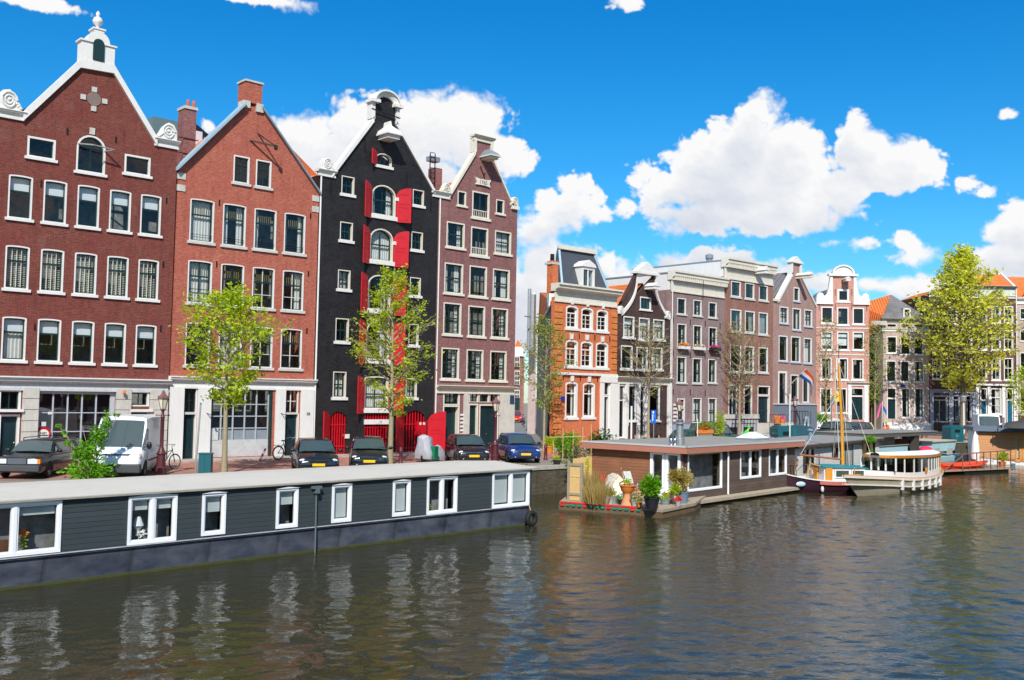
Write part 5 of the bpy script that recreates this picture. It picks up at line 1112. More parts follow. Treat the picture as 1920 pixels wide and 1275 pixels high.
# ================================================================ trees and shrubs
def tree(name, label, base, H, zb, wid, seed, nleaf, size, leafmat, bark=None, tr=.12, group=None, droop=0, bare=0., peak=.35, tex=.75, limbs=26, cat='tree', spread=.35, twigr=.012, lean=(0, 0), up=.55):
    rng = random.Random(seed); rs = np.random.RandomState(seed)
    t = thing(name, tuple(base), label, cat, 0, group); bark = bark or BARKY; m = MB()
    n = 9; tp = []
    for i in range(n+1):
        f = i/n; tp.append(Vector((lean[0]*f+math.sin(f*5+seed)*.03*H*.3*f, lean[1]*f+math.cos(f*4+seed)*.03*H*.3*f, -.05+f*H*.97)))
    rr = [tr*(1.25 if i == 0 else 1)*(1-.93*(i/n))+.008 for i in range(n+1)]; m.tube(tp, rr, 8)
    def tpos(z):
        f = max(0, min(.999, z/(H*.97))); i = int(f*n); return tp[i].lerp(tp[i+1], f*n-i)
    tips = []
    for k in range(limbs):
        f = (k+.5)/limbs; z = zb+(H-zb)*(f*.93)*.96; az = k*2.39996+rng.uniform(-.4, .4)
        q = (z-zb)/(H-zb)
        env = (q/peak)**.6 if q < peak else (1-(q-peak)/(1-peak))**tex
        Lh = wid/2*max(.14, env)*rng.uniform(.7, 1.12)
        p = tpos(z); d = Vector((math.cos(az), math.sin(az), 0)); rise = up*(.6+q)*rng.uniform(.6, 1.3)
        pts = [p]; r0 = tr*.42*(1-q*.7)+.008; c = 5
        for i in range(1, c+1):
            g = i/c; wob = Vector((rng.uniform(-1, 1), rng.uniform(-1, 1), rng.uniform(-.6, .6)))*Lh*.06
            pts.append(p+d*Lh*g+Vector((0, 0, Lh*(rise*g-droop*g*g)))+wob)
        m.tube(pts, [r0*(1-.85*i/c) for i in range(c+1)], 5, cap=False)
        for i in range(1, c+1):
            for s_ in range(3 if i > 1 else 1):
                a2 = az+rng.choice((-1, 1))*rng.uniform(.4, 1.3); l2 = Lh*rng.uniform(.16, .42)*(1.2-.4*i/c)+.15
                e = pts[i]+Vector((math.cos(a2), math.sin(a2), rng.uniform(-.1, .9)))*l2; mid = pts[i].lerp(e, .5)+Vector((0, 0, l2*.06))
                m.tube([pts[i], mid, e], [twigr*1.6, twigr, twigr*.5], 4, cap=False)
                lf = rng.random() > bare
                for g in (.35, .6, .8, 1.): 
                    if lf: tips.append(pts[i].lerp(e, g))
            if rng.random() > bare: tips.append(pts[i])
    m.build('trunk', bark, t, smooth=60)
    T = np.array([tuple(p) for p in tips]); w_ = rs.rand(len(T))**1.6+.05; idx = rs.choice(len(T), nleaf, p=w_/w_.sum())
    P = T[idx]+rs.normal(size=(nleaf, 3))*spread*np.array([1, 1, .75]); leaves(P, size, seed, leafmat, 'crown', t); return t
def base(px, py=None, dep=None, z=1.4):
    if dep: p = atZ(px, 780, dep); return (p.x, p.y, z)
    return tuple(onZ(px, py, z))
GT = 'young trees along the quay'
tree('street_tree', 'young tree with bright green leaves in front of the orange red warehouse', base(420, 889), 8.0, 2.9, 4.6, 3, 5000, .17, LEAF1, tr=.12, group=GT, spread=.17, peak=.35, limbs=30, up=.7, bare=.15, tex=.95)
tree('street_tree', 'young yellow green tree in front of the black warehouse with bare outer twigs', base(731, 871), 10.2, 2.4, 4.7, 8, 4600, .145, LEAF1, tr=.14, group=GT, spread=.14, bare=.28, peak=.25, limbs=40, up=.85, tex=.95)
tree('street_tree', 'slender sparse tree at the mouth of the alley', base(1021, dep=63.), 8.6, 2.6, 3.2, 5, 2600, .14, LEAF4, tr=.09, group=GT, spread=.18, bare=.3, limbs=26, up=.9)
tree('street_tree', 'thin brownish budding tree in front of the dark bell gable', base(1216, dep=70.), 8.6, 3.6, 4.4, 12, 850, .10, LEAF4, tr=.11, group=GT, spread=.2, bare=.45, limbs=34, up=.95)
tree('street_tree', 'thin budding tree in front of the tall brown house', base(1386, dep=80.), 9.4, 3.2, 5.4, 14, 900, .12, LEAF4, tr=.13, group=GT, spread=.22, bare=.5, limbs=36, up=.9)
tree('street_tree', 'thin olive tree where the greyish pink gable meets the salmon house', base(1549, dep=93.), 11.5, 3.0, 3.0, 16, 800, .15, LEAF4, tr=.10, group=GT, spread=.3, bare=.4, limbs=30, up=1.1)
tree('street_tree', 'narrow olive tree at the left edge of the pinkish grey corner house', base(1641, dep=104.), 12.2, 3.6, 3.0, 18, 1100, .18, LEAF4, tr=.12, group=GT, spread=.3, bare=.3, limbs=30, up=1.1)
tree('tall_tree', 'tall yellow green tree in front of the plum brick houses at the far right', base(1805, dep=108.), 21.6, 5.0, 12.2, 21, 9000, .37, LEAF3, bark=BARK, tr=.34, spread=.38, peak=.2, limbs=74, twigr=.03, up=.55, tex=1.15)
tree('street_tree', 'small green tree cut by the right edge of the picture', base(1926, dep=97.), 7.4, 2.4, 3.4, 23, 1500, .24, LEAF1, tr=.1, group=GT, spread=.3, limbs=22)
# shrub at the water's edge, left
def shrub(label, pos, parts, mat, size, seed, name='shrub', stems=True):
    t = thing(name, pos, label, 'shrub'); rs = np.random.RandomState(seed); allp = []; m = MB()
    for k, (c, r, n) in enumerate(parts):
        d = rs.normal(size=(n, 3)); d /= np.linalg.norm(d, axis=1)[:, None]; q = rs.rand(n)[:, None]**.5; lump = .85+.35*np.sin(d[:, :1]*8+k)*np.cos(d[:, 2:]*7+seed)
        allp.append(d*q*lump*np.array(r)+np.array(c)); 
        for j in range(3): m.tube([(rs.uniform(-.2, .2), rs.uniform(-.2, .2), 0), (c[0]*.5, c[1]*.5, c[2]*.5), (c[0]+rs.uniform(-.3, .3)*r[0], c[1], c[2]+r[2]*.7)], [.02, .014, .006], 4)
    if stems: m.build('stem', BARKY, t)
    leaves(np.concatenate(allp), size, seed, mat, 'foliage', t); return t
p = onZ(168, 905); t = shrub('bright green leafy shrub between the black estate car and the white van', tuple(p), [((0, 0, .45), (1.0, .8, .5), 1300), ((-.1, 0, 1.1), (.62, .5, .55), 620), ((.25, 0, 1.75), (.42, .3, .5), 420), ((.55, 0, 2.3), (.22, .2, .5), 150), ((-.85, 0, 1.5), (.16, .2, .14), 45), ((-1.0, 0, 1.9), (.1, .15, .14), 30), ((-1.2, 0, 2.15), (.1, .1, .08), 20), ((-.5, 0, 1.15), (.2, .3, .3), 90), ((.9, 0, 2.55), (.2, .1, .07), 25)], LEAF5, .13, 3)
m = MB(); 
for a in ((-.3, .5, 2.5), (1., 0, 2.6), (-1.25, 0, 2.2)): m.tube([(0, 0, 0), (a[0]*.35, 0, a[2]*.5), a], [.02, .012, .005], 4)
m.build('branch', BARKY, t)
GB = 'bushes on the quay by the orange house'
def bpos(px, dep): p = atZ(px, 780, dep); return (p.x, p.y, 1.4)
shrub('yellow green bush against the orange brick house', bpos(1063, 57), [((-.45, 0, .9), (.75, .6, .6), 700), ((.4, 0, 1.0), (.7, .6, .65), 700), ((0, 0, .4), (.9, .6, .4), 400)], LEAF5, .12, 5)['group'] = GB
shrub('dark green rounded bush behind the brown roofed houseboat', bpos(1128, 55), [((0, 0, .95), (1.0, .8, .85), 1700), ((.8, 0, .6), (.75, .6, .5), 700), ((-.5, 0, .7), (.7, .6, .5), 500)], LEAF2, .13, 6)['group'] = GB
shrub('straggling rose bush at the quay edge beside the reed screen', tuple(onZ(1082, 874)), [((0, 0, .7), (.8, .3, .6), 420), ((.6, 0, .2), (.6, .3, .35), 260), ((-.4, 0, .2), (.5, .3, .5), 260), ((.2, -.2, -.3), (1.1, .2, .35), 240)], LEAF2, .1, 7)
shrub('leafy weeds hanging over the quay coping behind the slate houseboat', tuple(onZ(1011, 893, .7)), [((0, 0, 0), (.35, .3, .45), 240)], LEAF2, .1, 8, stems=False)
shrub('fern like green plant on the blue grey stoop', bpos(1540, 92), [((0, 0, 1.9), (1.1, .8, .6), 350)], LEAF5, .22, 9)
# grass verge at the quay
t = None
rs = np.random.RandomState(2); n = 5200; X_ = rs.uniform(6, 62, n); Y_ = 36.4+rs.rand(n)**1.6*1.9; k = (np.sin(X_*1.7)+np.sin(X_*.63+1)+rs.normal(size=n)*.5) > -.1; P = np.stack([X_[k], Y_[k], 1.43+rs.rand(k.sum())*.07], 1)
g = thing('tmp', (0, 0, 0), 'x', 'x'); gr = leaves(P, .12, 5, leafm('verge_grass', (.08, .14, .02), (.16, .22, .04), (.30, .28, .09)), 'grass', None); bpy.data.objects.remove(g); tag(gr, 'short weedy grass growing on the quay verge', 'grass', kind='stuff')
# ================================================================ vehicles
def paint(name, c, rough=.22): return pm(name, c, rough, .06, 1.2, coat=.6, spec=.5)
CGL = pm('car_glass', (.05, .075, .075), .04, .2, 1, spec=.9); CHR = pm('chrome', (.6, .62, .65), .18, .1, metal=1.); PLT = pm('yellow_plate', (.85, .50, .01), .4, .03)
HLG = pm('headlamp_glass', (.62, .66, .70), .1, .15, 8, spec=.9); ORG = pm('indicator_orange', (.85, .22, .01), .3); GRILLE = pm('black_grille', (.012, .013, .015), .4); BUMP = pm('grey_bumper', (.05, .055, .06), .6)
def bevel(o, w=.03, seg=2):
    b = o.modifiers.new('bevel', 'BEVEL'); b.width = w; b.segments = seg; b.limit_method = 'ANGLE'; b.angle_limit = R(35)
    for p in o.data.polygons: p.use_smooth = True
    o.modifiers.new('wn', 'WEIGHTED_NORMAL'); return o
def wheel(t, x, y, r, w, rimm, hub=True):
    s_ = 1 if y > 0 else -1; m = MB(); prof = [(r*.62, 0), (r*.95, 0), (r, .03), (r, w-.03), (r*.95, w), (r*.62, w)]
    n = 22; vs = []; fs = []
    for (a, b) in prof:
        for k in range(n): vs.append((x+a*math.cos(2*math.pi*k/n), y+s_*(b-w), r+a*math.sin(2*math.pi*k/n)))
    for i in range(len(prof)-1): fs += [(i*n+k, i*n+(k+1) % n, (i+1)*n+(k+1) % n, (i+1)*n+k) for k in range(n)]
    m.add(vs, fs); wh = m.build('wheel', RUBBER, t, smooth=40)
    m = MB(); vs = []; fs = []
    for (a, b) in ((r*.63, w-.02), (r*.55, w-.03), (r*.5, w-.06), (r*.15, w-.03), (.001, w-.02)):
        for k in range(n): q = a*(1-.0*(k % 2)); vs.append((x+q*math.cos(2*math.pi*k/n), y+s_*(b-w), r+q*math.sin(2*math.pi*k/n)))
    for i in range(4): fs += [(i*n+k, i*n+(k+1) % n, (i+1)*n+(k+1) % n, (i+1)*n+k) for k in range(n)]
    m.add(vs, fs); m.build('rim', rimm, wh, smooth=40)
    if hub:
        m = MB()
        for k in range(5):
            a = 2*math.pi*k/5; m.obox((x+r*.36*math.cos(a), y-s_*(.045), r+r*.36*math.sin(a)), (r*.07*math.cos(a+.9), 0, r*.07*math.sin(a+.9)), (0, .004, 0), (-r*.14*math.sin(a), 0, r*.14*math.cos(a)), GRILLE)
        m.build('rim_hole', None, wh)
def car(name, label, pos, ang_, L=4.25, Wd=1.74, H=1.45, col=None, kind='hatch', cat='car', group=None, plate=True, grille='bar', rimm=None, rails=False):
    t = thing(name, pos, label, cat, ang_, group); w = Wd/2; rimm = rimm or STEEL
    if kind == 'boxy': belt, hf, A, B, C, D = .93, .80, -L*.49, -L*.44, L*.11, L*.24; zb = .22
    elif kind == 'van': belt, hf, A, B, C, D = 1.18, .98, -L*.495, -L*.485, L*.235, L*.385; zb = .26
    else: belt, hf, A, B, C, D = .92, .72, -L*.47, -L*.36, L*.10, L*.29; zb = .2
    sec = []
    st = [(-L/2, .36, belt*.72, .86), (-L/2+.06, zb+.06, belt*.95, .93), (-L*.40, zb, belt, 1.), (-L*.1, zb-.02, belt, 1.), (D-.1, zb-.02, belt*(1.0), 1.), (D+.02, zb, belt*.985, 1.), (L*.40, zb, (belt+hf)/2+.03, .985), (L*.455, zb+.02, hf+.02, .955), (L*.49, zb+.06, hf-.06, .90), (L/2, zb+.16, hf-.18, .84)]
    if kind == 'boxy': st[-4:] = [(L*.40, zb, hf+.07, .99), (L*.47, zb+.02, hf+.03, .97), (L*.488, zb+.04, hf, .95), (L*.492, zb+.1, hf-.05, .94)]
    for x, z0, z1, ws in st:
        a = w*ws; hgt = z1-z0
        sec.append([(x, y, z) for y, z in ((-a*.90, z0), (-a, z0+hgt*.2), (-a, z0+hgt*.62), (-a*.965, z0+hgt*.86), (-a*.85, z1), (-a*.45, z1+.03), (0, z1+.04), (a*.45, z1+.03), (a*.85, z1), (a*.965, z0+hgt*.86), (a, z0+hgt*.62), (a, z0+hgt*.2), (a*.90, z0))])
    m = MB().loft(sec, None, close=True); b = m.build('body', col, t, smooth=45)
    wb = w*.93; wt = w*.74 if kind != 'van' else w*.9; zr = H
    mid = (B+C)/2
    cs = [(A, wb, wb, belt-.05, belt-.02), (B*.7+A*.3, wb, wt*1.05, belt-.05, zr-(zr-belt)*.22), (B, wb, wt, belt-.05, zr-.03), (mid, wb, wt*1.02, belt-.05, zr), (C, wb, wt, belt-.05, zr-.035), (C*.75+D*.25, wb, wt*1.06, belt-.05, zr-(zr-belt)*.27), (D, wb*.96, wb*.94, belt-.05, belt-.03)]
    if kind in ('boxy', 'van'): cs[1] = (B*.5+A*.5, wb, wt*1.1, belt-.05, zr-(zr-belt)*.45)
    sec = [[(x, -a, z0), (x, -(a+c)/2-.01, (z0+z1)/2), (x, -c, z1-.06), (x, -c*.86, z1), (x, -c*.4, z1+.022), (x, 0, z1+.03), (x, c*.4, z1+.022), (x, c*.86, z1), (x, c, z1-.06), (x, (a+c)/2+.01, (z0+z1)/2), (x, a, z0)] for x, a, c, z0, z1 in cs]
    MB().loft(sec, None, close=True).build('cabin', col, t, smooth=45)
    # glazing set just proud of the cabin
    def lerp(a, b, f): return a+(b-a)*f
    f0, f1 = .05, .86; m = MB(); q = []
    nx_, nz_ = (zr-belt), (D-C); ln = math.hypot(nx_, nz_); ox, oz = nx_/ln*.035, nz_/ln*.035
    for f in (f0, .3, .6, f1):
        x = lerp(D, C, f); z = lerp(belt-.0, zr-.03, f)+math.sin(f*math.pi)*.02; hw = lerp(wb*.93, wt*.93, f); q.append([(x+ox+.01, -hw, z+oz), (x+ox+.05, -hw*.5, z+oz+.02), (x+ox+.065, 0, z+oz+.03), (x+ox+.05, hw*.5, z+oz+.02), (x+ox+.01, hw, z+oz)])
    m.loft(q, None, cap=False); m.build('windscreen', CGL, t, smooth=60, fix=False)
    for s_ in (-1, 1):
        def sp(x, f): return (x, s_*(lerp(wb, wt*1.01, f)+.022), lerp(belt, zr-.03, f))
        if kind == 'van': quads = [((D-.45, .08), (D-.95, .08), (D-.95, .62), (C+.12, .62))]
        else:
            xm_ = mid-.05+.1; quads = [((D-.22, .1), (xm_+.03, .1), (xm_+.03, .84), (C-.02, .84)), ((xm_-.05, .1), (lerp(A, B, .5)+.45, .1), (B+.38, .84), (xm_-.05, .84))]
            if kind == 'boxy': quads.append(((lerp(A, B, .5)+.38, .1), (A+.12, .1), (B+.12, .84), (B+.32, .84)))
        for qd in quads:
            MB().add([sp(x, f) for x, f in qd], [(0, 1, 2, 3)]).build('side_window', CGL, t, fix=False)
    if kind != 'van':
        m = MB(); m.add([(lerp(A, B, f)-.03, s_*lerp(wb*.9, wt*.9, f), lerp(belt, zr, f)) for f, s_ in ((.12, -1), (.12, 1), (.85, 1), (.85, -1))], [(0, 1, 2, 3)]); m.build('rear_window', CGL, t, fix=False)
    wr_ = .31 if kind != 'van' else .34
    for x in (-L*.31, L*.31 if kind != 'van' else L*.33):
        for y in (-w, w):
            a = MB(); n = 16; vs = [(x+(wr_+.06)*math.cos(math.pi*k/n), (y+(.006 if y > 0 else -.006)), wr_*.95+(wr_+.06)*math.sin(math.pi*k/n)) for k in range(n+1)]; vs2 = [(p[0], y*.9, p[2]) for p in vs]
            a.add(vs+vs2, [tuple(range(n+1))]+[(i, i+1, n+2+i, n+1+i) for i in range(n)]); a.build('wheel_arch', RUBBER, t)
            wheel(t, x, y+(.012 if y > 0 else -.012), wr_, .19, rimm)
    xf = L*.5
    for s_ in (-1, 1):
        if kind == 'boxy':
            MB().box(xf-.13, xf-.01, *sorted((s_*w*.45, s_*w*.86)), hf-.2, hf-.02).build('headlight', HLG, t); MB().box(xf-.16, xf-.03, *sorted((s_*w*.86, s_*w*.97)), hf-.2, hf-.03).build('indicator', ORG, t)
        elif kind == 'van':
            m = MB().ell((xf-.17, s_*w*.74, hf-.12), (.12, .2, .12), 12, 8); m.build('headlight', HLG, t, smooth=60); MB().ell((xf-.24, s_*w*.9, hf-.08), (.1, .05, .09), 8, 6).build('indicator', ORG, t)
        else:
            m = MB().ell((xf-.2, s_*w*.72, hf-.085), (.17, .17, .095), 12, 8); m.build('headlight', HLG, t, smooth=60)
            MB().ell((xf-.05, s_*w*.62, zb+.14), (.05, .09, .05), 8, 6).build('fog_light', HLG, t)
        m = MB(); xm = D-.28; m.ell((xm, s_*(w+.12), belt+.1), (.07, .11, .075 if kind != 'van' else .15), 10, 6); m.bar((xm, s_*(w-.06), belt+.03), (xm, s_*(w+.1), belt+.07), .04); m.build('wing_mirror', GRILLE if kind != 'hatch2' else col, t, smooth=50)
    if kind == 'boxy':
        MB().box(xf-.12, xf+.0, -w*.4, w*.4, hf-.22, hf-.0).build('grille', pm('silver_grille', (.16, .17, .19), .35, metal=.6), t)
        bevel(MB().box(xf-.2, xf+.1, -w*.98, w*.98, zb+.08, zb+.32).build('bumper', BUMP, t), .03)
    elif kind == 'van':
        bevel(MB().box(xf-.3, xf+.04, -w*.96, w*.96, zb-.02, zb+.34).build('bumper', BUMP, t), .05)
        m = MB(); 
        for k in range(4): m.box(xf-.17, xf-.02, -w*.5, w*.5, hf-.26+k*.07, hf-.225+k*.07)
        m.box(xf-.2, xf-.06, -w*.55, w*.55, hf-.28, hf+.0); m.build('grille', GRILLE, t); MB().box(xf-.5, xf-.44, -w*.3, w*.3, hf+.13, hf+.15).build('bonnet_vent', GRILLE, t)
        for s_ in (-1, 1): MB().bar((D-.62, s_*(w+.012), .5), (D-.62, s_*(w+.012), 1.9), .015, .01).build('door_seam', BUMP, t)
        for s_ in (-1, 1): MB().box(-L*.45, L*.2, *sorted((s_*(w+.004), s_*(w+.02))), .62, .68).build('rub_strip', BUMP, t)
    else:
        if grille == 'chrome': m = MB(); m.prism([(-w*.42, hf-.19), (w*.42, hf-.19), (w*.5, hf-.05), (-w*.5, hf-.05)], xf-.12, xf-.005, axis='x'); m.build('grille', CHR, t); m = MB(); m.prism([(-w*.38, hf-.17), (w*.38, hf-.17), (w*.45, hf-.07), (-w*.45, hf-.07)], xf-.1, xf+.004, axis='x'); m.build('grille_mesh', GRILLE, t)
        else: MB().box(xf-.1, xf-.0, -w*.5, w*.5, hf-.15, hf-.07).build('grille', GRILLE, t); MB().box(xf-.1, xf+.008, -w*.5, w*.5, hf-.09, hf-.065).build('grille_bar', CHR, t)
        MB().box(xf-.12, xf-.0, -w*.6, w*.6, zb+.06, zb+.16).build('air_intake', GRILLE, t)
    if plate: z = zb+.22 if kind != 'boxy' else zb+.12; xx = xf+.012 if kind in ('hatch',) else xf+.11 if kind == 'boxy' else xf+.05; MB().box(xx-.02, xx+.006, -.26, .26, z-.0, z+.11).build('number_plate', PLT, t)
    m = MB(); 
    for s_ in (-1, 1): m.bar((D-.02+.06, s_*w*.5-.2, belt+.06), (D-.1, s_*w*.5+.25, belt+.14), .02)
    m.build('wiper', GRILLE, t)
    if rails:
        for s_ in (-1, 1): m = MB(); m.bar((B, s_*wt*.85, zr+.06), (C, s_*wt*.85, zr+.06), .03); m.bar((B, s_*wt*.85, zr-.02), (B, s_*wt*.85, zr+.06), .03); m.bar((C, s_*wt*.85, zr-.04), (C, s_*wt*.85, zr+.06), .03); m.build('roof_rail', GRILLE, t)
    return t
def park(px, py, heading, L):           # where the middle of the front bumper meets the road
    p = onZ(px, py, 1.405); a = R(heading); return (p.x-math.cos(a)*L/2, p.y-math.sin(a)*L/2, 1.405), a
GC = 'cars parked on the quay'
BK = paint('black_car_paint', (.010, .013, .016)); NAVY = paint('navy_car_paint', (.008, .03, .14)); DKB = paint('dark_maroon_paint', (.018, .010, .012)); WV = pm('white_van_paint', (.70, .76, .80), .35, .05, 1.5, coat=.3, dirt=.25)
p, a = park(30, 899, 231, 4.8); car('parked_car', 'black boxy estate car with roof rails, cut by the left edge', p, a, 4.8, 1.76, 1.44, paint('black_green_paint', (.008, .014, .014)), 'boxy', group=GC, rails=True, plate=False)
p, a = park(215, 899, 237.5, 5.0); car('parked_van', 'white delivery van with peeling paint on its bonnet', p, a, 5.0, 1.93, 2.42, WV, 'van', cat='van', plate=False)
p, a = park(597, 893, 243, 4.5); car('parked_car', 'black car with a chrome grille in front of the red arched gate', p, a, 4.5, 1.8, 1.46, BK, 'hatch', group=GC, grille='chrome')
p, a = park(692, 885, 237, 4.2); car('parked_car', 'black hatchback beside the tree trunk, under the black warehouse', p, a, 4.2, 1.74, 1.46, BK, 'hatch', group=GC)
p, a = park(889, 873, 241, 4.2); car('parked_car', 'dark maroon hatchback left of the iron street lamp', p, a, 4.2, 1.72, 1.44, DKB, 'hatch', group=GC)
p, a = park(986, 869, 240, 4.2); car('parked_car', 'navy blue hatchback with silver rims at the mouth of the alley', p, a, 4.2, 1.75, 1.47, NAVY, 'hatch', group=GC, rimm=CHR)
def side(px, dep, dy=0): p = atZ(px, 790, dep); return (p.x, p.y, 1.405)
car('parked_car', 'dark green car roof showing above the houseboat roof, left one of two', side(1306, 68), R(-3), 4.2, 1.74, 1.45, paint('dark_green_car', (.012, .05, .045)), 'hatch', group=GC)
car('parked_car', 'larger dark green estate car in front of the purple grey house', side(1342, 74), R(-3), 4.6, 1.8, 1.75, paint('dark_green_car', (.012, .05, .045)), 'boxy', group=GC, rails=True)
car('parked_car', 'black car beyond the olive tree trunk, before the salmon house', side(1562, 93), R(182), 4.5, 1.8, 1.6, BK, 'boxy', group=GC)
car('parked_car', 'dark blue car parked below the steps of the salmon house', side(1605, 101), R(182), 4.4, 1.75, 1.45, paint('dark_blue_paint', (.01, .02, .05)), 'hatch', group=GC)
car('parked_car', 'small red car far down the alley', side(966, 128), R(228), 3.9, 1.7, 1.5, paint('red_car_paint', (.55, .01, .015)), 'hatch', group=GC)
p = side(1850, 93); car('parked_van', 'high white van with a black grille behind the timber houseboat', p, R(210), 5.0, 1.95, 2.55, WV, 'van', cat='van', plate=False)
t = thing('covered_car', side(1500, 80), 'parked car under a dark teal cover beside the green container', 'covered car', R(0)); TEAL = pm('teal_cover', (.012, .07, .085), .5, .25, 3, .6, 6)
sec = [[(x, y*wd, z*hh) for y, z in ((-1, .05), (-1.02, .5), (-.9, .62), (-.72, .98), (0, 1.03), (.72, .98), (.9, .62), (1.02, .5), (1, .05))] for x, wd, hh in ((-2.3, .7, .8), (-2.1, .88, 1.1), (-1.2, .92, 1.5), (-.2, .92, 1.55), (.7, .92, 1.45), (1.5, .9, 1.02), (2.2, .8, .85), (2.3, .7, .6))]
MB().loft(sec, None, close=True).build('cover', TEAL, t, smooth=60); 
for x in (-1.4, 1.4): 
    for y in (-.86, .86): wheel(t, x, y, .3, .19, STEEL)
# ================================================================ houseboats and boats
SLC = planks('slate_blue_lap_boards', (.045, .060, .066), (.056, .073, .082), .135, groove=.22, rough=.5, weather=.5)
HUL = planks('steel_hull_plates', (.040, .048, .072), (.11, .12, .15), 2.3, True, .45, .5, 1.)
RFB = pm('pale_roof_felt', (.50, .475, .42), .9, .06, .7, .1, 8, dirt=.12, streak=0); PVC = pm('white_window_frame', (.80, .83, .86), .35, .04)
ALG = pm('algae_line', (.05, .06, .02), .8, .4, 4)
h = House('houseboat', 'long slate blue clad houseboat with pale flat roof and eight white windows', 26.75, 27.95, R(4.6), cat='houseboat', base=0.)
def bwin(h, r, n=1, bl=None, cur=None, frame=PVC, part='window', hood=True, deep=.09):
    u0, w0, u1, w1 = h.Lr(*r); h.holes.append(outl(u0, w0, u1, w1)); m = MB().ring(outl(u0-.02, w0-.02, u1+.02, w1+.02), outl(u0+.055, w0+.06, u1-.055, w1-.05), -.035, deep)
    for k in range(1, n): x = u0+(u1-u0)*k/n; m.box(x-.045, x+.045, -.03, deep-.01, w0+.05, w1-.05)
    fr = m.build(part, frame, h.root)
    for k in range(n):
        a = u0+(u1-u0)*k/n+.045; b = u0+(u1-u0)*(k+1)/n-.045; s_ = MB().ring(outl(a, w0+.05, b, w1-.04), outl(a+.045, w0+.1, b-.045, w1-.085), -.01, deep-.02); s_.build('sash', frame, fr)
    MB().add([(u0, .04, w0), (u1, .04, w0), (u1, .04, w1), (u0, .04, w1)], [(0, 1, 2, 3)]).build('pane', GLASS, fr, fix=False)
    if hood: MB().prism([(u0-.05, w1+.02), (u1+.05, w1+.02), ((u0+u1)/2, w1+.07)], -.07, .0).build('hood', frame, fr)
    if bl:
        for k in range(n):
            a = u0+(u1-u0)*k/n+.1; b = u0+(u1-u0)*(k+1)/n-.1; f = bl[k] if isinstance(bl, (list, tuple)) else bl
            if f: MB().box(a, b, .12, .13, w1-.1-(w1-w0-.2)*f, w1-.1).build('blind', pm('grey_blind', (.55, .60, .60), .8, .05), fr)
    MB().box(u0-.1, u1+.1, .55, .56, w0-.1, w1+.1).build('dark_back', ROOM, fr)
    return fr, (u0, w0, u1, w1)
F = []
for r, n, bl in [((-62, 951, 110.5, 1033), 2, [0, .2]), ((242.4, 933.5, 328, 1012), 2, [.25, .25]), ((380.5, 927, 420, 999.5), 1, .45), ((519.7, 918, 556, 986.5), 1, .4), ((623.7, 911, 656.6, 976), 1, .98), ((737.6, 903.5, 767, 964.5), 1, .97), ((801.7, 897.5, 855, 958.5), 2, None), ((924, 888, 990.7, 945.5), 2, .96)]:
    F.append(bwin(h, r, n, bl))
zt = h.L(500, 913)[1]+.02; zc = h.L(500, 998)[1]
ul = -27.
h.wall([(ul, zc), (-.15, zc), (-.15, zt), (ul, zt)], SLC, body=False, thick=.1)
h.root['label'] = 'long slate blue clad houseboat with pale flat roof and eight white windows'
WB = 4.35
m = MB(); pl = lambda k, z, rr=1.: [(ul, k, z), (-.4, k, z)]+[(-.4+(1.0-k)*math.sin(t)*rr, WB/2-(WB/2-k)*math.cos(t), z) for t in np.linspace(.15, math.pi-.15, 9)]+[(-.4, WB-k, z), (ul, WB-k, z)]
m.loft([pl(.25, -.4, .75), pl(.06, .05, .88), pl(.0, zc-.05, 1.), pl(-.05, zc-.04, 1.04), pl(-.05, zc+.03, 1.04), pl(.06, zc+.03, 1.)], None, close=True); m.build('hull', HUL, h.root)
MB().box(ul, -.3, -.075, -.05, zc+.005, zc+.03).build('chine_line', pm('worn_white_line', (.45, .47, .48), .7, .3, 4), h.root)
m = MB().loft([pl(.02, -.2, .9), pl(.02, .07, .9)], None, close=True); m.build('waterline', ALG, h.root)
m = MB(); ew = lambda z: [(-.15, .0, z)]+[(-.15+.75*math.sin(t), WB/2-(WB/2-.0)*math.cos(t), z) for t in np.linspace(.1, math.pi-.1, 9)]+[(-.15, WB, z)]
m.loft([ew(zc), ew(zt)], None, cap=False); m.build('end_wall', SLC, h.root, fix=False); MB().add([(ul, WB, zc), (-.15, WB, zc), (-.15, WB, zt), (ul, WB, zt)], [(0, 1, 2, 3)]).build('rear_wall', SLC, h.root, fix=False)
m = MB(); m.loft([[(x, -.1, zt), (x, -.1, zt+.07), (x, WB/2, zt+.2), (x, WB+.1, zt+.07), (x, WB+.1, zt)] for x in np.linspace(ul, .15, 12)], None, close=True); m.build('roof', RFB, h.root)
m = MB().box(ul, .17, -.115, -.1, zt-.0, zt+.05).build('roof_edge', pm('stained_roof_edge', (.30, .29, .24), .8, .3, 3), h.root)
u_, z_ = h.L(590, 912); m = MB(); m.tube([(u_, -.1, z_-.02), (u_, -.12, -.2)], .028, 7); m.box(u_-.16, u_+.16, -.18, -.02, z_-.06, z_+.02); m.box(u_-.07, u_+.07, -.2, -.04, z_-.2, z_-.06); m.build('drainpipe', pm('grey_green_pipe', (.10, .14, .15), .4), h.root)
u_, z_ = h.L(989, 971); m = MB(); n = 20; vs = []; 
for i in range(n):
    a = 2*math.pi*i/n
    for j in range(8): b = 2*math.pi*j/8; vs.append((u_+(.22+.1*math.cos(b))*math.cos(a), -.2+.1*math.sin(b), z_+(.22+.1*math.cos(b))*math.sin(a)))
m.add(vs, [(i*8+j, i*8+(j+1) % 8, ((i+1) % n)*8+(j+1) % 8, ((i+1) % n)*8+j) for i in range(n) for j in range(8)])
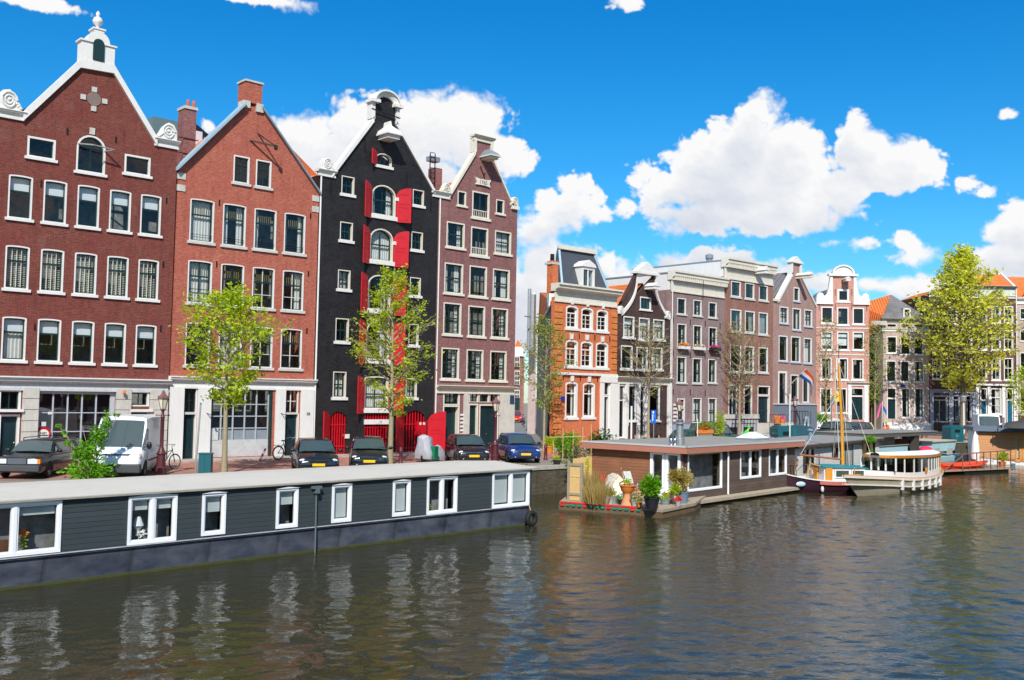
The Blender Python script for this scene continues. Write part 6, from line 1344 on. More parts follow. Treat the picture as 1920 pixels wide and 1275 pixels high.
t = thing('tyre_fender', tuple(h.O), 'old car tyre hanging as a fender at the slate houseboat\'s end', 'tyre', h.th); m.build('tyre', RUBBER, t, smooth=60); MB().tube([(u_, -.18, z_+.25), (u_-.03, -.08, zc+.05)], .015, 5).build('rope', pm('straw_rope', (.45, .38, .22)), t)
# things in the windows
fr, q = F[1]; m = MB(); x = q[0]+.42; m.lathe([(.06, .0), (.05, .12), (.1, .2), (.16, .26), (.1, .42), (.06, .5)], (x, .3, q[1]+.18), 12); m.build('table_lamp', BLIND, fr); tuft('white_flowers', fr, (x+.1, .22, q[1]+.2), (.17, .06, .12), 60, .09, FLW[3], 4)
fr, q = F[0]; tuft('yellow_flowers', fr, (h.L(50, 1000)[0], .25, q[1]+.5), (.13, .08, .16), 60, .08, FLW[0], 5); tuft('flower_stems', fr, (h.L(50, 1010)[0], .25, q[1]+.28), (.1, .08, .22), 90, .07, LEAF1, 6)
m = MB(); m.box(q[0]+.2, h.L(28, 1000)[0], .3, .4, q[1], q[1]+.35, pm('wood_brown', (.14, .06, .03))); m.build('cabinet', None, fr)
fr, q = F[6]; tuft('house_plant', fr, (q[0]+.3, .2, q[1]+.2), (.15, .06, .1), 60, .06, LEAF1, 6)
# ---- timber houseboat ----
C = onZ(1287.5, 836.5, 2.78); th = R(7.2)
TW = planks('weathered_dark_timber', (.10, .065, .05), (.16, .13, .115), .15, groove=.3, weather=.55); TW2 = planks('reddish_timber', (.30, .13, .065), (.13, .065, .04), .15, groove=.3, weather=.5)
h = House('houseboat', 'dark timber houseboat with brown fascia, grey flat roof and a planted terrace', C.x+.35*math.cos(th)-.33*math.sin(th), C.y+.33*math.cos(th)+.35*math.sin(th), th, cat='houseboat', base=0.)
for r, n in (((1290, 850, 1352.7, 914), 1), ((1388, 844.4, 1426, 893.6), 2), ((1442, 841, 1474, 888.3), 2)): f, q = bwin(h, r, n, None, hood=False, deep=.07)
cb = MB().box(0, 1, 0, .01, 0, 1)
L2 = h.L(1490.5, 870)[0]; D2 = 5.2
h.wall([(0, .25), (L2, .25), (L2, 2.5), (0, 2.5)], TW, body=False, thick=.1)
m = MB(); m.box(-.35, L2+.55, -.33, D2+.4, 2.42, 2.72); m.build('roof_fascia', pm('brown_fascia', (.42, .17, .115), .55, .06, .8, dirt=.1), h.root)
m = MB(); m.box(-.3, L2+.5, -.28, D2+.35, 2.72, 2.755); rf = m.build('roof', pm('grey_green_roof_felt', (.27, .27, .235), .9, .2, .8, .2, 14, dirt=.4), h.root)
m = MB(); m.box(-.37, L2+.57, -.35, -.28, 2.7, 2.78); m.box(-.37, -.3, -.35, D2+.42, 2.7, 2.78); m.build('roof_trim', pm('aluminium_trim', (.62, .64, .66), .4, .1, metal=.3), h.root)
# left end wall with door frames
m = MB(); v = lambda px, y=880: (lambda d: ((h.O-Vector(EYE)).dot(h.d)/d.dot(h.d)))(Vector(wray(px, y)))
def endv(px, py):
    d = Vector(wray(px, py)); t = (h.O-Vector(EYE)).dot(h.d)/d.dot(h.d); p = Vector(EYE)+d*t-h.O; return -p.dot(h.n), p.z
v0, v1 = endv(1277, 880)[0], endv(1219, 880)[0]; vm = (v0+v1)/2
m.box(0, .1, 0, v0, .25, 2.45); m.box(0, .1, v1, D2, .25, 2.45); m.box(0, .1, v0, v1, .25, .6); m.build('end_wall', TW2, h.root)
m = MB(); 
for a, b in ((v0, vm), (vm, v1)):
    m.box(-.05, .08, a+.02, a+.16, .55, 2.45); m.box(-.05, .08, b-.16, b-.02, .55, 2.45); m.box(-.05, .08, a+.16, b-.16, .55, .72); m.box(-.05, .08, a+.16, b-.16, 2.3, 2.45)
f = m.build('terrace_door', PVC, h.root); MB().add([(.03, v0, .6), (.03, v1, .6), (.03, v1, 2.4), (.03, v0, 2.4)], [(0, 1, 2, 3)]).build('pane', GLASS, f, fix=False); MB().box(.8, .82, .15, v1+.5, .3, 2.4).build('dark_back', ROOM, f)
MB().box(L2-.05, L2+.05, .1, D2, .25, 2.45).build('end_wall', TW, h.root); MB().box(0.1, L2, D2-.1, D2, .25, 2.45).build('rear_wall', TW, h.root)
m = MB().tube([(h.L(1362, 880)[0], -.1, 2.42), (h.L(1362, 880)[0], -.1, .3)], .045, 7).build('drainpipe', PVC, h.root); 
m = MB(); m.box(-.6, L2+1.6, -.62, .0, .13, .27); o = m.build('side_deck', pm('bleached_deck_timber', (.40, .34, .25), .85, .25, 4, .4, 30, dirt=.4), h.root)
m = MB(); m.box(0, L2+.2, -.1, D2, -.4, .25); m.box(-.2, L2+.2, -.45, -.2, -.3, .13); m.build('pontoon', pm('tarred_pontoon', (.03, .025, .02), .9, .3), h.root)
MB().tube([(.06, D2-.05, .3), (.06, D2-.05, 2.45)], .05, 6).build('corner_post', TW, h.root)
def onroof(px, py, z=2.76): return onZ(px, py, z)
def rooft(name, label, cat, px, py): p = onroof(px, py); return thing(name, tuple(p), label, cat)
t = rooft('stove_pipe', 'tall chrome stove pipe on the timber houseboat roof', 'chimney pipe', 1274.5, 833.5); MB().lathe([(.24, 0), (.24, .3), (.17, .32), (.17, .95), (.27, .98), (.27, 1.04), (.16, 1.08), (.16, 1.12), (.24, 1.14), (.1, 1.2)], (0, 0, 0), 14).build('pipe', STEEL, t, smooth=40)
t = rooft('roof_vent', 'pair of short chrome vents on the timber houseboat roof', 'vent', 1262, 834.5)
for x in (-.14, .14): MB().lathe([(.08, 0), (.06, .06), (.1, .12), (.12, .22), (.08, .3), (.14, .34), (.06, .4)], (x, 0, 0), 10).build('vent', CHR, t, smooth=40)
t = rooft('skylight', 'low pyramid skylight on the grey roof of the timber houseboat', 'skylight', 1411, 824); t.rotation_euler = (0, 0, th)
m = MB(); m.box(-.85, .85, -.6, .6, 0, .1); m.build('kerb', LEAD, t); m = MB(); m.add([(-.85, -.6, .1), (.85, -.6, .1), (.85, .6, .1), (-.85, .6, .1), (-.3, 0, .42), (.3, 0, .42)], [(0, 1, 5, 4), (1, 2, 5), (2, 3, 4, 5), (3, 0, 4)]); m.build('dome', pm('opal_acrylic', (.75, .78, .82), .2), t)
# ---- terrace and its clutter ----
TZ = .36
P = [onZ(*q, TZ) for q in ((1049, 940), (1203, 951), (1243, 955.5), (1304, 943), (1330, 924), (1128, 909), (1070, 924))]
t = thing('terrace_pontoon', (0, 0, 0), 'low planted terrace pontoon with a red and green painted edge', 'pontoon')
m = MB(); m.prism([(p.x, p.y) for p in P], TZ-.12, TZ, axis='z'); m.build('deck', pm('grey_brown_deck', (.36, .29, .21), .85, .25, 3, .3, 20, dirt=.4), t)
m = MB(); m.prism([(p.x*.999+.04, p.y+.05) for p in P], -.3, TZ-.12, axis='z'); m.build('float', pm('brown_float', (.14, .09, .05), .8, .3, dirt=.4), t)
RG = pm('red_edge_paint', (.60, .03, .03), .5, .2, 5); GG = pm('green_edge_paint', (.02, .22, .13), .5, .2, 5)
m = MB(); m.bar(P[0]+Vector((0, -.03, -.02)), P[1]+Vector((0, -.03, -.02)), .06, .07, RG); 
for k in range(14):
    a = P[0].lerp(P[1], k/14+.01); b = P[0].lerp(P[1], (k+.55)/14+.01); m.bar(a+Vector((0, -.03, -.13)), b+Vector((0, -.03, -.13)), .05, .1, GG if k % 4 != 0 else RG)
m.build('painted_edge', None, t)
BAMB = pm('reed_matting', (.62, .42, .17), .8, .15, 9); 
def tp(px, py, z=TZ): return onZ(px, py, z)
def up(px, py, ref): # height of a pixel above a foot point
    d = Vector(wray(px, py)); t_ = (ref.x**2+ref.y**2)**.5/math.hypot(d.x, d.y); return 5+d.z*t_
a, b = tp(1066, 938), tp(1090, 940); zz = up(1066, 864, a)
t = thing('garden_gate', tuple(a), 'upright gate of grey timber filled with pale reed matting', 'gate', math.atan2(b.y-a.y, b.x-a.x)); w = (b-a).length; OT = pm('old_grey_timber', (.30, .25, .18), .9, .3, 6, .5, 30)
m = MB(); H_ = zz-TZ; m.box(-.06, .06, -.05, .05, 0, H_); m.box(w-.06, w+.06, -.05, .05, 0, H_*.97); m.box(-.05, w+.05, -.06, .04, H_*.88, H_*.95); m.box(-.05, w+.05, -.06, .04, H_*.14, H_*.2); m.build('frame', OT, t); 
m = MB(); 
for k in range(14): m.tube([(.07+(w-.14)*k/13, 0, .02), (.07+(w-.14)*k/13, 0, H_*.9)], .026, 5)
m.box(.05, w-.05, -.035, -.02, H_*.60, H_*.64); m.build('matting', BAMB, t)
a, b = tp(1074, 926), tp(1126, 914); zz = up(1074, 860, a)
t = thing('reed_screen', tuple(a), 'straw yellow reed screen standing behind the garden gate', 'screen', math.atan2(b.y-a.y, b.x-a.x)); w = (b-a).length; m = MB()
rs_ = random.Random(3)
for k in range(52): m.tube([(w*k/51, rs_.uniform(-.01, .01), 0), (w*k/51, 0, (zz-TZ)*(1-.0*k)+rs_.uniform(-.04, .03))], .024, 5)
m.build('reeds', BAMB, t)
def grass(name, label, pos, r, hgt, n, mat, cat='ornamental grass', seed=1, parent=None):
    t = parent or thing(name, pos, label, cat); rs = np.random.RandomState(seed); m = MB(); vs = []; fs = []
    for k in range(n):
        a = rs.uniform(0, 6.28); q = r*rs.rand()**.6; x, y = q*math.cos(a), q*math.sin(a); l = hgt*rs.uniform(.55, 1.05); dx, dy = x*.45+rs.normal()*.08*hgt, y*.45+rs.normal()*.08*hgt; o = len(vs); wv = .012+.008*rs.rand()
        vs += [(x-wv, y, 0), (x+wv, y, 0), (x+dx*.5+wv, y+dy*.5, l*.6), (x+dx*.5-wv, y+dy*.5, l*.6), (x+dx, y+dy, l)]; fs += [(o, o+1, o+2, o+3), (o+3, o+2, o+4)]
    m.add(vs, fs); m.build('blades', mat, t, fix=False); return t
GD = 'plants on the terrace'
grass('dry_grass', 'tall dry straw coloured grass beside the reed screen', tuple(tp(1105, 936)), .55, 1.35, 420, STRAW, seed=2); grass('dry_grass', 'short pale dry stalks leaning over the terrace edge', tuple(tp(1122, 944)), .55, .95, 360, STRAW, seed=3)
t = thing('goldenrod', tuple(tp(1101, 932)), 'upright yellow flowering spray in front of the reed screen', 'plant'); tuft('flowers', t, (0, 0, 1.35), (.16, .12, .55), 260, .09, LEAF3, 3); MB().tube([(0, 0, 0), (0, 0, 1.6)], .015, 4).build('stem', BARKY, t)
def pot(name, label, px, py, r, hh, mat, cat='pot', prof=None): 
    p = tp(px, py); t = thing(name, tuple(p), label, cat); MB().lathe(prof or [(r*.7, 0), (r, hh*.9), (r*1.08, hh*.9), (r*1.08, hh), (r*.9, hh), (r*.85, hh*.85), (0, hh*.85)], (0, 0, 0), 16).build('pot', mat, t, smooth=40); return t
TERR = pm('orange_terracotta', (.68, .20, .03), .7, .12, 5); PBLK = pm('black_plastic_pot', (.02, .02, .025), .45, .2)
t = thing('galvanised_tub', tuple(tp(1143, 944)), 'oval galvanised tub with sprouting plants near the dry stalks', 'tub'); m = MB().lathe([(.36, 0), (.42, .32), (.44, .34), (.4, .34), (.38, .28), (0, .28)], (0, 0, 0), 20); o = m.build('tub', pm('bright_zinc', (.50, .55, .58), .4, .15, metal=.4), t, smooth=40); o.scale = (1.15, .75, 1); tuft('plants', t, (0, 0, .42), (.36, .2, .14), 90, .1, LEAF1, 3); grass('x', '', None, .3, .5, 30, STRAW, parent=t)
t = thing('urn_planter', tuple(tp(1176, 947)), 'orange glazed bowl on a terracotta pedestal with a green tuft', 'planter'); MB().lathe([(.28, 0), (.24, .12), (.15, .42), (.17, .5)], (0, 0, 0), 16).build('pedestal', pm('pale_terracotta', (.60, .27, .12), .8, .15), t, smooth=40); MB().lathe([(.17, .5), (.27, .62), (.33, .8), (.37, .82), (.37, .86), (.3, .86), (0, .82)], (0, 0, 0), 16).build('bowl', TERR, t, smooth=40); tuft('plant', t, (0, 0, 1.0), (.2, .2, .12), 140, .09, LEAF1, 8)
t = pot('bucket', 'small bright green bucket behind the orange bowl', 1158, 941, .13, .24, pm('green_plastic', (.02, .45, .08), .4), cat='bucket')
t = pot('potted_bush', 'lush bright green bamboo bush in a black square pot', 1222, 954, .33, .48, PBLK, cat='potted plant'); tuft('foliage', t, (-.05, 0, .92), (.52, .42, .50), 1300, .13, LEAF5, 3)
t = pot('potted_plant', 'round brown glazed pot with a leafy green plant', 1265, 945, .26, .4, pm('brown_glaze', (.10, .06, .055), .35), cat='potted plant', prof=[(.17, 0), (.27, .2), (.26, .32), (.2, .4), (.16, .38), (0, .36)]); tuft('foliage', t, (0, 0, .62), (.28, .25, .26), 380, .1, LEAF1, 4)
t = pot('potted_grass', 'grey blue bucket with bushy golden ornamental grass at the terrace corner', 1281, 943, .26, .5, pm('grey_blue_bucket', (.13, .20, .27), .45), cat='potted plant'); tuft('foliage', t, (-.12, 0, 1.05), (.55, .4, .5), 900, .12, leafm('golden_leaf', (.30, .24, .06), (.45, .36, .10), (.58, .46, .16)), 6); tuft('foliage_top', t, (-.5, .1, 1.2), (.4, .3, .3), 350, .12, MAT['golden_leaf'], 7)
t = pot('glass_planter', 'low grey planter with small green leaves between bench and brown pot', 1247, 946, .24, .26, pm('grey_green_tub', (.20, .26, .25), .4), cat='planter'); tuft('foliage', t, (0, 0, .36), (.24, .2, .2), 220, .08, LEAF1, 9)
for k, (px, py, r_, c_, lb) in enumerate(((1150, 936, .12, LEAF1, 'small pot of herbs behind the zinc tub'), (1164, 946, .14, LEAF5, 'low pot with a lime green tuft left of the orange urn'), (1190, 949, .15, LEAF2, 'dark leafed little pot right of the orange urn'), (1199, 951, .12, LEAF3, 'tiny pot of yellow flowers at the painted edge'), (1130, 941, .16, LEAF1, 'pot with green shoots between the dry grasses'), (1272, 949, .12, FLW[4], 'little pot of red flowers before the brown glazed pot'))):
    t = pot('small_pot', lb, px, py, r_, r_*1.6, [TERR, PBLK, MAT['bright_zinc']][k % 3], cat='potted plant'); t['group'] = 'small pots on the terrace'; tuft('foliage', t, (0, 0, r_*2.4), (r_*1.5, r_*1.4, r_*1.3), 120, .07, c_, k)
t = thing('white_bench', tuple(tp(1240, 930)), 'long white box bench below the terrace doors', 'bench', th); MB().box(-.75, .75, -.2, .25, 0, .42).build('seat', PVC, t); MB().box(-.78, .78, -.24, .28, .42, .46).build('top', WHITE, t)
t = thing('draped_chair', tuple(tp(1139, 928)), 'garden chair draped with a bright red cloth', 'chair', R(20)); m = MB(); m.loft([[(-.36, -.28, .25), (.36, -.28, .25)], [(-.38, -.28, .52), (.36, -.28, .52)], [(-.34, .2, .54), (.34, .2, .54)], [(-.32, .3, .98), (.32, .3, .95)], [(-.34, .36, .6), (.34, .36, .55)]], None, cap=False); m.build('cloth', pm('crimson_cloth', (.70, .01, .03), .8, .1, 3), t, fix=False); m = MB(); 
for x in (-.3, .3):
    for y in (-.25, .28): m.bar((x, y, 0), (x, y, .5), .03)
m.build('frame', pm('chair_timber', (.35, .2, .1)), t)
FLO = pm('floral_cloth', (.80, .76, .68), .8, .1)
def floral():
    m, nt = _new('floral_cloth2'); v = ocoord(nt); vo = nt.nodes.new('ShaderNodeTexVoronoi'); vo.inputs['Scale'].default_value = 6; nt.links.new(v, vo.inputs['Vector'])
    s = nt.nodes.new('ShaderNodeSeparateColor'); nt.links.new(vo.outputs['Color'], s.inputs[0]); c = ramp(nt, s.outputs[0], [(0., (.75, .15, .08)), (.35, (.80, .40, .15)), (.6, (.15, .40, .15)), (1., (.70, .6, .15))])
    f = ramp(nt, vo.outputs['Distance'], [(.28, 1.), (.42, 0.)]); out(nt, bsdf(nt, mixc(nt, math_(nt, 'MULTIPLY', f, .7), (.82, .78, .68), c), .85)); return m
t = thing('leaning_parasol', tuple(tp(1160, 932)), 'cream floral parasol lying open on its side against the wall', 'parasol', R(10)); m = MB(); vs = [(0, .35, .45)]; n = 12
for k in range(n): a = 2*math.pi*k/n; vs.append((.85*math.cos(a)-.15, .1+.15*math.sin(a), .52+.62*math.sin(a)*.95))
m.add(vs, [(0, 1+k, 1+(k+1) % n) for k in range(n)]); m.build('canopy', floral(), t, fix=False); MB().tube([(-.3, -.3, 1.35), (.75, .1, .75)], .025, 6).build('pole', pm('red_tipped_pole', (.62, .3, .12)), t)
t = thing('painting', tuple(tp(1183, 931)), 'small pale painted board leaning on the timber wall', 'board', R(-15)); MB().obox((0, .25, .78), (.24, 0, 0), (0, .015, 0), (-.06, .1, .36)).build('board', pm('painted_board', (.50, .55, .50), .7, .5, 12), t)
def folding_chair(t, x, y, rz, mat):
    c, s_ = math.cos(rz), math.sin(rz); T = lambda a, b, z: (x+a*c-b*s_, y+a*s_+b*c, z); m = MB()
    for a in (-.2, .2): m.bar(T(a, -.2, 0), T(a, .2, .8), .03); m.bar(T(a, .2, 0), T(a, -.18, .45), .03)
    for k in range(5): m.bar(T(-.2, -.16+.07*k, .45), T(.2, -.16+.07*k, .45), .05, .015)
    for z in (.62, .75): m.bar(T(-.2, .14+z*.07, z), T(.2, .14+z*.07, z), .06, .015)
    return m.build('frame', mat, t)
PINE = pm('pale_pine', (.52, .33, .16), .6, .15, 6)
for k, (px, py, lb) in enumerate(((1186, 942, 'folding wooden chair left of the small blue table'), (1203, 941, 'folding wooden chair right of the small blue table'))): t = thing('folding_chair', tuple(tp(px, py)), lb, 'chair', group='terrace folding chairs'); folding_chair(t, 0, 0, [2.2, -.9][k], PINE)
t = thing('bistro_table', tuple(tp(1196, 937)), 'small round blue topped table between the folding chairs', 'table'); MB().lathe([(.32, .68), (.32, .71), (0, .71)], (0, 0, 0), 18).build('table_top', pm('blue_enamel', (.03, .05, .30), .4), t); m = MB(); 
for k in range(3): a = k*2.1; m.bar((.25*math.cos(a), .25*math.sin(a), 0), (.02, 0, .68), .03)
m.build('leg', PINE, t)
p = onZ(1217, 963, 0); t = thing('floating_planter', tuple(p), 'big black tyre floating as a planter in front of the terrace', 'tyre'); m = MB(); n = 26; vs = []
for i in range(n):
    a = 2*math.pi*i/n; k_ = 1+.015*(i % 2)
    for j in range(8): b = 2*math.pi*j/8; vs.append(((.68+.16*math.cos(b))*k_*math.cos(a), (.68+.16*math.cos(b))*k_*math.sin(a), .08+.14*math.sin(b)))
m.add(vs, [(i*8+j, i*8+(j+1) % 8, ((i+1) % n)*8+(j+1) % 8, ((i+1) % n)*8+j) for i in range(n) for j in range(8)]); m.build('tyre', pm('wet_rubber', (.03, .034, .04), .5, .3, 8), t); MB().lathe([(.6, .04), (0, .1)], (0, 0, 0), 16).build('soil', BARK, t); tuft('weeds', t, (0, 0, .16), (.45, .4, .08), 240, .08, LEAF1, 3)
p = onZ(1176, 959, 0); t = thing('float', tuple(p), 'small pale green float beside the big tyre', 'float'); MB().lathe([(.1, -.05), (.16, .1), (.24, .2), (.26, .24), (.2, .24), (0, .2)], (0, 0, 0), 14).build('bowl', pm('pale_green_float', (.32, .42, .36), .5), t, smooth=40)
def duck(px, py, label, rz=0):
    p = onZ(px, py, 0); t = thing('duck', tuple(p), label, 'duck', rz); m = MB(); m.ell((0, 0, .05), (.2, .11, .09), 12, 8); m.ell((.17, 0, .13), (.05, .045, .09), 8, 6); m.ell((.19, 0, .22), (.06, .045, .045), 10, 6); m.ell((-.2, 0, .09), (.08, .05, .03), 8, 5); m.build('body', pm('buff_feathers', (.42, .25, .16), .8, .3, 14), t, smooth=60); MB().ell((.26, 0, .21), (.04, .02, .012), 8, 5).build('beak', ORG, t)
duck(1104, 958, 'buff coloured duck swimming in front of the painted terrace edge', R(160))
p = onZ(1617, 925, 0); t = thing('buoy', tuple(p), 'small red mooring buoy floating at the saloon boat\'s bow', 'buoy'); MB().ell((0, 0, .05), (.2, .14, .1), 10, 7).build('float', pm('faded_red', (.60, .12, .08)), t, smooth=50); MB().tube([(0, 0, .1), (0, 0, .95)], .018, 5).build('rope', pm('straw_rope', (.45, .38, .22)), t)
# ---- pale grey houseboat ----
GC2 = planks('pale_grey_boards', (.70, .71, .66), (.78, .78, .73), .14, groove=.55, weather=.4)
A = onZ(1508, 832.5, 2.45); B = onZ(1655, 819.5, 2.45); th3 = math.atan2(B.y-A.y, B.x-A.x)
h = House('houseboat', 'pale grey clapboard houseboat with dark windows behind the mast boat', A.x, A.y, th3, cat='houseboat', base=0.)
for r, n in (((1506, 841.5, 1525, 883), 2), ((1560, 838, 1570.6, 855.6), 1), ((1575, 831, 1586, 875), 1), ((1589, 831, 1599, 875), 1), ((1617, 829, 1628, 868), 1), ((1630, 829, 1640, 868), 1)): bwin(h, r, n, None, frame=BLACKP, hood=False)
u0 = h.L(1491, 860)[0]; u1 = h.L(1648, 850)[0]; h.wall([(u0, .3), (u1, .3), (u1, 2.25), (u0, 2.25)], GC2, body=False, thick=.1)
m = MB(); m.box(u0-.3, u1+.3, -.3, 4.5, 2.25, 2.4); m.build('fascia', BLACKP, h.root); MB().box(u0-.28, u1+.28, -.28, 4.48, 2.4, 2.45).build('roof', pm('light_grey_felt', (.25, .25, .24), .9, .15, 1, dirt=.3), h.root); MB().box(u0, u1, .0, 4.3, -.3, .3).build('hull', pm('dark_hull', (.03, .03, .035), .6), h.root)
MB().box(u0-.05, u0+.05, .1, 4.3, .3, 2.25).build('end_wall', GC2, h.root); MB().box(u1-.05, u1+.05, .1, 4.3, .3, 2.25).build('end_wall', GC2, h.root); MB().box(u0, u1, 4.2, 4.3, .3, 2.25).build('rear_wall', GC2, h.root)
p = onZ(1519.5, 826, 2.46); t = thing('roof_vent', tuple(p), 'blue grey mushroom vent on the pale grey houseboat roof', 'vent'); MB().lathe([(.14, 0), (.11, .08), (.11, .55), (.2, .6), (.2, .68), (.08, .74)], (0, 0, 0), 12).build('pipe', pm('blue_grey_metal', (.16, .24, .32), .4), t)
q = h.Lr(1608, 822, 1632, 868); t = thing('climbing_plant', tuple(h.O), 'light green climbing plant over the pale houseboat\'s last windows', 'plant', h.th); tuft('foliage', t, ((q[0]+q[2])/2, -.4, 2.4), (1.3, .3, .25), 260, .16, LEAF5, 2); tuft('foliage', t, ((q[0]+q[2])/2+.2, -.4, 1.2), (.5, .25, .7), 200, .16, LEAF5, 4)
# ---- hull builder: x towards the bow ----
def hull(t, name, L, B, z0, zb, zm, zs, mat, fore=1.8, aft=3.5, sternw=.6, nst=15, flare=.12, band=None, smooth=50, rake=.5):
    m = MB(); secs = []; rows_ = []
    for i in range(nst):
        f = i/(nst-1); x = -L/2+L*f; s_ = abs(2*f-1)
        if f >= .5: k = 1-((f-.5)/.5)**fore
        else: k = sternw+(1-sternw)*(1-((.5-f)/.5)**aft)
        k = max(k, .02); b = B/2*k; zt = zm+(zb-zm)*max(0, (f-.5)/.5)**2.2 if f >= .5 else zm+(zs-zm)*((.5-f)/.5)**2.2
        rk = rake*max(0, (f-.8)/.2)**1.5
        pr = [(0, z0), (b*.55, z0+.02), (b*(.86-flare*.3), z0+(zt-z0)*.3), (b*(1-flare*.4), z0+(zt-z0)*.62), (b, zt)]
        full = [(y, z) for y, z in pr[::-1]]+[(-y, z) for y, z in pr[1:]]
        secs.append([(x+rk*((z-z0)/(zt-z0)-1)*1.0+rk, y, z) for y, z in full]); rows_.append((x+rk, b, zt))
    m.loft(secs, None, cap=True); o = m.build(name, mat, t, smooth=smooth, fix=True); return o, rows_
def strake(t, rows_, dz, hh, out_, mat, name='rubbing_strake', side=None, i0=0, i1=None):
    m = MB()
    for s_ in ((-1, 1) if side is None else (side,)):
        secs = []
        for x, b, z in rows_[i0:i1]: y = s_*(b+out_); secs.append([(x, s_*(b-.06), z+dz), (x, y, z+dz), (x, y, z+dz+hh), (x, s_*(b-.06), z+dz+hh)])
        m.loft(secs, None, close=True)
    return m.build(name, mat, t, smooth=40)
def deck(t, rows_, dz, mat, name='deck'):
    m = MB(); m.loft([[(x, -b*.99, z+dz), (x, b*.99, z+dz)] for x, b, z in rows_], None, cap=False); return m.build(name, mat, t, fix=False)
# ---- small mast boat ----
P0 = onZ(1497, 912, .2); P1 = onZ(1612, 906, .4); a = math.atan2(P1.y-P0.y, P1.x-P0.x)+R(4); Ls = 5.9; c = P0.lerp(P1, .44)+Vector((0, -.3, 0))
t = thing('mast_boat', (c.x, c.y, 0), 'small barge yacht with varnished mast, white cabin and teal cabin roof', 'boat', a)
HB = pm('black_maroon_hull', (.035, .012, .022), .35, .2); RS = pm('salmon_red_strake', (.48, .13, .10), .5, .15, 4); VAR = pm('varnished_wood', (.62, .26, .04), .3, .15, 4, coat=.4)
o, rw = hull(t, 'hull', Ls, 2.4, -.35, .95, .62, .95, HB, fore=2.6, aft=3., sternw=.35, flare=.15, rake=.2)
strake(t, rw, -.22, .2, .05, RS, i0=4); strake(t, rw, -.03, .06, .07, WHITE, 'toe_rail'); deck(t, rw, .0, pm('white_deck', (.6, .62, .62), .6)); 
m = MB(); m.loft([[(x, -w_, .55), (x, -w_*.95, z), (x, w_*.95, z), (x, w_, .55)] for x, w_, z in ((-.9, .98, 1.35), (1.2, .95, 1.32), (2.1, .7, 1.22))], None, close=True); cb = m.build('cabin', WHITE, t)
m = MB(); m.loft([[(x, -w_, z), (x, -w_*.9, z+.06), (x, 0, z+.13), (x, w_*.9, z+.06), (x, w_, z)] for x, w_, z in ((-1.0, 1.05, 1.35), (1.2, 1.02, 1.32), (2.2, .78, 1.22))], None, close=True); m.build('cabin_roof', pm('teal_roof_paint', (.02, .20, .22), .4), t, smooth=40)
for x0, x1 in ((-.25, .55), (.75, 1.45)):
    for s_ in (-1, 1): MB().box(x0, x1, *sorted((s_*.96, s_*1.0)), .82, 1.2).build('window', CGL, cb); m = MB(); m.ring(outl(x0-.04, .78, x1+.04, 1.24), outl(x0+.02, .84, x1-.02, 1.18), *sorted((s_*.97, s_*1.015))); m.build('window_frame', WHITE, cb)
MB().box(-1.0, -.92, -.35, .3, .6, 1.3).build('cabin_door', VAR, t); MB().box(-.85, -.45, -1.02, -.98, .6, 1.32).build('cabin_door', VAR, t)
m = MB(); mp = (.75, 0); zt_ = up(1580, 680, c); m.tube([(mp[0], 0, 1.3), (mp[0]-.05, 0, 3.5), (mp[0]-.25, 0, zt_)], [.09, .085, .05], 8); m.build('mast', pm('orange_varnish', (.72, .33, .03), .3, .1, coat=.4), t)
MB().tube([(mp[0]-.25, 0, zt_), (mp[0]-.25, 0, zt_+.22)], .06, 6).build('mast_cap', WHITE, t); MB().tube([(mp[0]-.25, 0, zt_+.2), (mp[0]-.25, 0, zt_+.85)], .02, 5).build('wind_vane', BLACKP, t)
MB().tube([(mp[0]-.1, 0, 1.72), (mp[0]-2.7, -.1, 1.98)], .055, 7).build('boom', pm('red_brown_varnish', (.34, .11, .05), .35), t)
m = MB(); rp = pm('pale_rope', (.62, .60, .55)); m.tube([(mp[0]-.2, 0, zt_*.78), (mp[0]-2.6, -.1, 2.0)], .014, 4); m.tube([(mp[0]-.25, 0, zt_), (2.9, 0, .9)], .012, 4); m.tube([(mp[0]-.2, 0, zt_-.1), (mp[0]-.1, -1.0, .7)], .01, 4); m.tube([(mp[0]-.2, 0, zt_-.1), (mp[0]-.1, 1.0, .7)], .01, 4); m.tube([(mp[0]-.5, .02, zt_-.3), (mp[0]-.15, .1, 1.7)], .02, 4); m.build('rigging', rp, t)
m = MB(); m.bar((-1.8, -.7, .9), (-1.6, -.7, 1.55), .06); m.bar((-1.8, .7, .9), (-1.6, .7, 1.55), .06); m.bar((-1.6, -.7, 1.55), (-1.0, -.7, 1.4), .05); m.build('cockpit_frame', VAR, t)
m = MB(); 
for k in range(3): m.tube([(-1.35, -.4+.1*k, 1.25), (-1.3, -.45+.1*k, .95), (-1.3, -.32+.1*k, .9), (-1.35, -.3+.1*k, 1.2)], .02, 5)
m.build('coiled_rope', rp, t); m = MB(); n = 7
for k in range(n): y = -.9+1.8*k/(n-1); m.bar((-2.5, y, .9), (-2.55, y, 1.4), .025)
m.bar((-2.55, -.9, 1.4), (-2.55, .9, 1.4), .03); m.build('stern_rail', IRON, t)
MB().ell((-2.3, -1.0, .45), (.28, .06, .14), 12, 7).build('name_board', pm('pale_blue_board', (.42, .55, .68), .4), t, smooth=40)
for x in (-1.2, 2.3): MB().ell((x, -1.3, .2), (.09, .09, .17), 8, 6).build('fender', WHITE, t, smooth=50)
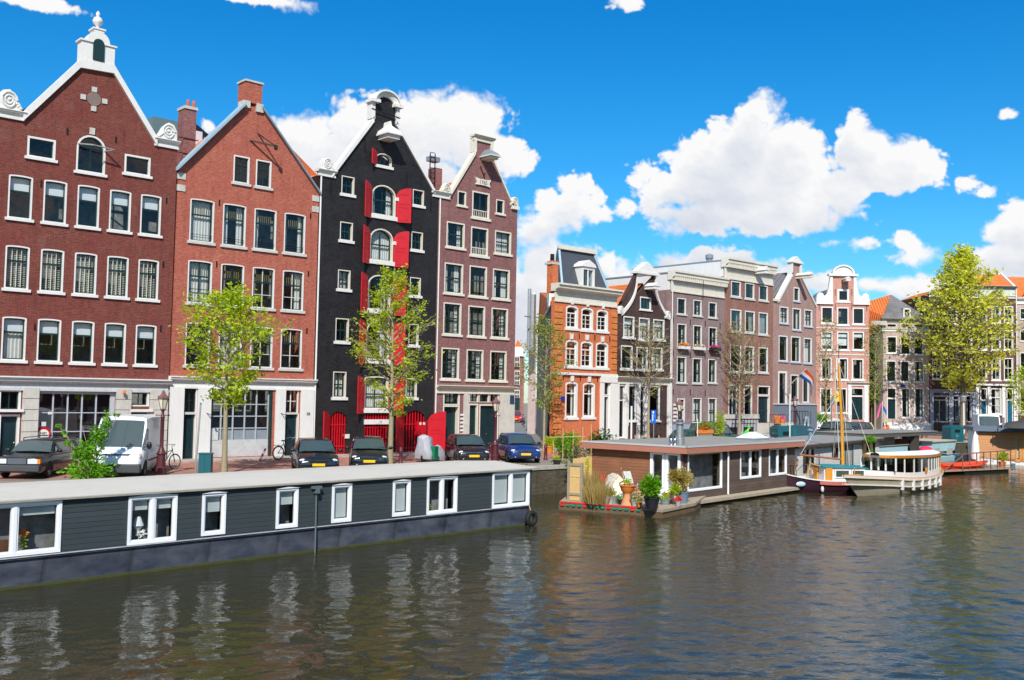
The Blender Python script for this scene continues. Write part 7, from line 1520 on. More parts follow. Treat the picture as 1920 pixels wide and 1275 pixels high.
# ---- saloon boat ----
Bw = Vector((45.9, 25.6, 0)); St = Vector((59.6, 26.9, 0)); d_ = Bw-St; a = math.atan2(d_.y, d_.x); Ls = d_.length; c = (Bw+St)/2
t = thing('saloon_boat', (c.x+2.0, c.y+.75, 0), 'varnished and cream saloon boat with glazed cabin and white roof', 'boat', a)
CRM = pm('cream_hull', (.38, .34, .25), .35, .12, 1.2, dirt=.3, streak=.2)
o, rw = hull(t, 'hull', Ls-2.9, 2.7, -.4, 1.12, .72, .92, CRM, fore=2.3, aft=2.6, sternw=.25, flare=.2, rake=2.3, nst=21)
strake(t, rw, -.06, .12, .06, CREAM); strake(t, rw, .05, .05, .04, VAR, 'cap_rail'); strake(t, rw, -.42, .07, .04, CREAM, 'lower_strake', i0=4); deck(t, rw, .0, pm('cream_deck', (.6, .57, .5), .6))
for i in range(5, 17, 2):
    x, b, z = rw[i]; 
    for s_ in (-1, 1): MB().box(x-.06, x+.06, *sorted((s_*(b-.05), s_*(b+.09))), z-.58, z+.0).build('fender_post', WHITE, t)
i0, i1 = 2, 16; cab = [(x, b*.86, z) for x, b, z in rw[i0:i1+1]]
zr0 = 1.93; rz_ = lambda x: zr0+.10*((x-cab[0][0])/(cab[-1][0]-cab[0][0]))**2
m = MB(); 
for s_ in (-1, 1):
    secs = [[(x, s_*b, z-.05), (x, s_*b, z+.36), (x, s_*(b-.05), z+.36), (x, s_*(b-.05), z-.05)] for x, b, z in cab]; m.loft(secs, None, close=True)
    secs = [[(x, s_*b*.97, rz_(x)-.12), (x, s_*b*.97, rz_(x)), (x, s_*(b*.97-.06), rz_(x)), (x, s_*(b*.97-.06), rz_(x)-.12)] for x, b, z in cab]; m.loft(secs, None, close=True)
for x, b, z in (cab[0], cab[-1]): m.box(x-.03, x+.03, -b, b, z-.05, z+.36); m.box(x-.03, x+.03, -b, b, rz_(x)-.12, rz_(x))
cbn = m.build('cabin', WHITE, t)
m = MB(); k = 0
for j in range(len(cab)-1):
    n_ = 1 if j < 7 or j % 2 == 0 else 0
    for q_ in range(n_):
        f = q_/n_; x = cab[j][0]*(1-f)+cab[j+1][0]*f; b = cab[j][1]*(1-f)+cab[j+1][1]*f; z = cab[j][2]
        mt = VAR if j < 2 else WHITE
        for s_ in (-1, 1): MB().obox((x, s_*b*.985, (z+.3+rz_(x))/2), (.035 if j > 4 else .028, 0, 0), (0, .03, 0), (0, 0, (rz_(x)-z-.3)/2)).build('window_post', mt, cbn)
for y in (-.4, .4, -.95, .95, 0): MB().obox((cab[-1][0], y, (cab[-1][2]+.3+rz_(cab[-1][0]))/2), (.03, 0, 0), (0, .04, 0), (0, 0, .35)).build('window_post', WHITE, cbn); MB().obox((cab[0][0], y*.6, 1.5), (.03, 0, 0), (0, .03, 0), (0, 0, .42)).build('window_post', VAR, cbn)
BG_ = glass('boat_glass', (.13, .14, .10), .03)
for s_ in (-1, 1): MB().loft([[(x, s_*b*.97, z+.3), (x, s_*b*.97, rz_(x)-.05)] for x, b, z in cab], None, cap=False).build('window', BG_, cbn, fix=False)
MB().box(cab[7][0]-.35, cab[7][0]+.35, -cab[7][1]-.01, -cab[7][1]+.03, .95, 1.9).build('side_panel', WHITE, cbn); MB().lathe([(.0, 0), (.16, 0), (.16, .04), (0, .05)], (0, 0, 0), 14).build('life_ring', VAR, cbn).matrix_local = Matrix.Translation((cab[7][0]-.0, cab[7][1]+.03, 1.15)) @ Matrix.Rotation(-math.pi/2, 4, 'X')
sb = MB(); 
for j in range(2, 12, 2): sb.box(cab[j][0]-.22, cab[j][0]+.22, -.75, .75, .7, 1.35)
sb.build('seats', pm('dark_red_seats', (.10, .03, .025)), cbn); MB().box(cab[0][0], cab[-1][0], -.9, .9, .45, .5).build('sole', pm('sole_boards', (.25, .14, .07)), cbn)
rp_ = [(cab[0][0]-.55, .12), (cab[0][0]-.45, .55)]+[(x, b*1.04) for x, b, z in cab]+[(cab[-1][0]+.3, cab[-1][1]*.85), (cab[-1][0]+.5, .3)]
m = MB(); m.loft([[(x, -b, rz_(x)+.02), (x, -b*.7, rz_(x)+.13), (x, 0, rz_(x)+.19), (x, b*.7, rz_(x)+.13), (x, b, rz_(x)+.02)] for x, b in rp_], None, cap=False); m.build('roof', pm('white_canvas_roof', (.80, .80, .78), .6, .05, dirt=.12), t, smooth=60, fix=False)
m = MB()
for s_ in (-1, 1): m.loft([[(x, s_*(b+.02), rz_(x)-.09), (x, s_*(b+.05), rz_(x)+.06), (x, s_*(b-.06), rz_(x)+.06), (x, s_*(b-.06), rz_(x)-.05)] for x, b in rp_], None, close=True)
m.build('roof_rim', VAR, t)
x, b, z = rw[-2]; MB().tube([(x, 0, z), (x, 0, z+.5)], .02, 5).build('bow_staff', VAR, t); MB().tube([(rw[0][0]+.2, 0, rw[0][2]), (rw[0][0]-.25, 0, rw[0][2]+1.0)], .025, 5).build('flag_staff', VAR, t)
# ---- light blue barge with canopy ----
LB = pm('light_blue_paint', (.36, .58, .62), .5, .08, 1.5, dirt=.15); CNP = pm('dark_canopy', (.10, .10, .09), .7, .15)
A = atZ(1640, 800, 74.); B = atZ(1805, 800, 88.); a = math.atan2(B.y-A.y, B.x-A.x); Lb = math.hypot(B.x-A.x, B.y-A.y)
h = House('barge', 'light blue barge with a wheelhouse under a flat dark canopy', A.x, A.y, a, cat='barge', base=0.); t = h.root
u = lambda px, py=840: h.L(px, py)[0]; z = lambda px, py: h.L(px, py)[1]
m = MB(); m.prism([(-1.0, 3.2), (-.6, .4), (1, -.15), (Lb+.5, -.15), (Lb+2, 1), (Lb+2, 3), (Lb, 4), (0, 4)], -.3, z(1690, 864), axis='z'); m.build('hull', pm('barge_hull', (.30, .48, .52), .5, .12, dirt=.3), t)
zc_ = z(1675, 836); MB().box(u(1641), u(1709), .3, 3.4, .3, zc_).build('cabin', LB, t); MB().box(u(1641)-.05, u(1709)+.1, .2, 3.5, zc_, zc_+.06).build('cabin_roof', pm('buff_cabin_roof', (.5, .42, .3)), t)
for px in (1653,): x, zz = h.L(px, 847); MB().lathe([(0, 0), (.14, 0), (.14, .03), (0, .04)], (0, 0, 0), 12).build('porthole', BLACKP, t).matrix_local = Matrix.Translation((x, .29, zz)) @ Matrix.Rotation(math.pi/2, 4, 'X')
zk = z(1690, 818); m = MB(); m.box(u(1650), u(1699), .9, 2.9, zc_, zk); wh = m.build('wheelhouse', pm('pale_blue_grey', (.52, .58, .62), .5), t); MB().box(u(1674), u(1693), .85, .95, zc_+.25, zk-.12).build('window', pm('curtained_glass', (.42, .40, .36), .4, .2, 9), wh)
m = MB(); m.box(u(1626), u(1750), -.3, 3.8, zk, zk+.28); m.build('canopy', CNP, t); MB().box(u(1626)-.05, u(1750)+.05, -.35, 3.85, zk+.28, zk+.34).build('canopy_top', pm('canopy_felt', (.24, .23, .21), .9), t)
m = MB(); m.box(u(1711), u(1719), -.2, .2, .3, zk); m.box(u(1735), u(1741), 1.5, 1.9, .3, zk); m.build('post', pm('dark_post', (.06, .045, .04)), t)
MB().box(u(1700), u(1732), 1.2, 1.3, .9, zk-.3).build('hanging_clutter', pm('brown_clutter', (.16, .09, .05), .8, .5, 6), t)
zd = z(1760, 832); m = MB(); m.prism([(u(1733), .8), (u(1733), zd-.1), (u(1736)+.3, zd+.1), (u(1800), zd+.1), (u(1803), .8)], .4, 3.2); ac = m.build('aft_cabin', LB, t); MB().box(u(1735), u(1802), .3, 3.3, zd+.1, zd+.2).build('cabin_roof', pm('buff_cabin_roof', (.5, .42, .3)), t)
for a0, b0 in ((1760, 1770), (1784, 1794)): MB().box(u(a0), u(b0), .36, .4, z(a0, 853), z(a0, 841)).build('window', pm('curtained_glass', (.42, .40, .36), .4, .2, 9), ac)
x, zz = h.L(1731, 844); t2 = thing('folded_parasol', tuple(h.O+h.d*x), 'bright pinkish red folded canvas on the blue barge', 'canvas', h.th); MB().ell((0, -.2, zz), (.85, .5, .35), 12, 8).build('canvas', pm('pink_red_canvas', (.75, .03, .10), .7), t2, smooth=50)
# ---- red dinghy and railed deck ----
A = atZ(1764, 870, 70.); B = atZ(1834, 870, 72.); c = (A+B)/2; a = math.atan2(B.y-A.y, B.x-A.x)
t = thing('red_dinghy', (c.x, c.y, .12), 'bright red open boat moored beside the railed deck', 'boat', a); o, rw = hull(t, 'hull', (B-A).length*1.25, 1.7, 0, .72, .52, .6, pm('bright_red_hull', (.72, .03, .015), .4, .12, 2, dirt=.15), fore=3, aft=4, sternw=.6); strake(t, rw, -.12, .1, .06, pm('orange_red_rim', (.8, .09, .03))); deck(t, rw, -.1, pm('orange_red_rim', (.8, .09, .03)))
A = onZ(1763, 884, .25); B = onZ(1898, 878, .25); dd = (B-A).normalized(); a = math.atan2(dd.y, dd.x); Ld = (B-A).length
t = thing('floating_deck', tuple(A), 'timber floating deck with a rusty handrail before the cabin', 'deck', a); RST = pm('rusty_rail', (.20, .11, .07), .7, .3, 5)
MB().box(0, Ld, 0, 2.2, -.05, .06).build('deck_boards', pm('deck_timber', (.34, .26, .18), .85, .25, 4, dirt=.3), t); MB().box(3, Ld-.3, .1, 2.1, -.6, -.05).build('float', BLACKP, t)
m = MB(); n = 7
for k in range(n+1): x = 2.6+(Ld-2.8)*k/n; m.bar((x, 0, 0), (x, 0, 1.15+.12*k/n), .06)
m.bar((2.6, 0, 1.15), (Ld-.1, 0, 1.32), .07); m.bar((2.6, 0, .25), (Ld, 0, .25), .05); m.bar((.4, 0, .05), (2.6, 0, 1.0), .06); m.build('railing', RST, t)
t2 = thing('parasol', tuple(A+dd*(Ld*.62)+Vector((.6, 1.0, .06))), 'closed white parasol standing on the floating deck', 'parasol'); MB().lathe([(.05, .55), (.27, .6), (.30, .95), (.26, 1.6), (.16, 2.25), (.06, 2.5), (.03, 2.62)], (0, 0, 0), 10).build('canopy', pm('white_canvas', (.74, .72, .70), .8, .12, 4), t2, smooth=30); MB().tube([(0, 0, 0), (0, 0, 2.7)], .03, 6).build('pole', RST, t2)
for k, (f, cl, lb) in enumerate(((.70, (.02, .02, .02), 'black garden chair on the floating deck'), (.80, (.5, .5, .5), 'grey garden chair on the floating deck near the plants'))): t2 = thing('garden_chair', tuple(A+dd*(Ld*f)+Vector((.5, .8, .06))), lb, 'chair'); folding_chair(t2, 0, 0, 1+k, pm('chair_%s' % ('black' if k == 0 else 'grey'), cl))
t2 = thing('potted_plant', tuple(A+dd*(Ld*.94)+Vector((.2, .5, .06))), 'green plant in an orange pot at the end of the rusty railing', 'potted plant'); MB().lathe([(.2, 0), (.3, .4), (0, .4)], (0, 0, 0), 12).build('pot', TERR, t2); tuft('foliage', t2, (.1, 0, .75), (.5, .4, .4), 260, .16, LEAF1, 2)
t2 = thing('water_butt', tuple(A+dd*(Ld+.1)+Vector((0, .0, -.25))), 'blue grey drum at the end of the floating deck', 'drum'); MB().lathe([(.15, .1), (.17, .6), (0, .6)], (0, 0, 0), 12).build('drum', pm('blue_drum', (.10, .17, .22), .5), t2)
# ---- warm timber houseboat cut by the right edge ----
CED = planks('cedar_boards', (.62, .30, .13), (.50, .27, .15), .2, groove=.35, weather=.45)
A = atZ(1831, 800, 82.); B = atZ(1921, 800, 81.); dd = Vector((B.x-A.x, B.y-A.y, 0)).normalized()
h = House('houseboat', 'warm cedar clad houseboat with blue grey roof edge at the right border', A.x, A.y, math.atan2(dd.y, dd.x), cat='houseboat', base=0.)
z = lambda px, py: h.L(px, py)[1]; u = lambda px, py=840: h.L(px, py)[0]
for r in ((1904, 817, 1913.5, 866), (1917, 817, 1932, 866)): bwin(h, r, 1, .9, frame=VAR, hood=False)
zt = z(1870, 809); h.wall([(.1, .5), (14, .5), (14, zt), (.1, zt)], CED, body=False, thick=.1); MB().box(-.3, 14.3, -.4, 5, zt, zt+.34).build('roof', pm('blue_grey_roof_edge', (.12, .16, .21), .6, .1), h.root)
MB().box(-.15, .1, -.05, .15, .1, zt).build('corner_board', PVC, h.root); MB().box(0, .1, 0, 4.6, .1, zt).build('end_wall', pm('white_end', (.7, .7, .7)), h.root); MB().box(0, 14, .02, 4.6, -.3, .5).build('float', PLAS, h.root); MB().box(0, 14, 4.5, 4.6, .5, zt).build('rear_wall', CED, h.root)
p = atZ(1911, 799, 80.); t = thing('folded_tarpaulin', (p.x, p.y, zt+.34), 'dark heap of tarpaulin on the cedar houseboat roof', 'tarpaulin', h.th); MB().loft([[(x, y, z_) for y, z_ in ((-.7*s_, 0), (-.5*s_, .35*s_), (0, .55*s_), (.5*s_, .3*s_), (.7*s_, 0))] for x, s_ in ((-1.6, .2), (-.8, .9), (0, 1.1), (1, .9), (2.4, .8), (2.8, .2))], None, close=True).build('sheet', pm('tar_sheet', (.05, .05, .05), .7, .3), t, smooth=50)
p = atZ(1881.5, 800, 80.); t = thing('roof_vent', (p.x, p.y, zt+.34), 'small white twin pipe vent on the cedar houseboat roof', 'vent'); m = MB(); m.tube([(-.12, 0, 0), (-.12, 0, .85)], .05, 6); m.tube([(.14, 0, 0), (.14, 0, .85)], .05, 6); m.build('pipes', LEAD, t)
# ================================================================ street furniture, cycles, people
MAR = pm('maroon_iron', (.085, .018, .025), .45, .15, 4, coat=.2)
LGL = pm('lantern_glass', (.60, .58, .42), .15, .15, 6)
def lamp(label, px, py=None, dep=None, H=3.45):
    p = onZ(px, py, 1.405) if py else atZ(px, 780, dep); t = thing('street_lamp', (p.x, p.y, 1.404), label, 'street lamp', group='iron lanterns along the quay'); s_ = H/3.45
    MB().lathe([(.24, 0), (.24, .28), (.19, .34), (.17, .8), (.21, .86), (.15, .95), (.10, 1.05), (.08, 1.15), (.075, 2.3), (.10, 2.34), (.06, 2.4), (.055, 2.58), (.1, 2.63), (.05, 2.68)], (0, 0, 0), 14).build('post', MAR, t, smooth=35).scale = (1, 1, s_)
    m = MB(); m.tube([(-.28, 0, 2.42*s_), (.28, 0, 2.42*s_)], .018, 5); m.ell((-.28, 0, 2.42*s_), (.03, .03, .03), 6, 4); m.ell((.28, 0, 2.42*s_), (.03, .03, .03), 6, 4); m.build('cross_bar', MAR, t)
    z0 = 2.68*s_; n = 6; m = MB(); m.lathe([(.10, z0), (.2, z0+.42)], (0, 0, 0), n); m.build('lantern_glass', LGL, t)
    m = MB()
    for k in range(n): a = 2*math.pi*k/n; m.bar((.105*math.cos(a), .105*math.sin(a), z0), (.207*math.cos(a), .207*math.sin(a), z0+.42), .02)
    m.lathe([(.12, z0-.03), (.12, z0+.01)], (0, 0, 0), n); m.lathe([(.24, z0+.42), (.25, z0+.46), (.12, z0+.6), (.1, z0+.62), (.07, z0+.7), (.02, z0+.78)], (0, 0, 0), n)
    for k in range(n): a = 2*math.pi*k/n; m.ell((.22*math.cos(a), .22*math.sin(a), z0+.5), (.025, .025, .05), 6, 4)
    m.build('lantern_frame', pm('faded_maroon', (.17, .075, .08), .5), t, smooth=30); return t
lamp('maroon iron street lamp right of the white van', 301, 890, H=3.5); lamp('maroon iron street lamp between the maroon car and the blue car', 928, 864, H=3.45)
lamp('maroon iron street lamp in front of the purple grey house', 1274, dep=64, H=3.5); lamp('maroon iron street lamp at the grey blue painted basement', 1491, dep=80, H=4.0)
p = atZ(1807, 780, 97.); t = thing('lamp_post', (p.x, p.y, 1.4), 'pale grey modern lamp post beside the big tree trunk', 'street lamp'); MB().tube([(0, 0, 0), (0, 0, 3.7)], [.1, .07], 8).build('post', PLAS, t); MB().lathe([(.09, 3.6), (.22, 3.75), (.26, 4.1), (.3, 4.15), (.28, 4.25), (.05, 4.3)], (0, 0, 0), 12).build('lamp_head', STEEL, t)
def pole(label, px, py, H, r=.035, mat=STEEL, dep=None, name='pole', lean=0):
    p = onZ(px, py, 1.4) if py else atZ(px, 780, dep); t = thing(name, (p.x, p.y, 1.4), label, 'pole'); MB().tube([(0, 0, 0), (lean, 0, H)], r, 7).build('post', mat, t); return t, p
t, p = pole('thin grey pole with a small camera head beside the teal cabinet', 366, 890, 3.3, .035, lean=.15); MB().box(.02, .22, -.08, .08, 3.0, 3.22).build('camera_head', WHITE, t)
def redwhite(label, a, b):
    p = onZ(*a, 1.405); q = b; t = thing('traffic_post', tuple(p), label, 'traffic post', group='red and white posts before the warehouse')
    e = Vector(q)-p; m = MB(); n = 5; R_ = pm('signal_red', (.72, .03, .02), .4); 
    for k in range(n): m.tube([e*(k/n), e*((k+1)/n)], .055, 8, R_ if k % 2 == 0 else WHITE)
    m.build('post', None, t); MB().lathe([(.1, 0), (.1, .03), (0, .03)], (0, 0, 0), 10).build('foot', CONC, t); return t
f = onZ(345.5, 861, 1.405); redwhite('upright red and white post at the left dark door', (345.5, 861), (f.x, f.y, 2.2)); f = onZ(486, 866, 1.405); d = f-Vector(EYE); g_ = atZ(498, 841, onZ(486, 866, 1.405).dot(Vector((.674, .738, 0)))); redwhite('leaning red and white post before the shop window', (486, 866), (g_.x, g_.y, g_.z))
def bollard(label, px, py, H=.85):
    p = onZ(px, py, 1.405); t = thing('bollard', tuple(p), label, 'bollard', group='maroon iron bollards'); MB().lathe([(.12, 0), (.12, .08), (.095, .12), (.085, H*.72), (.105, H*.76), (.085, H*.8), (.09, H*.9), (.04, H)], (0, 0, 0), 10).build('post', MAR, t, smooth=40); return t
bollard('maroon bollard between the tree and the covered scooter', 751, 870); bollard('maroon bollard left of the maroon hatchback', 855, 869, .95); bollard('maroon bollard just right of the blue car', 1023, 862, .9); bollard('maroon bollard between the bush and the quay edge', 1050, 854, .8); bollard('maroon bollard hard against the left side of the second lamp', 919, 858, .85)
p = onZ(837, 838, 1.46); t = thing('stone_post', tuple(p), 'short rounded stone post in front of the narrow dark door', 'stone post'); MB().lathe([(.2, 0), (.2, .12), (.13, .16), (.12, .8), (.08, .9), (0, .93)], (0, 0, 0), 12).build('post', STONE, t, smooth=40)
a, b = onZ(371, 890, 1.4), onZ(399, 890, 1.4); t = thing('utility_cabinet', tuple(a), 'dark teal metal utility cabinet beside the young tree trunk', 'cabinet', R(-38)); w = (b-a).length; TL = pm('teal_cabinet_paint', (.012, .10, .12), .4, .12, 2, dirt=.15)
MB().box(0, w*.85, 0, .42, .04, .86).build('body', TL, t); MB().box(-.02, w*.85+.02, -.02, .44, .86, .90).build('lid', TL, t); MB().box(w*.42, w*.435, -.006, 0, .06, .84).build('door_gap', BLACKP, t); MB().box(.02, w*.83, .02, .4, 0, .04).build('plinth', IRON, t)
p = onZ(808, 866, 1.405); t = thing('covered_scooter', tuple(p), 'scooter under a crumpled silver grey cover with a green crate', 'covered scooter', R(200)); CV = pm('silver_cover', (.40, .41, .46), .55, .2, 3, .7, 5)
m = MB(); rs = random.Random(4); secs = []
for x, w_, z0, z1 in ((-.95, .12, .25, .45), (-.85, .3, .12, .7), (-.6, .36, .05, .86), (-.2, .32, .08, .80), (.15, .3, .08, .85), (.35, .36, .1, 1.32), (.6, .45, .12, 1.5), (.85, .42, .2, 1.45), (1.0, .2, .5, 1.3)):
    secs.append([(x+rs.uniform(-.04, .04), y*w_*rs.uniform(.9, 1.15), z0+(z1-z0)*q*rs.uniform(.93, 1.04)) for y, q in ((-1, 0), (-1.05, .3), (-.8, .65), (-.7, .92), (0, 1), (.7, .92), (.8, .65), (1.05, .3), (1, 0))])
m.loft(secs, None, close=True); m.build('cover', CV, t, smooth=35); MB().box(.35, .7, .38, .66, .2, .85).build('crate', pm('green_crate', (.01, .16, .08), .4), t)
for x in (-.65, .7):
    m = MB(); vs = []; n = 16
    for i in range(n):
        a_ = 2*math.pi*i/n
        for j in range(6): b_ = 2*math.pi*j/6; vs.append((x+(.2+.06*math.cos(b_))*math.cos(a_), .06*math.sin(b_), .26+(.2+.06*math.cos(b_))*math.sin(a_)))
    m.add(vs, [(i*6+j, i*6+(j+1) % 6, ((i+1) % n)*6+(j+1) % 6, ((i+1) % n)*6+j) for i in range(n) for j in range(6)]); m.build('wheel', RUBBER, t)
# bicycles: one built, then copied
def torus(m, c, R_, r, n=22, k=5, mat=None, ax='y'):
    vs = []
    for i in range(n):
        a = 2*math.pi*i/n
        for j in range(k): b = 2*math.pi*j/k; q = R_+r*math.cos(b); vs.append((c[0]+q*math.cos(a), c[1]+r*math.sin(b), c[2]+q*math.sin(a)))
    m.add(vs, [(i*k+j, i*k+(j+1) % k, ((i+1) % n)*k+(j+1) % k, ((i+1) % n)*k+j) for i in range(n) for j in range(k)], mat)
BL = pm('bicycle_black', (.012, .012, .014), .4)
def bicycle(label, pos, rz, fmat=BL, group='bicycles parked on the quay'):
    t = thing('bicycle', pos, label, 'bicycle', rz, group); A, B = (-.52, 0, .34), (.52, 0, .34)
    for c in (A, B):
        m = MB(); torus(m, c, .33, .022, mat=RUBBER); torus(m, c, .30, .012, mat=STEEL)
        for k in range(12): a = math.pi*k/6; m.bar(c, (c[0]+.3*math.cos(a), 0, c[2]+.3*math.sin(a)), .006, .006, STEEL)
        m.build('wheel', None, t)
    m = MB(); bb = (-.08, 0, .3); st = (-.2, 0, .82); hd = (.36, 0, .85)
    for p, q in ((A, bb), (A, st), (bb, st), (bb, hd), ((-.17, 0, .72), hd), (B, (.34, 0, .95))): m.tube([p, q], .018, 6)
    m.build('frame', fmat, t); m = MB(); m.tube([st, (-.22, 0, .92)], .014, 5); m.ell((-.24, 0, .95), (.14, .08, .04), 8, 5); m.build('saddle', BL, t)
    m = MB(); m.tube([(.34, 0, .95), (.33, 0, 1.08)], .013, 5); m.tube([(.15, -.27, 1.05), (.33, -.2, 1.1), (.33, .2, 1.1), (.15, .27, 1.05)], .014, 5); m.build('handlebar', CHR, t)
    m = MB(); torus(m, A, .37, .012, 12, 4); m.box(-.85, -.35, -.06, .06, .72, .74); m.ell((bb[0], 0, bb[2]), (.09, .03, .09), 8, 5); m.build('mudguard', fmat, t); return t
bk = bicycle('black city bicycle leaning at the dark door of the orange red warehouse', tuple(onZ(537, 861, 1.46)), R(8))
def cyc(label, pos, rz, fm=None):
    c = copy_tree(bk); c.location = pos; c.rotation_euler = (0, 0, rz); c['label'] = label
    if fm:
        for o in c.children:
            if o.name.startswith('frame') or o.name.startswith('mudguard'): o.data = o.data.copy(); o.data.materials[0] = fm
    return c
def bp(px, dep): p = atZ(px, 780, dep); return (p.x, p.y, 1.41)
cyc('bicycle half hidden behind the first street lamp', tuple(onZ(310, 881, 1.41)), R(20))
GNP = pm('green_bicycle_paint', (.02, .25, .12), .4); WHP = pm('white_bicycle_paint', (.7, .7, .68), .4); BLP = pm('blue_bicycle_paint', (.02, .12, .35), .4); RDP = pm('red_bicycle_paint', (.6, .03, .03), .4)
for k, (px, dp, lb, fm, rz) in enumerate([(1436, 72, 'green bicycle behind the skylight of the timber houseboat', GNP, 20), (1447, 73, 'white bicycle left of the teal container', WHP, 60), (1456, 73, 'black bicycle touching the teal container', None, 50), (1651, 92, 'black bicycle left in the row above the dark canopy', None, 70), (1661, 92, 'green bicycle in the row above the dark canopy', GNP, 65), (1670, 92, 'white bicycle in the row above the dark canopy', WHP, 72), (1679, 92, 'blue bicycle in the row above the dark canopy', BLP, 60), (1690, 92, 'second black bicycle in the row above the dark canopy', None, 66), (1707, 93, 'black cargo bicycle lying below the white wall', None, 10), (1737, 93, 'red bicycle beside the picnic table', RDP, 20), (983, 110, 'bicycle nearest the blue car among those in the alley', None, 40), (980, 116, 'bicycle further up the alley, against the pink wall', None, 40)]):
    cyc(lb, bp(px, dp), R(rz), fm)
# signs
t, p = pole('white post by the stair of the dark bell gabled house', 1184, None, 3.0, .06, WHITE, dep=62); 
t, p = pole('steel pole with a blue route sign before the white shopfront', 1226, None, 2.6, .03, STEEL, dep=60, name='sign_pole'); m = MB(); m.box(-.2, .12, -.05, -.02, 1.95, 2.75); s_ = m.build('sign_panel', pm('traffic_blue', (.01, .13, .55), .35), t); m = MB(); m.bar((-.1, -.06, 2.1), (-.1, -.06, 2.5), .06, .01); m.bar((-.1, -.06, 2.5), (.04, -.06, 2.35), .06, .01); m.box(-.12, -.02, -.06, -.05, 2.56, 2.68); m.build('sign_symbol', WHITE, s_); s_.location = (0, 0, .05); t.rotation_euler = (0, 0, R(-25))
pole('thin pale pole in front of the curtained ground floor window', 1308, None, 2.2, .03, PLAS, dep=66); pole('tall pale pole beside the covered car', 1481, None, 4.0, .05, PLAS, dep=74)
t, p = pole('grey post carrying a round sign seen edge on before the salmon house', 1559, None, 3.4, .07, STEEL, dep=92, name='sign_pole'); MB().lathe([(0, 0), (.35, 0), (.35, .04), (0, .05)], (0, 0, 0), 16).build('round_sign', STEEL, t).matrix_local = Matrix.Translation((0, -.1, 3.5)) @ Matrix.Rotation(math.pi/2, 4, 'X')
p = atZ(1568.5, 744, 95.); t = thing('warning_sign', (p.x, p.y, p.z), 'yellow triangular electricity warning sign hanging behind the mast', 'sign', TH); MB().prism([(-.5, -.45), (.5, -.45), (.12, .6), (-.12, .6)], -.03, .03).build('plate', pm('sign_yellow', (.85, .55, .01), .4), t); m = MB(); m.prism([(-.05, .3), (.1, .3), (.02, .05), (.13, .05), (-.07, -.3), (-.0, -.02), (-.12, -.02)], -.05, -.03); m.build('lightning_mark', BLACKP, t); MB().bar((0, 0, .6), (0, .0, 1.7), .05).build('hanger', IRON, t)
def cont(label, px, dep, w=1.5, hh=1.5):
    p = atZ(px, 780, dep); t = thing('recycling_container', (p.x, p.y, 1.4), label, 'container', R(-30), group='teal recycling containers'); m = MB(); m.prism([(-w/2, 0), (w/2, 0), (w/2, hh*.92), (w/2-.12, hh), (-w/2+.12, hh), (-w/2, hh*.92)], 0, 1.3); m.build('body', TL, t); MB().box(-.25, .25, -.05, 0, hh*.62, hh*.78).build('slot', BLACKP, t); MB().box(-w/2+.1, w/2-.1, .2, 1.1, hh, hh+.06).build('lid', TL, t); m = MB()
    for k in range(3): a = k*2.094; m.bar((.16*math.cos(a), -.02, hh*.4+.16*math.sin(a)), (.16*math.cos(a+2.094), -.02, hh*.4+.16*math.sin(a+2.094)), .04, .01)
    m.build('recycling_mark', pm('pale_mark', (.3, .4, .42)), t); return t
cont('teal recycling container beyond the skylight', 1474, 74, 1.35, 1.55); cont('teal recycling container left of the pale lamp post', 1795, 91, 1.3, 1.45)
p = atZ(1752, 780, 95.); t = thing('picnic_table', (p.x, p.y, 1.4), 'dark timber picnic table in front of the grey shopfront', 'table', TH); m = MB(); m.box(-1.3, 1.3, -.4, .4, .72, .78); m.build('table_top', TW, t); 
for y in (-.75, .75): MB().box(-1.3, 1.3, y-.14, y+.14, .42, .47).build('seat', TW, t)
m = MB(); 
for x in (-1., 1.): m.bar((x, -.75, 0), (x, 0, .75), .09); m.bar((x, .75, 0), (x, 0, .75), .09); m.bar((x, -.8, .42), (x, .8, .42), .07)
m.build('leg', TW, t)
# pots, easels, sticks
p = atZ(1031, 780, 61.); t = thing('potted_box', (p.x, p.y, 1.41), 'clipped green ball in a terracotta pot at the orange house corner', 'potted plant'); MB().lathe([(.2, 0), (.29, .4), (.33, .4), (.33, .48), (.2, .48), (0, .45)], (0, 0, 0), 14).build('pot', TERR, t, smooth=40); tuft('foliage', t, (0, 0, .75), (.34, .34, .32), 700, .09, LEAF1, 6)
p = onZ(1044, 871, 1.42); t = thing('potted_flowers', tuple(p), 'dark pot of yellow flowers on the quay coping', 'potted plant'); MB().lathe([(.16, 0), (.24, .24), (0, .24)], (0, 0, 0), 12).build('pot', PBLK, t); tuft('foliage', t, (0, 0, .3), (.24, .2, .12), 160, .08, LEAF1, 3); tuft('flowers', t, (0, 0, .4), (.18, .16, .06), 70, .07, LEAF3, 4)
t = thing('stick_fence', tuple(onZ(1035, 868, 1.4)), 'light bamboo sticks and a cross pole on the quay edge', 'fence'); m = MB(); Aq = onZ(1035, 868, 1.4)
for k, (px, py, y2) in enumerate(((1037, 868, 826), (1055, 866, 804), (1074, 867, 805), (1092, 868, 800), (1108, 868, 795))):
    q = onZ(px, py, 1.4)-Aq; m.tube([q, q+Vector((0, 0, up(px, y2, onZ(px, py, 1.4))-1.4))], .022, 5)
q0, q1 = onZ(1030, 868, 1.4)-Aq, onZ(1096, 867, 1.4)-Aq; m.tube([q0+Vector((0, 0, 1.35)), q1+Vector((0, 0, 1.4))], .02, 5); m.build('stick', pm('bamboo_cane', (.55, .38, .16)), t)
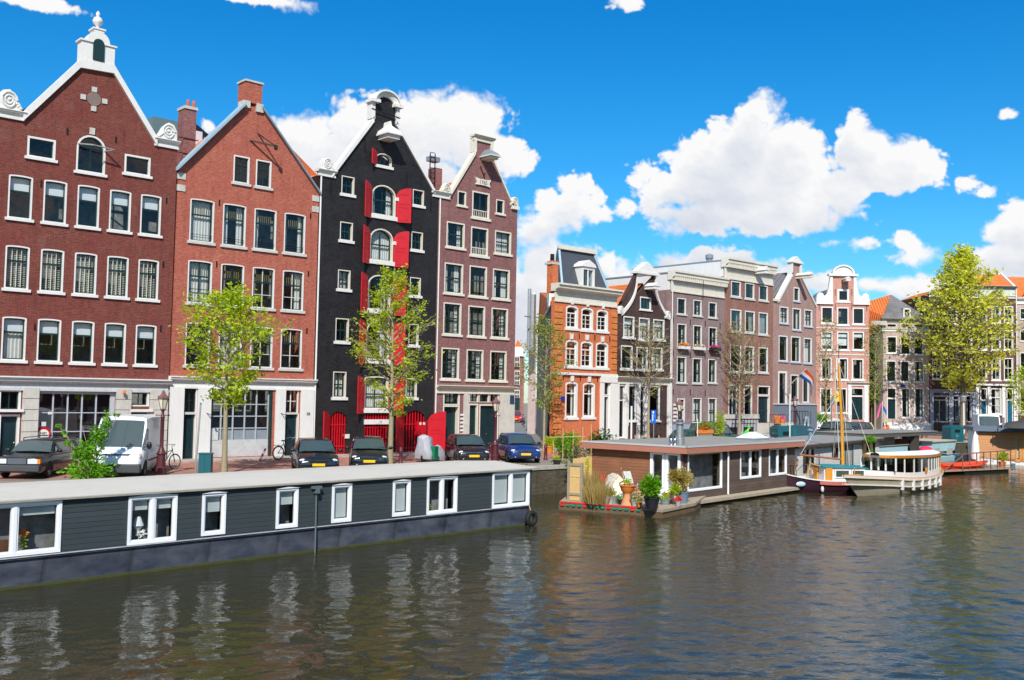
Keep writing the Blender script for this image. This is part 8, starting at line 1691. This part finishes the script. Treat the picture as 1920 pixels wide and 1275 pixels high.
for px, lb, w_ in ((1204, 'pale wooden trestle stand beside the thin tree trunk', .9), (1236, 'pale wooden trestle stand with crossbar right of the blue sign', 1.3)):
    p = atZ(px, 780, 58.); t = thing('trestle', (p.x, p.y, 1.41), lb, 'trestle', R(-20), group='wooden trestles'); m = MB()
    for x in (-w_/2, 0, w_/2): m.bar((x, -.1, 0), (x+.05, .1, 1.35), .045)
    m.bar((-w_/2, 0, .8), (w_/2, 0, .8), .04); m.bar((-w_/2, 0, .35), (w_/2, 0, .35), .04); m.build('frame', PINE, t)
p = atZ(1322, 780, 67.); t = thing('planter_box', (p.x, p.y, 1.41), 'planter with orange flowers before the purple grey house', 'planter'); MB().box(-.7, .7, -.2, .2, 1.2, 1.45).build('box', TERR, t); m = MB(); m.box(-.65, .65, -.15, .15, 0, 1.2); m.build('stand', OT, t); tuft('foliage', t, (0, 0, 1.7), (.9, .3, .3), 420, .13, LEAF5, 3); tuft('flowers', t, (-.2, -.1, 1.65), (.8, .25, .2), 120, .11, FLW[4], 4)
p = atZ(1350, 780, 72.); t = thing('potted_conifer', (p.x, p.y, 1.41), 'slim green conifer against the purple grey wall', 'potted plant'); tuft('foliage', t, (0, 0, 1.7), (.4, .4, 1.0), 700, .13, LEAF1, 3); MB().lathe([(.25, 0), (.32, .6), (0, .6)], (0, 0, 0), 10).build('pot', PBLK, t)
for px, dy, lb in ((1457, .0, 'orange pot of flowers on the landing of the stoop'), (1467, 0, 'pink flower pot at the right of the landing')):
    p = atZ(px, 780, 83.); t = thing('flower_pot', (p.x, p.y, 3.0), lb, 'flower pot'); MB().lathe([(.2, -.0), (.3, .35), (0, .35)], (0, 0, 0), 10).build('pot', TERR, t); tuft('flowers', t, (0, 0, .5), (.3, .3, .2), 80, .12, FLW[0 if px < 1460 else 2], 3)
p = atZ(1653, 780, 97.); t = thing('small_flag', (p.x, p.y, 1.4), 'small drooping pink, white and blue flag above the bicycles', 'flag', TH); MB().tube([(0, 0, 0), (.1, 0, 3.6)], .03, 5).build('pole', WHITE, t); m = MB(); m.loft([[(0.1, 0, 3.5), (-.15, 0, 3.3)], [(-.1, .05, 2.9), (-.35, .05, 2.5)], [(-.3, 0, 2.1), (-.5, 0, 1.8)]], pm('pink_flag', (.75, .08, .28)), cap=False); m.loft([[(0.1, 0.02, 3.3), (.5, .02, 2.7)], [(.2, .06, 2.7), (.5, .05, 2.2)]], pm('flag_blue', (.02, .10, .42)), cap=False); m.build('cloth', None, t, fix=False)
# ---- people ----
def person(label, pos, rz, joints, cloth, trousers, hair, skin=(.55, .33, .22), sit=False):
    t = thing('person', pos, label, 'person', rz); V = {}; me = bpy.data.meshes.new('body'); names = list(joints); idx = {n: i for i, n in enumerate(names)}
    E = [('pelvis', 'waist'), ('waist', 'chest'), ('chest', 'neck'), ('neck', 'head0'), ('head0', 'head1')]
    for s_ in 'LR': E += [('chest', 'sh'+s_), ('sh'+s_, 'el'+s_), ('el'+s_, 'wr'+s_), ('wr'+s_, 'ha'+s_), ('pelvis', 'hip'+s_), ('hip'+s_, 'kn'+s_), ('kn'+s_, 'an'+s_), ('an'+s_, 'to'+s_)]
    me.from_pydata([joints[n][0] for n in names], [(idx[a], idx[b]) for a, b in E], []); o = bpy.data.objects.new('body', me); COL.objects.link(o); o.parent = t
    o.modifiers.new('skin', 'SKIN'); 
    if not me.skin_vertices: me.attributes.new('skin', 'FLOAT', 'POINT') if 0 else None
    bm = bmesh.new(); bm.from_mesh(me); sl_ = bm.verts.layers.skin.verify(); bm.verts.ensure_lookup_table()
    for n in names: r_ = joints[n][1]; bm.verts[idx[n]][sl_].radius = (r_, r_)
    bm.verts[idx['pelvis']][sl_].use_root = True; bm.to_mesh(me); bm.free()
    s2 = o.modifiers.new('sub', 'SUBSURF'); s2.levels = 1; s2.render_levels = 2
    m_, nt = _new(label[:20]); v = nt.nodes.new('ShaderNodeTexCoord').outputs['Object']; sp_ = nt.nodes.new('ShaderNodeSeparateXYZ'); nt.links.new(v, sp_.inputs[0])
    c = mixc(nt, math_(nt, 'GREATER_THAN', sp_.outputs[2], joints['pelvis'][0][2]-.06), trousers, cloth); c = mixc(nt, math_(nt, 'GREATER_THAN', sp_.outputs[2], joints['neck'][0][2]+.0), c, skin); out(nt, bsdf(nt, c, .8)); me.materials.append(m_)
    hd = Vector(joints['head0'][0]).lerp(Vector(joints['head1'][0]), .6); MB().ell((hd.x-.01, hd.y, hd.z+.05), (.11, .1, .11), 12, 8).build('hair', pm('hair_'+label[:6], hair, .8), t, smooth=60)
    f = MB(); f.ell((hd.x+.105, hd.y, hd.z-.03), (.02, .015, .03), 6, 5); f.build('nose', pm('skin_tone', skin, .6), t, smooth=60)
    for s_ in 'LR':
        w_ = Vector(joints['wr'+s_][0]); hpos = Vector(joints['ha'+s_][0]); d = (hpos-w_).normalized(); sd = d.cross(Vector((0, 0, 1))).normalized() if abs(d.z) < .9 else Vector((0, 1, 0)); m = MB()
        for k in range(4): a = hpos+sd*(.012*(k*2-3)); m.tube([a, a+d*.045, a+d*.08+Vector((0, 0, -.015))], [.009, .008, .006], 5)
        m.tube([hpos-d*.03+sd*.03, hpos+d*.0+sd*.06, hpos+d*.03+sd*.065], [.01, .009, .007], 5); m.build('hand', MAT['skin_tone'], t)
    return t
J = lambda lean: {'pelvis': ((0, 0, .92), .15), 'waist': ((.04+lean*.3, 0, 1.08), .14), 'chest': ((.1+lean, 0, 1.32), .15), 'neck': ((.15+lean*1.3, 0, 1.47-lean*.2), .06), 'head0': ((.18+lean*1.5, 0, 1.54-lean*.25), .075), 'head1': ((.22+lean*1.6, 0, 1.68-lean*.3), .09),
  'shL': ((.1+lean, .19, 1.38-lean*.1), .07), 'elL': ((.28+lean, .24, 1.15-lean*.2), .05), 'wrL': ((.52+lean, .16, 1.1-lean*.2), .035), 'haL': ((.6+lean, .14, 1.1-lean*.2), .03), 'shR': ((.1+lean, -.19, 1.38-lean*.1), .07), 'elR': ((.3+lean, -.24, 1.15-lean*.2), .05), 'wrR': ((.54+lean, -.16, 1.08-lean*.2), .035), 'haR': ((.62+lean, -.14, 1.07-lean*.2), .03),
  'hipL': ((0, .1, .86), .1), 'knL': ((.06, .11, .48), .065), 'anL': ((0, .11, .08), .045), 'toL': ((.16, .12, .04), .04), 'hipR': ((0, -.1, .86), .1), 'knR': ((.02, -.11, .48), .065), 'anR': ((-.1, -.11, .08), .045), 'toR': ((.06, -.12, .04), .04)}
p = atZ(1394, 780, 68.); person('person in a neon green jacket bending forward behind the skylight', (p.x, p.y, 1.41), R(-38), J(.12), (.03, .85, .04), (.02, .45, .10), (.02, .6, .04))
p = atZ(1666, 780, 91.); person('person in an orange jacket and white cap among the bicycles', (p.x, p.y, 1.41), R(160), J(.05), (.80, .16, .03), (.03, .04, .10), (.75, .75, .75))
# ================================================================ unseen far bank, added behind the viewer for the panes to mirror
big = [o for o in COL.objects if o.name.startswith('tall_tree')][0]
for k in range(9):
    c = copy_tree(big); c.location = (38+17*k, -9-(k % 3)*1.2, 1.4); c.rotation_euler = (0, 0, k*1.3); c.scale = (.9, .9, .8+.04*(k % 4)); c['label'] = 'big tree on the opposite bank behind the viewer, seen only in reflections'; c['group'] = 'trees of the opposite bank'
bm_ = [BR1, BR9, BR6, BR8, BR11]
for k in range(12):
    x = 30+12.5*k; t = thing('canal_house', (x, -17, 1.4), 'plain gabled brick house added on the unseen opposite bank for reflections', 'house', 0, 'houses of the opposite bank'); hh = 13+((k*7) % 5)*.9
    MB().prism([(0, 0), (12.3, 0), (12.3, hh), (6.1, hh+4), (0, hh)], -9, 0).build('wall', bm_[k % 5], t); 
m = MB(); m.add([(-60, -4, 1.4), (260, -4, 1.4), (260, -80, 1.4), (-60, -80, 1.4)], [(0, 1, 2, 3)]); m.add([(-60, -4, 1.4), (260, -4, 1.4), (260, -4, -1), (-60, -4, -1)], [(0, 1, 2, 3)]); tag(m.build('opposite_bank', EARTH, fix=False), kind='structure')
# ================================================================ camera, sun, sky
cam = bpy.data.cameras.new('camera'); cam.lens = FPX/1920*36; cam.sensor_width = 36; cam.clip_end = 6000; cam.clip_start = .3
co = bpy.data.objects.new('camera', cam); COL.objects.link(co)
co.matrix_world = Matrix(((UX[0], UX[1], UX[2], 0), (UY[0], UY[1], UY[2], 0), (UZ[0], UZ[1], UZ[2], 5), (0, 0, 0, 1)))
scene.camera = co
SUN = Vector((.57, .60, -.73)).normalized()
sl = bpy.data.lights.new('sun', 'SUN'); sl.energy = 4.6; sl.angle = R(.53); sl.color = (1, .955, .88)
so = bpy.data.objects.new('sun', sl); COL.objects.link(so); so.rotation_euler = SUN.to_track_quat('-Z', 'Y').to_euler(); so.location = (0, 0, 60)
w = bpy.data.worlds.new('World'); scene.world = w; w.use_nodes = True; nt = w.node_tree; nt.nodes.clear()
sky = nt.nodes.new('ShaderNodeTexSky'); sky.sky_type = 'NISHITA'; sky.sun_disc = False
el = math.asin(-SUN.z); sky.sun_elevation = el; sky.sun_rotation = math.atan2(-SUN.x, -SUN.y) % (2*math.pi)
sky.air_density = 1.0; sky.dust_density = .25; sky.ozone_density = 3.5; sky.altitude = 0
hs = nt.nodes.new('ShaderNodeHueSaturation'); hs.inputs['Hue'].default_value = .485; hs.inputs['Saturation'].default_value = 1.35; hs.inputs['Value'].default_value = 1.0
nt.links.new(sky.outputs[0], hs.inputs['Color'])
tc0 = nt.nodes.new('ShaderNodeTexCoord'); sp0 = nt.nodes.new('ShaderNodeSeparateXYZ'); nt.links.new(tc0.outputs['Generated'], sp0.inputs[0])
SKYC = mixc(nt, 1, hs.outputs[0], ramp(nt, sp0.outputs[2], [(0., (.64, .80, .93)), (.16, (.40, .77, .96)), (.4, (.12, .70, 1.0))]), 'MULTIPLY')
SKYC = mixc(nt, 1, SKYC, (1.25, 1.25, 1.25), 'MULTIPLY'); nt.nodes[-1].clamp_result = False
# --- cumulus clouds, placed by compass bearing and elevation on the sky
def ang(px, py):
    d = Vector(wray(px, py)); return math.atan2(d.y, d.x), math.atan2(d.z, math.hypot(d.x, d.y))
BLOBS = [  # px, py, half width, half height of each puff as surveyed
 (575, 262, 70, 52), (690, 240, 90, 60), (640, 300, 130, 60), (790, 250, 110, 75), (860, 235, 90, 65), (900, 290, 85, 55), (780, 320, 130, 50), (950, 310, 40, 18), (990, 300, 16, 12),
 (1085, 350, 38, 28), (1060, 395, 70, 38), (1010, 430, 60, 30), (1130, 385, 18, 12), (1170, 388, 24, 18),
 (1030, 490, 75, 45), (1000, 560, 110, 60), (1075, 478, 36, 22), (1090, 600, 60, 50), (990, 610, 60, 55), (1160, 525, 50, 26),
 (1425, 215, 45, 42), (1400, 270, 80, 60), (1480, 270, 60, 45), (1330, 310, 75, 55), (1290, 280, 30, 25), (1210, 325, 30, 22), (1245, 360, 60, 35), (1380, 360, 130, 60), (1480, 340, 100, 60), (1460, 400, 140, 42), (1330, 405, 90, 30), (1240, 400, 36, 28), (1260, 430, 28, 16),
 (1608, 232, 24, 22), (1620, 280, 60, 34), (1690, 300, 65, 40), (1740, 320, 32, 26), (1650, 330, 90, 32), (1570, 360, 70, 40), (1600, 250, 18, 18),
 (1380, 500, 50, 36), (1330, 490, 70, 26), (1280, 500, 60, 24), (1205, 500, 22, 18), (1160, 510, 30, 30), (1140, 500, 30, 26), (1440, 520, 60, 30),
 (1890, 215, 32, 12), (1815, 345, 18, 11), (1850, 358, 16, 8), (1912, 402, 46, 34), (1885, 432, 44, 30), (1930, 440, 60, 60), (1880, 490, 90, 30), (1700, 460, 34, 20), (1720, 480, 45, 20), (1620, 458, 30, 9), (1560, 455, 30, 8),
 (90, 8, 60, 14), (40, 0, 50, 12), (540, 6, 50, 12), (480, -6, 90, 12), (1180, 6, 28, 16), (395, 240, 14, 14), (1640, 535, 80, 16), (1540, 530, 60, 18),
 (1750, 540, 120, 26), (1300, 560, 120, 26), (2100, 380, 120, 70), (2200, 480, 160, 60), (-200, 200, 160, 60), (-350, 380, 200, 80)]

def fbm(X, Y, octv, rough=.5, seed=0, billow=False):
    rs = np.random.RandomState(seed); tot = np.zeros_like(X); amp = 1.; norm = 0
    T = 256
    for o in range(octv):
        g = rs.rand(T, T).astype(np.float32); x = X*(2**o)+o*17.3; y = Y*(2**o)+o*9.1
        xi = np.floor(x).astype(np.int32); yi = np.floor(y).astype(np.int32); fx = x-xi; fy = y-yi
        fx = fx*fx*(3-2*fx); fy = fy*fy*(3-2*fy); x0 = xi % T; x1 = (xi+1) % T; y0 = yi % T; y1 = (yi+1) % T
        v = (g[y0, x0]*(1-fx)+g[y0, x1]*fx)*(1-fy)+(g[y1, x0]*(1-fx)+g[y1, x1]*fx)*fy
        if billow: v = 1-abs(2*v-1)
        tot += v*amp; norm += amp; amp *= rough
    return tot/norm
def cells(X, Y, seed):
    """distance to the nearest of jittered points: round puffs"""
    rs = np.random.RandomState(seed); T = 64; jx = rs.rand(T, T).astype(np.float32); jy = rs.rand(T, T).astype(np.float32)
    xi = np.floor(X).astype(np.int32); yi = np.floor(Y).astype(np.int32); best = np.full(X.shape, 9., np.float32)
    for dx in (-1, 0, 1):
        for dy in (-1, 0, 1):
            cx = xi+dx; cy = yi+dy; d2 = (X-cx-jx[cy % T, cx % T])**2+(Y-cy-jy[cy % T, cx % T])**2; best = np.minimum(best, d2)
    return np.sqrt(best)
CW, CH = 2880, 1080; AZ0, AZ1, EL0, EL1 = R(-20), R(100), R(-1), R(44)
def cloud_map():
    A, E_ = np.meshgrid(np.linspace(AZ0, AZ1, CW, dtype=np.float32), np.linspace(EL0, EL1, CH, dtype=np.float32))
    k = 1/.026                      # about one unit for 50 survey pixels
    WX = A*k+1.1*(fbm(A*k*.7, E_*k*.7, 4, .55, 3)-.5); WY = E_*k+1.1*(fbm(A*k*.7+50, E_*k*.7, 4, .55, 4)-.5)
    D = np.full(A.shape, -9., np.float32)
    for px, py, rx, ry in BLOBS:
        a, e = ang(px, py); a2, _ = ang(px+rx, py); _, e2 = ang(px, py-ry); ra, re = abs(a2-a)*1.16, abs(e2-e)*1.16
        i0, i1 = [int(np.clip((t-AZ0)/(AZ1-AZ0)*CW, 0, CW)) for t in (a-3*ra, a+3*ra)]; j0, j1 = [int(np.clip((t-EL0)/(EL1-EL0)*CH, 0, CH)) for t in (e-3*re, e+3*re)]
        if i1 <= i0 or j1 <= j0: continue
        l = np.sqrt(((A[j0:j1, i0:i1]-a)/ra)**2+((E_[j0:j1, i0:i1]-e)/re)**2); v = (1-l)*min(1.1, (rx*ry)**.5/45)
        S = D[j0:j1, i0:i1]; hk = np.clip(.25-abs(S-v), 0, None)/.25; D[j0:j1, i0:i1] = np.maximum(S, v)+hk*hk*.25*.25
    puff = (.55-cells(WX*1.5, WY*1.5, 1))*.42+(.5-cells(WX*3.4, WY*3.4, 2))*.24+(.5-cells(WX*7.5, WY*7.5, 5))*.10+(.5-cells(WX*16, WY*16, 6))*.035
    wis = fbm(A*k*1.3, E_*k*2.2, 8, .54, 8)-.5
    F = D+puff*.8+wis*.72-.03
    F = np.maximum(F, -1)
    def sstep(x, a, b): t = np.clip((x-a)/(b-a), 0, 1); return t*t*(3-2*t)
    soft = .22+.36*sstep(fbm(A*k*.5+20, E_*k*.5, 3, .5, 12), .35, .7); cov = sstep(F, 0.0, 1)*0+sstep(F/soft, 0.0, 1.0)
    Fs = D+puff*.55+wis*.35+.02; k_ = 2
    for ax in (0, 1):
        for _ in range(2): Fs = (np.roll(Fs, k_, ax)+Fs+np.roll(Fs, -k_, ax))/3
    H = np.sqrt(np.clip(Fs+.15, 0, 1.5))+.10*F
    gy, gx = np.gradient(H); gs = 9.
    nx, ny, nz = -gx*gs, -gy*gs, 1.; l = np.sqrt(nx*nx+ny*ny+1); L = np.array([-.45, .72, .53]); lam = (nx*L[0]+ny*L[1]+nz*L[2])/l
    dens = np.clip(F, 0, .8); acc = np.zeros_like(dens)
    dens = np.clip(F, 0, .5)
    for s_ in (8, 16, 28, 44, 64, 90, 120, 155):
        acc += np.roll(dens, (-s_, int(s_*.45)), (0, 1))
    sh = np.exp(-acc*.50)
    grey = fbm(A*k*.45+9, E_*k*.8, 5, .55, 11)
    lit = .37+.24*np.clip(lam, 0, 1)+.66*sh-.36*(grey-.5)
    thin = 1-sstep(F, .1, .5); lit = lit*(1-thin*.5)+thin*.5*.80
    lit = np.clip((lit-.25)/.62, 0, 1)
    c0 = np.array([.46, .52, .66]); c1 = np.array([.74, .78, .87]); c2 = np.array([1.02, 1.02, 1.02])
    out_ = np.maximum(sstep(A, R(84), R(90)), 1-sstep(A, R(4), R(10))); hz = out_*(.35+.6*sstep(fbm(A*k*.25, E_*k*.25, 6, .55, 30), .4, .6)); cov = np.maximum(cov, hz); lit = np.where(hz > cov-.01, np.maximum(lit, .62), lit)  # extra cloud cover outside the view, added to whiten the ambient light
    t = lit[..., None]; rgb = np.where(t < .5, c0+(c1-c0)*t*2, c1+(c2-c1)*(t-.5)*2)
    img = bpy.data.images.new('cloud_map', CW, CH, alpha=True, float_buffer=True); buf = np.empty((CH, CW, 4), np.float32)
    buf[..., :3] = rgb; buf[..., 3] = cov; img.alpha_mode = 'CHANNEL_PACKED'; img.colorspace_settings.name = 'Non-Color'; img.pixels.foreach_set(buf.ravel()); img.pack(); return img
tc = nt.nodes.new('ShaderNodeTexCoord'); sp = nt.nodes.new('ShaderNodeSeparateXYZ'); nt.links.new(tc.outputs['Generated'], sp.inputs[0])
az = math_(nt, 'ARCTAN2', sp.outputs[1], sp.outputs[0]); ele = math_(nt, 'ARCSINE', sp.outputs[2])
vc = nt.nodes.new('ShaderNodeCombineXYZ'); nt.links.new(math_(nt, 'DIVIDE', math_(nt, 'SUBTRACT', az, AZ0), AZ1-AZ0), vc.inputs[0]); nt.links.new(math_(nt, 'DIVIDE', math_(nt, 'SUBTRACT', ele, EL0), EL1-EL0, clamp=True), vc.inputs[1])
ti = nt.nodes.new('ShaderNodeTexImage'); ti.image = cloud_map(); ti.extension = 'REPEAT'; ti.interpolation = 'Linear'; nt.links.new(vc.outputs[0], ti.inputs[0])
cov = ti.outputs['Alpha']; cc_ = ti.outputs['Color']
STR = .1
cl = mixc(nt, 1, cc_, (7.7, 7.7, 7.7), 'MULTIPLY'); nt.nodes[-1].clamp_result = False
high = ramp(nt, ele, [(.0, 1.), (1.0, 1.)])
col = mixc(nt, cov, SKYC, cl)
bg = nt.nodes.new('ShaderNodeBackground'); bg.inputs[1].default_value = STR; nt.links.new(col, bg.inputs[0])
wo = nt.nodes.new('ShaderNodeOutputWorld'); nt.links.new(bg.outputs[0], wo.inputs[0])
w.cycles.sampling_method = 'MANUAL'; w.cycles.sample_map_resolution = 256
scene.view_settings.view_transform = 'Standard'; scene.view_settings.look = 'None'; scene.view_settings.exposure = .3; scene.view_settings.gamma = 1
cy = scene.cycles; cy.max_bounces = 7; cy.diffuse_bounces = 3; cy.glossy_bounces = 3; cy.transparent_max_bounces = 12; cy.transmission_bounces = 3
cy.caustics_reflective = False; cy.caustics_refractive = False; cy.use_denoising = True; cy.sample_clamp_indirect = 6
try: cy.denoiser = 'OPENIMAGEDENOISE'
except Exception: pass
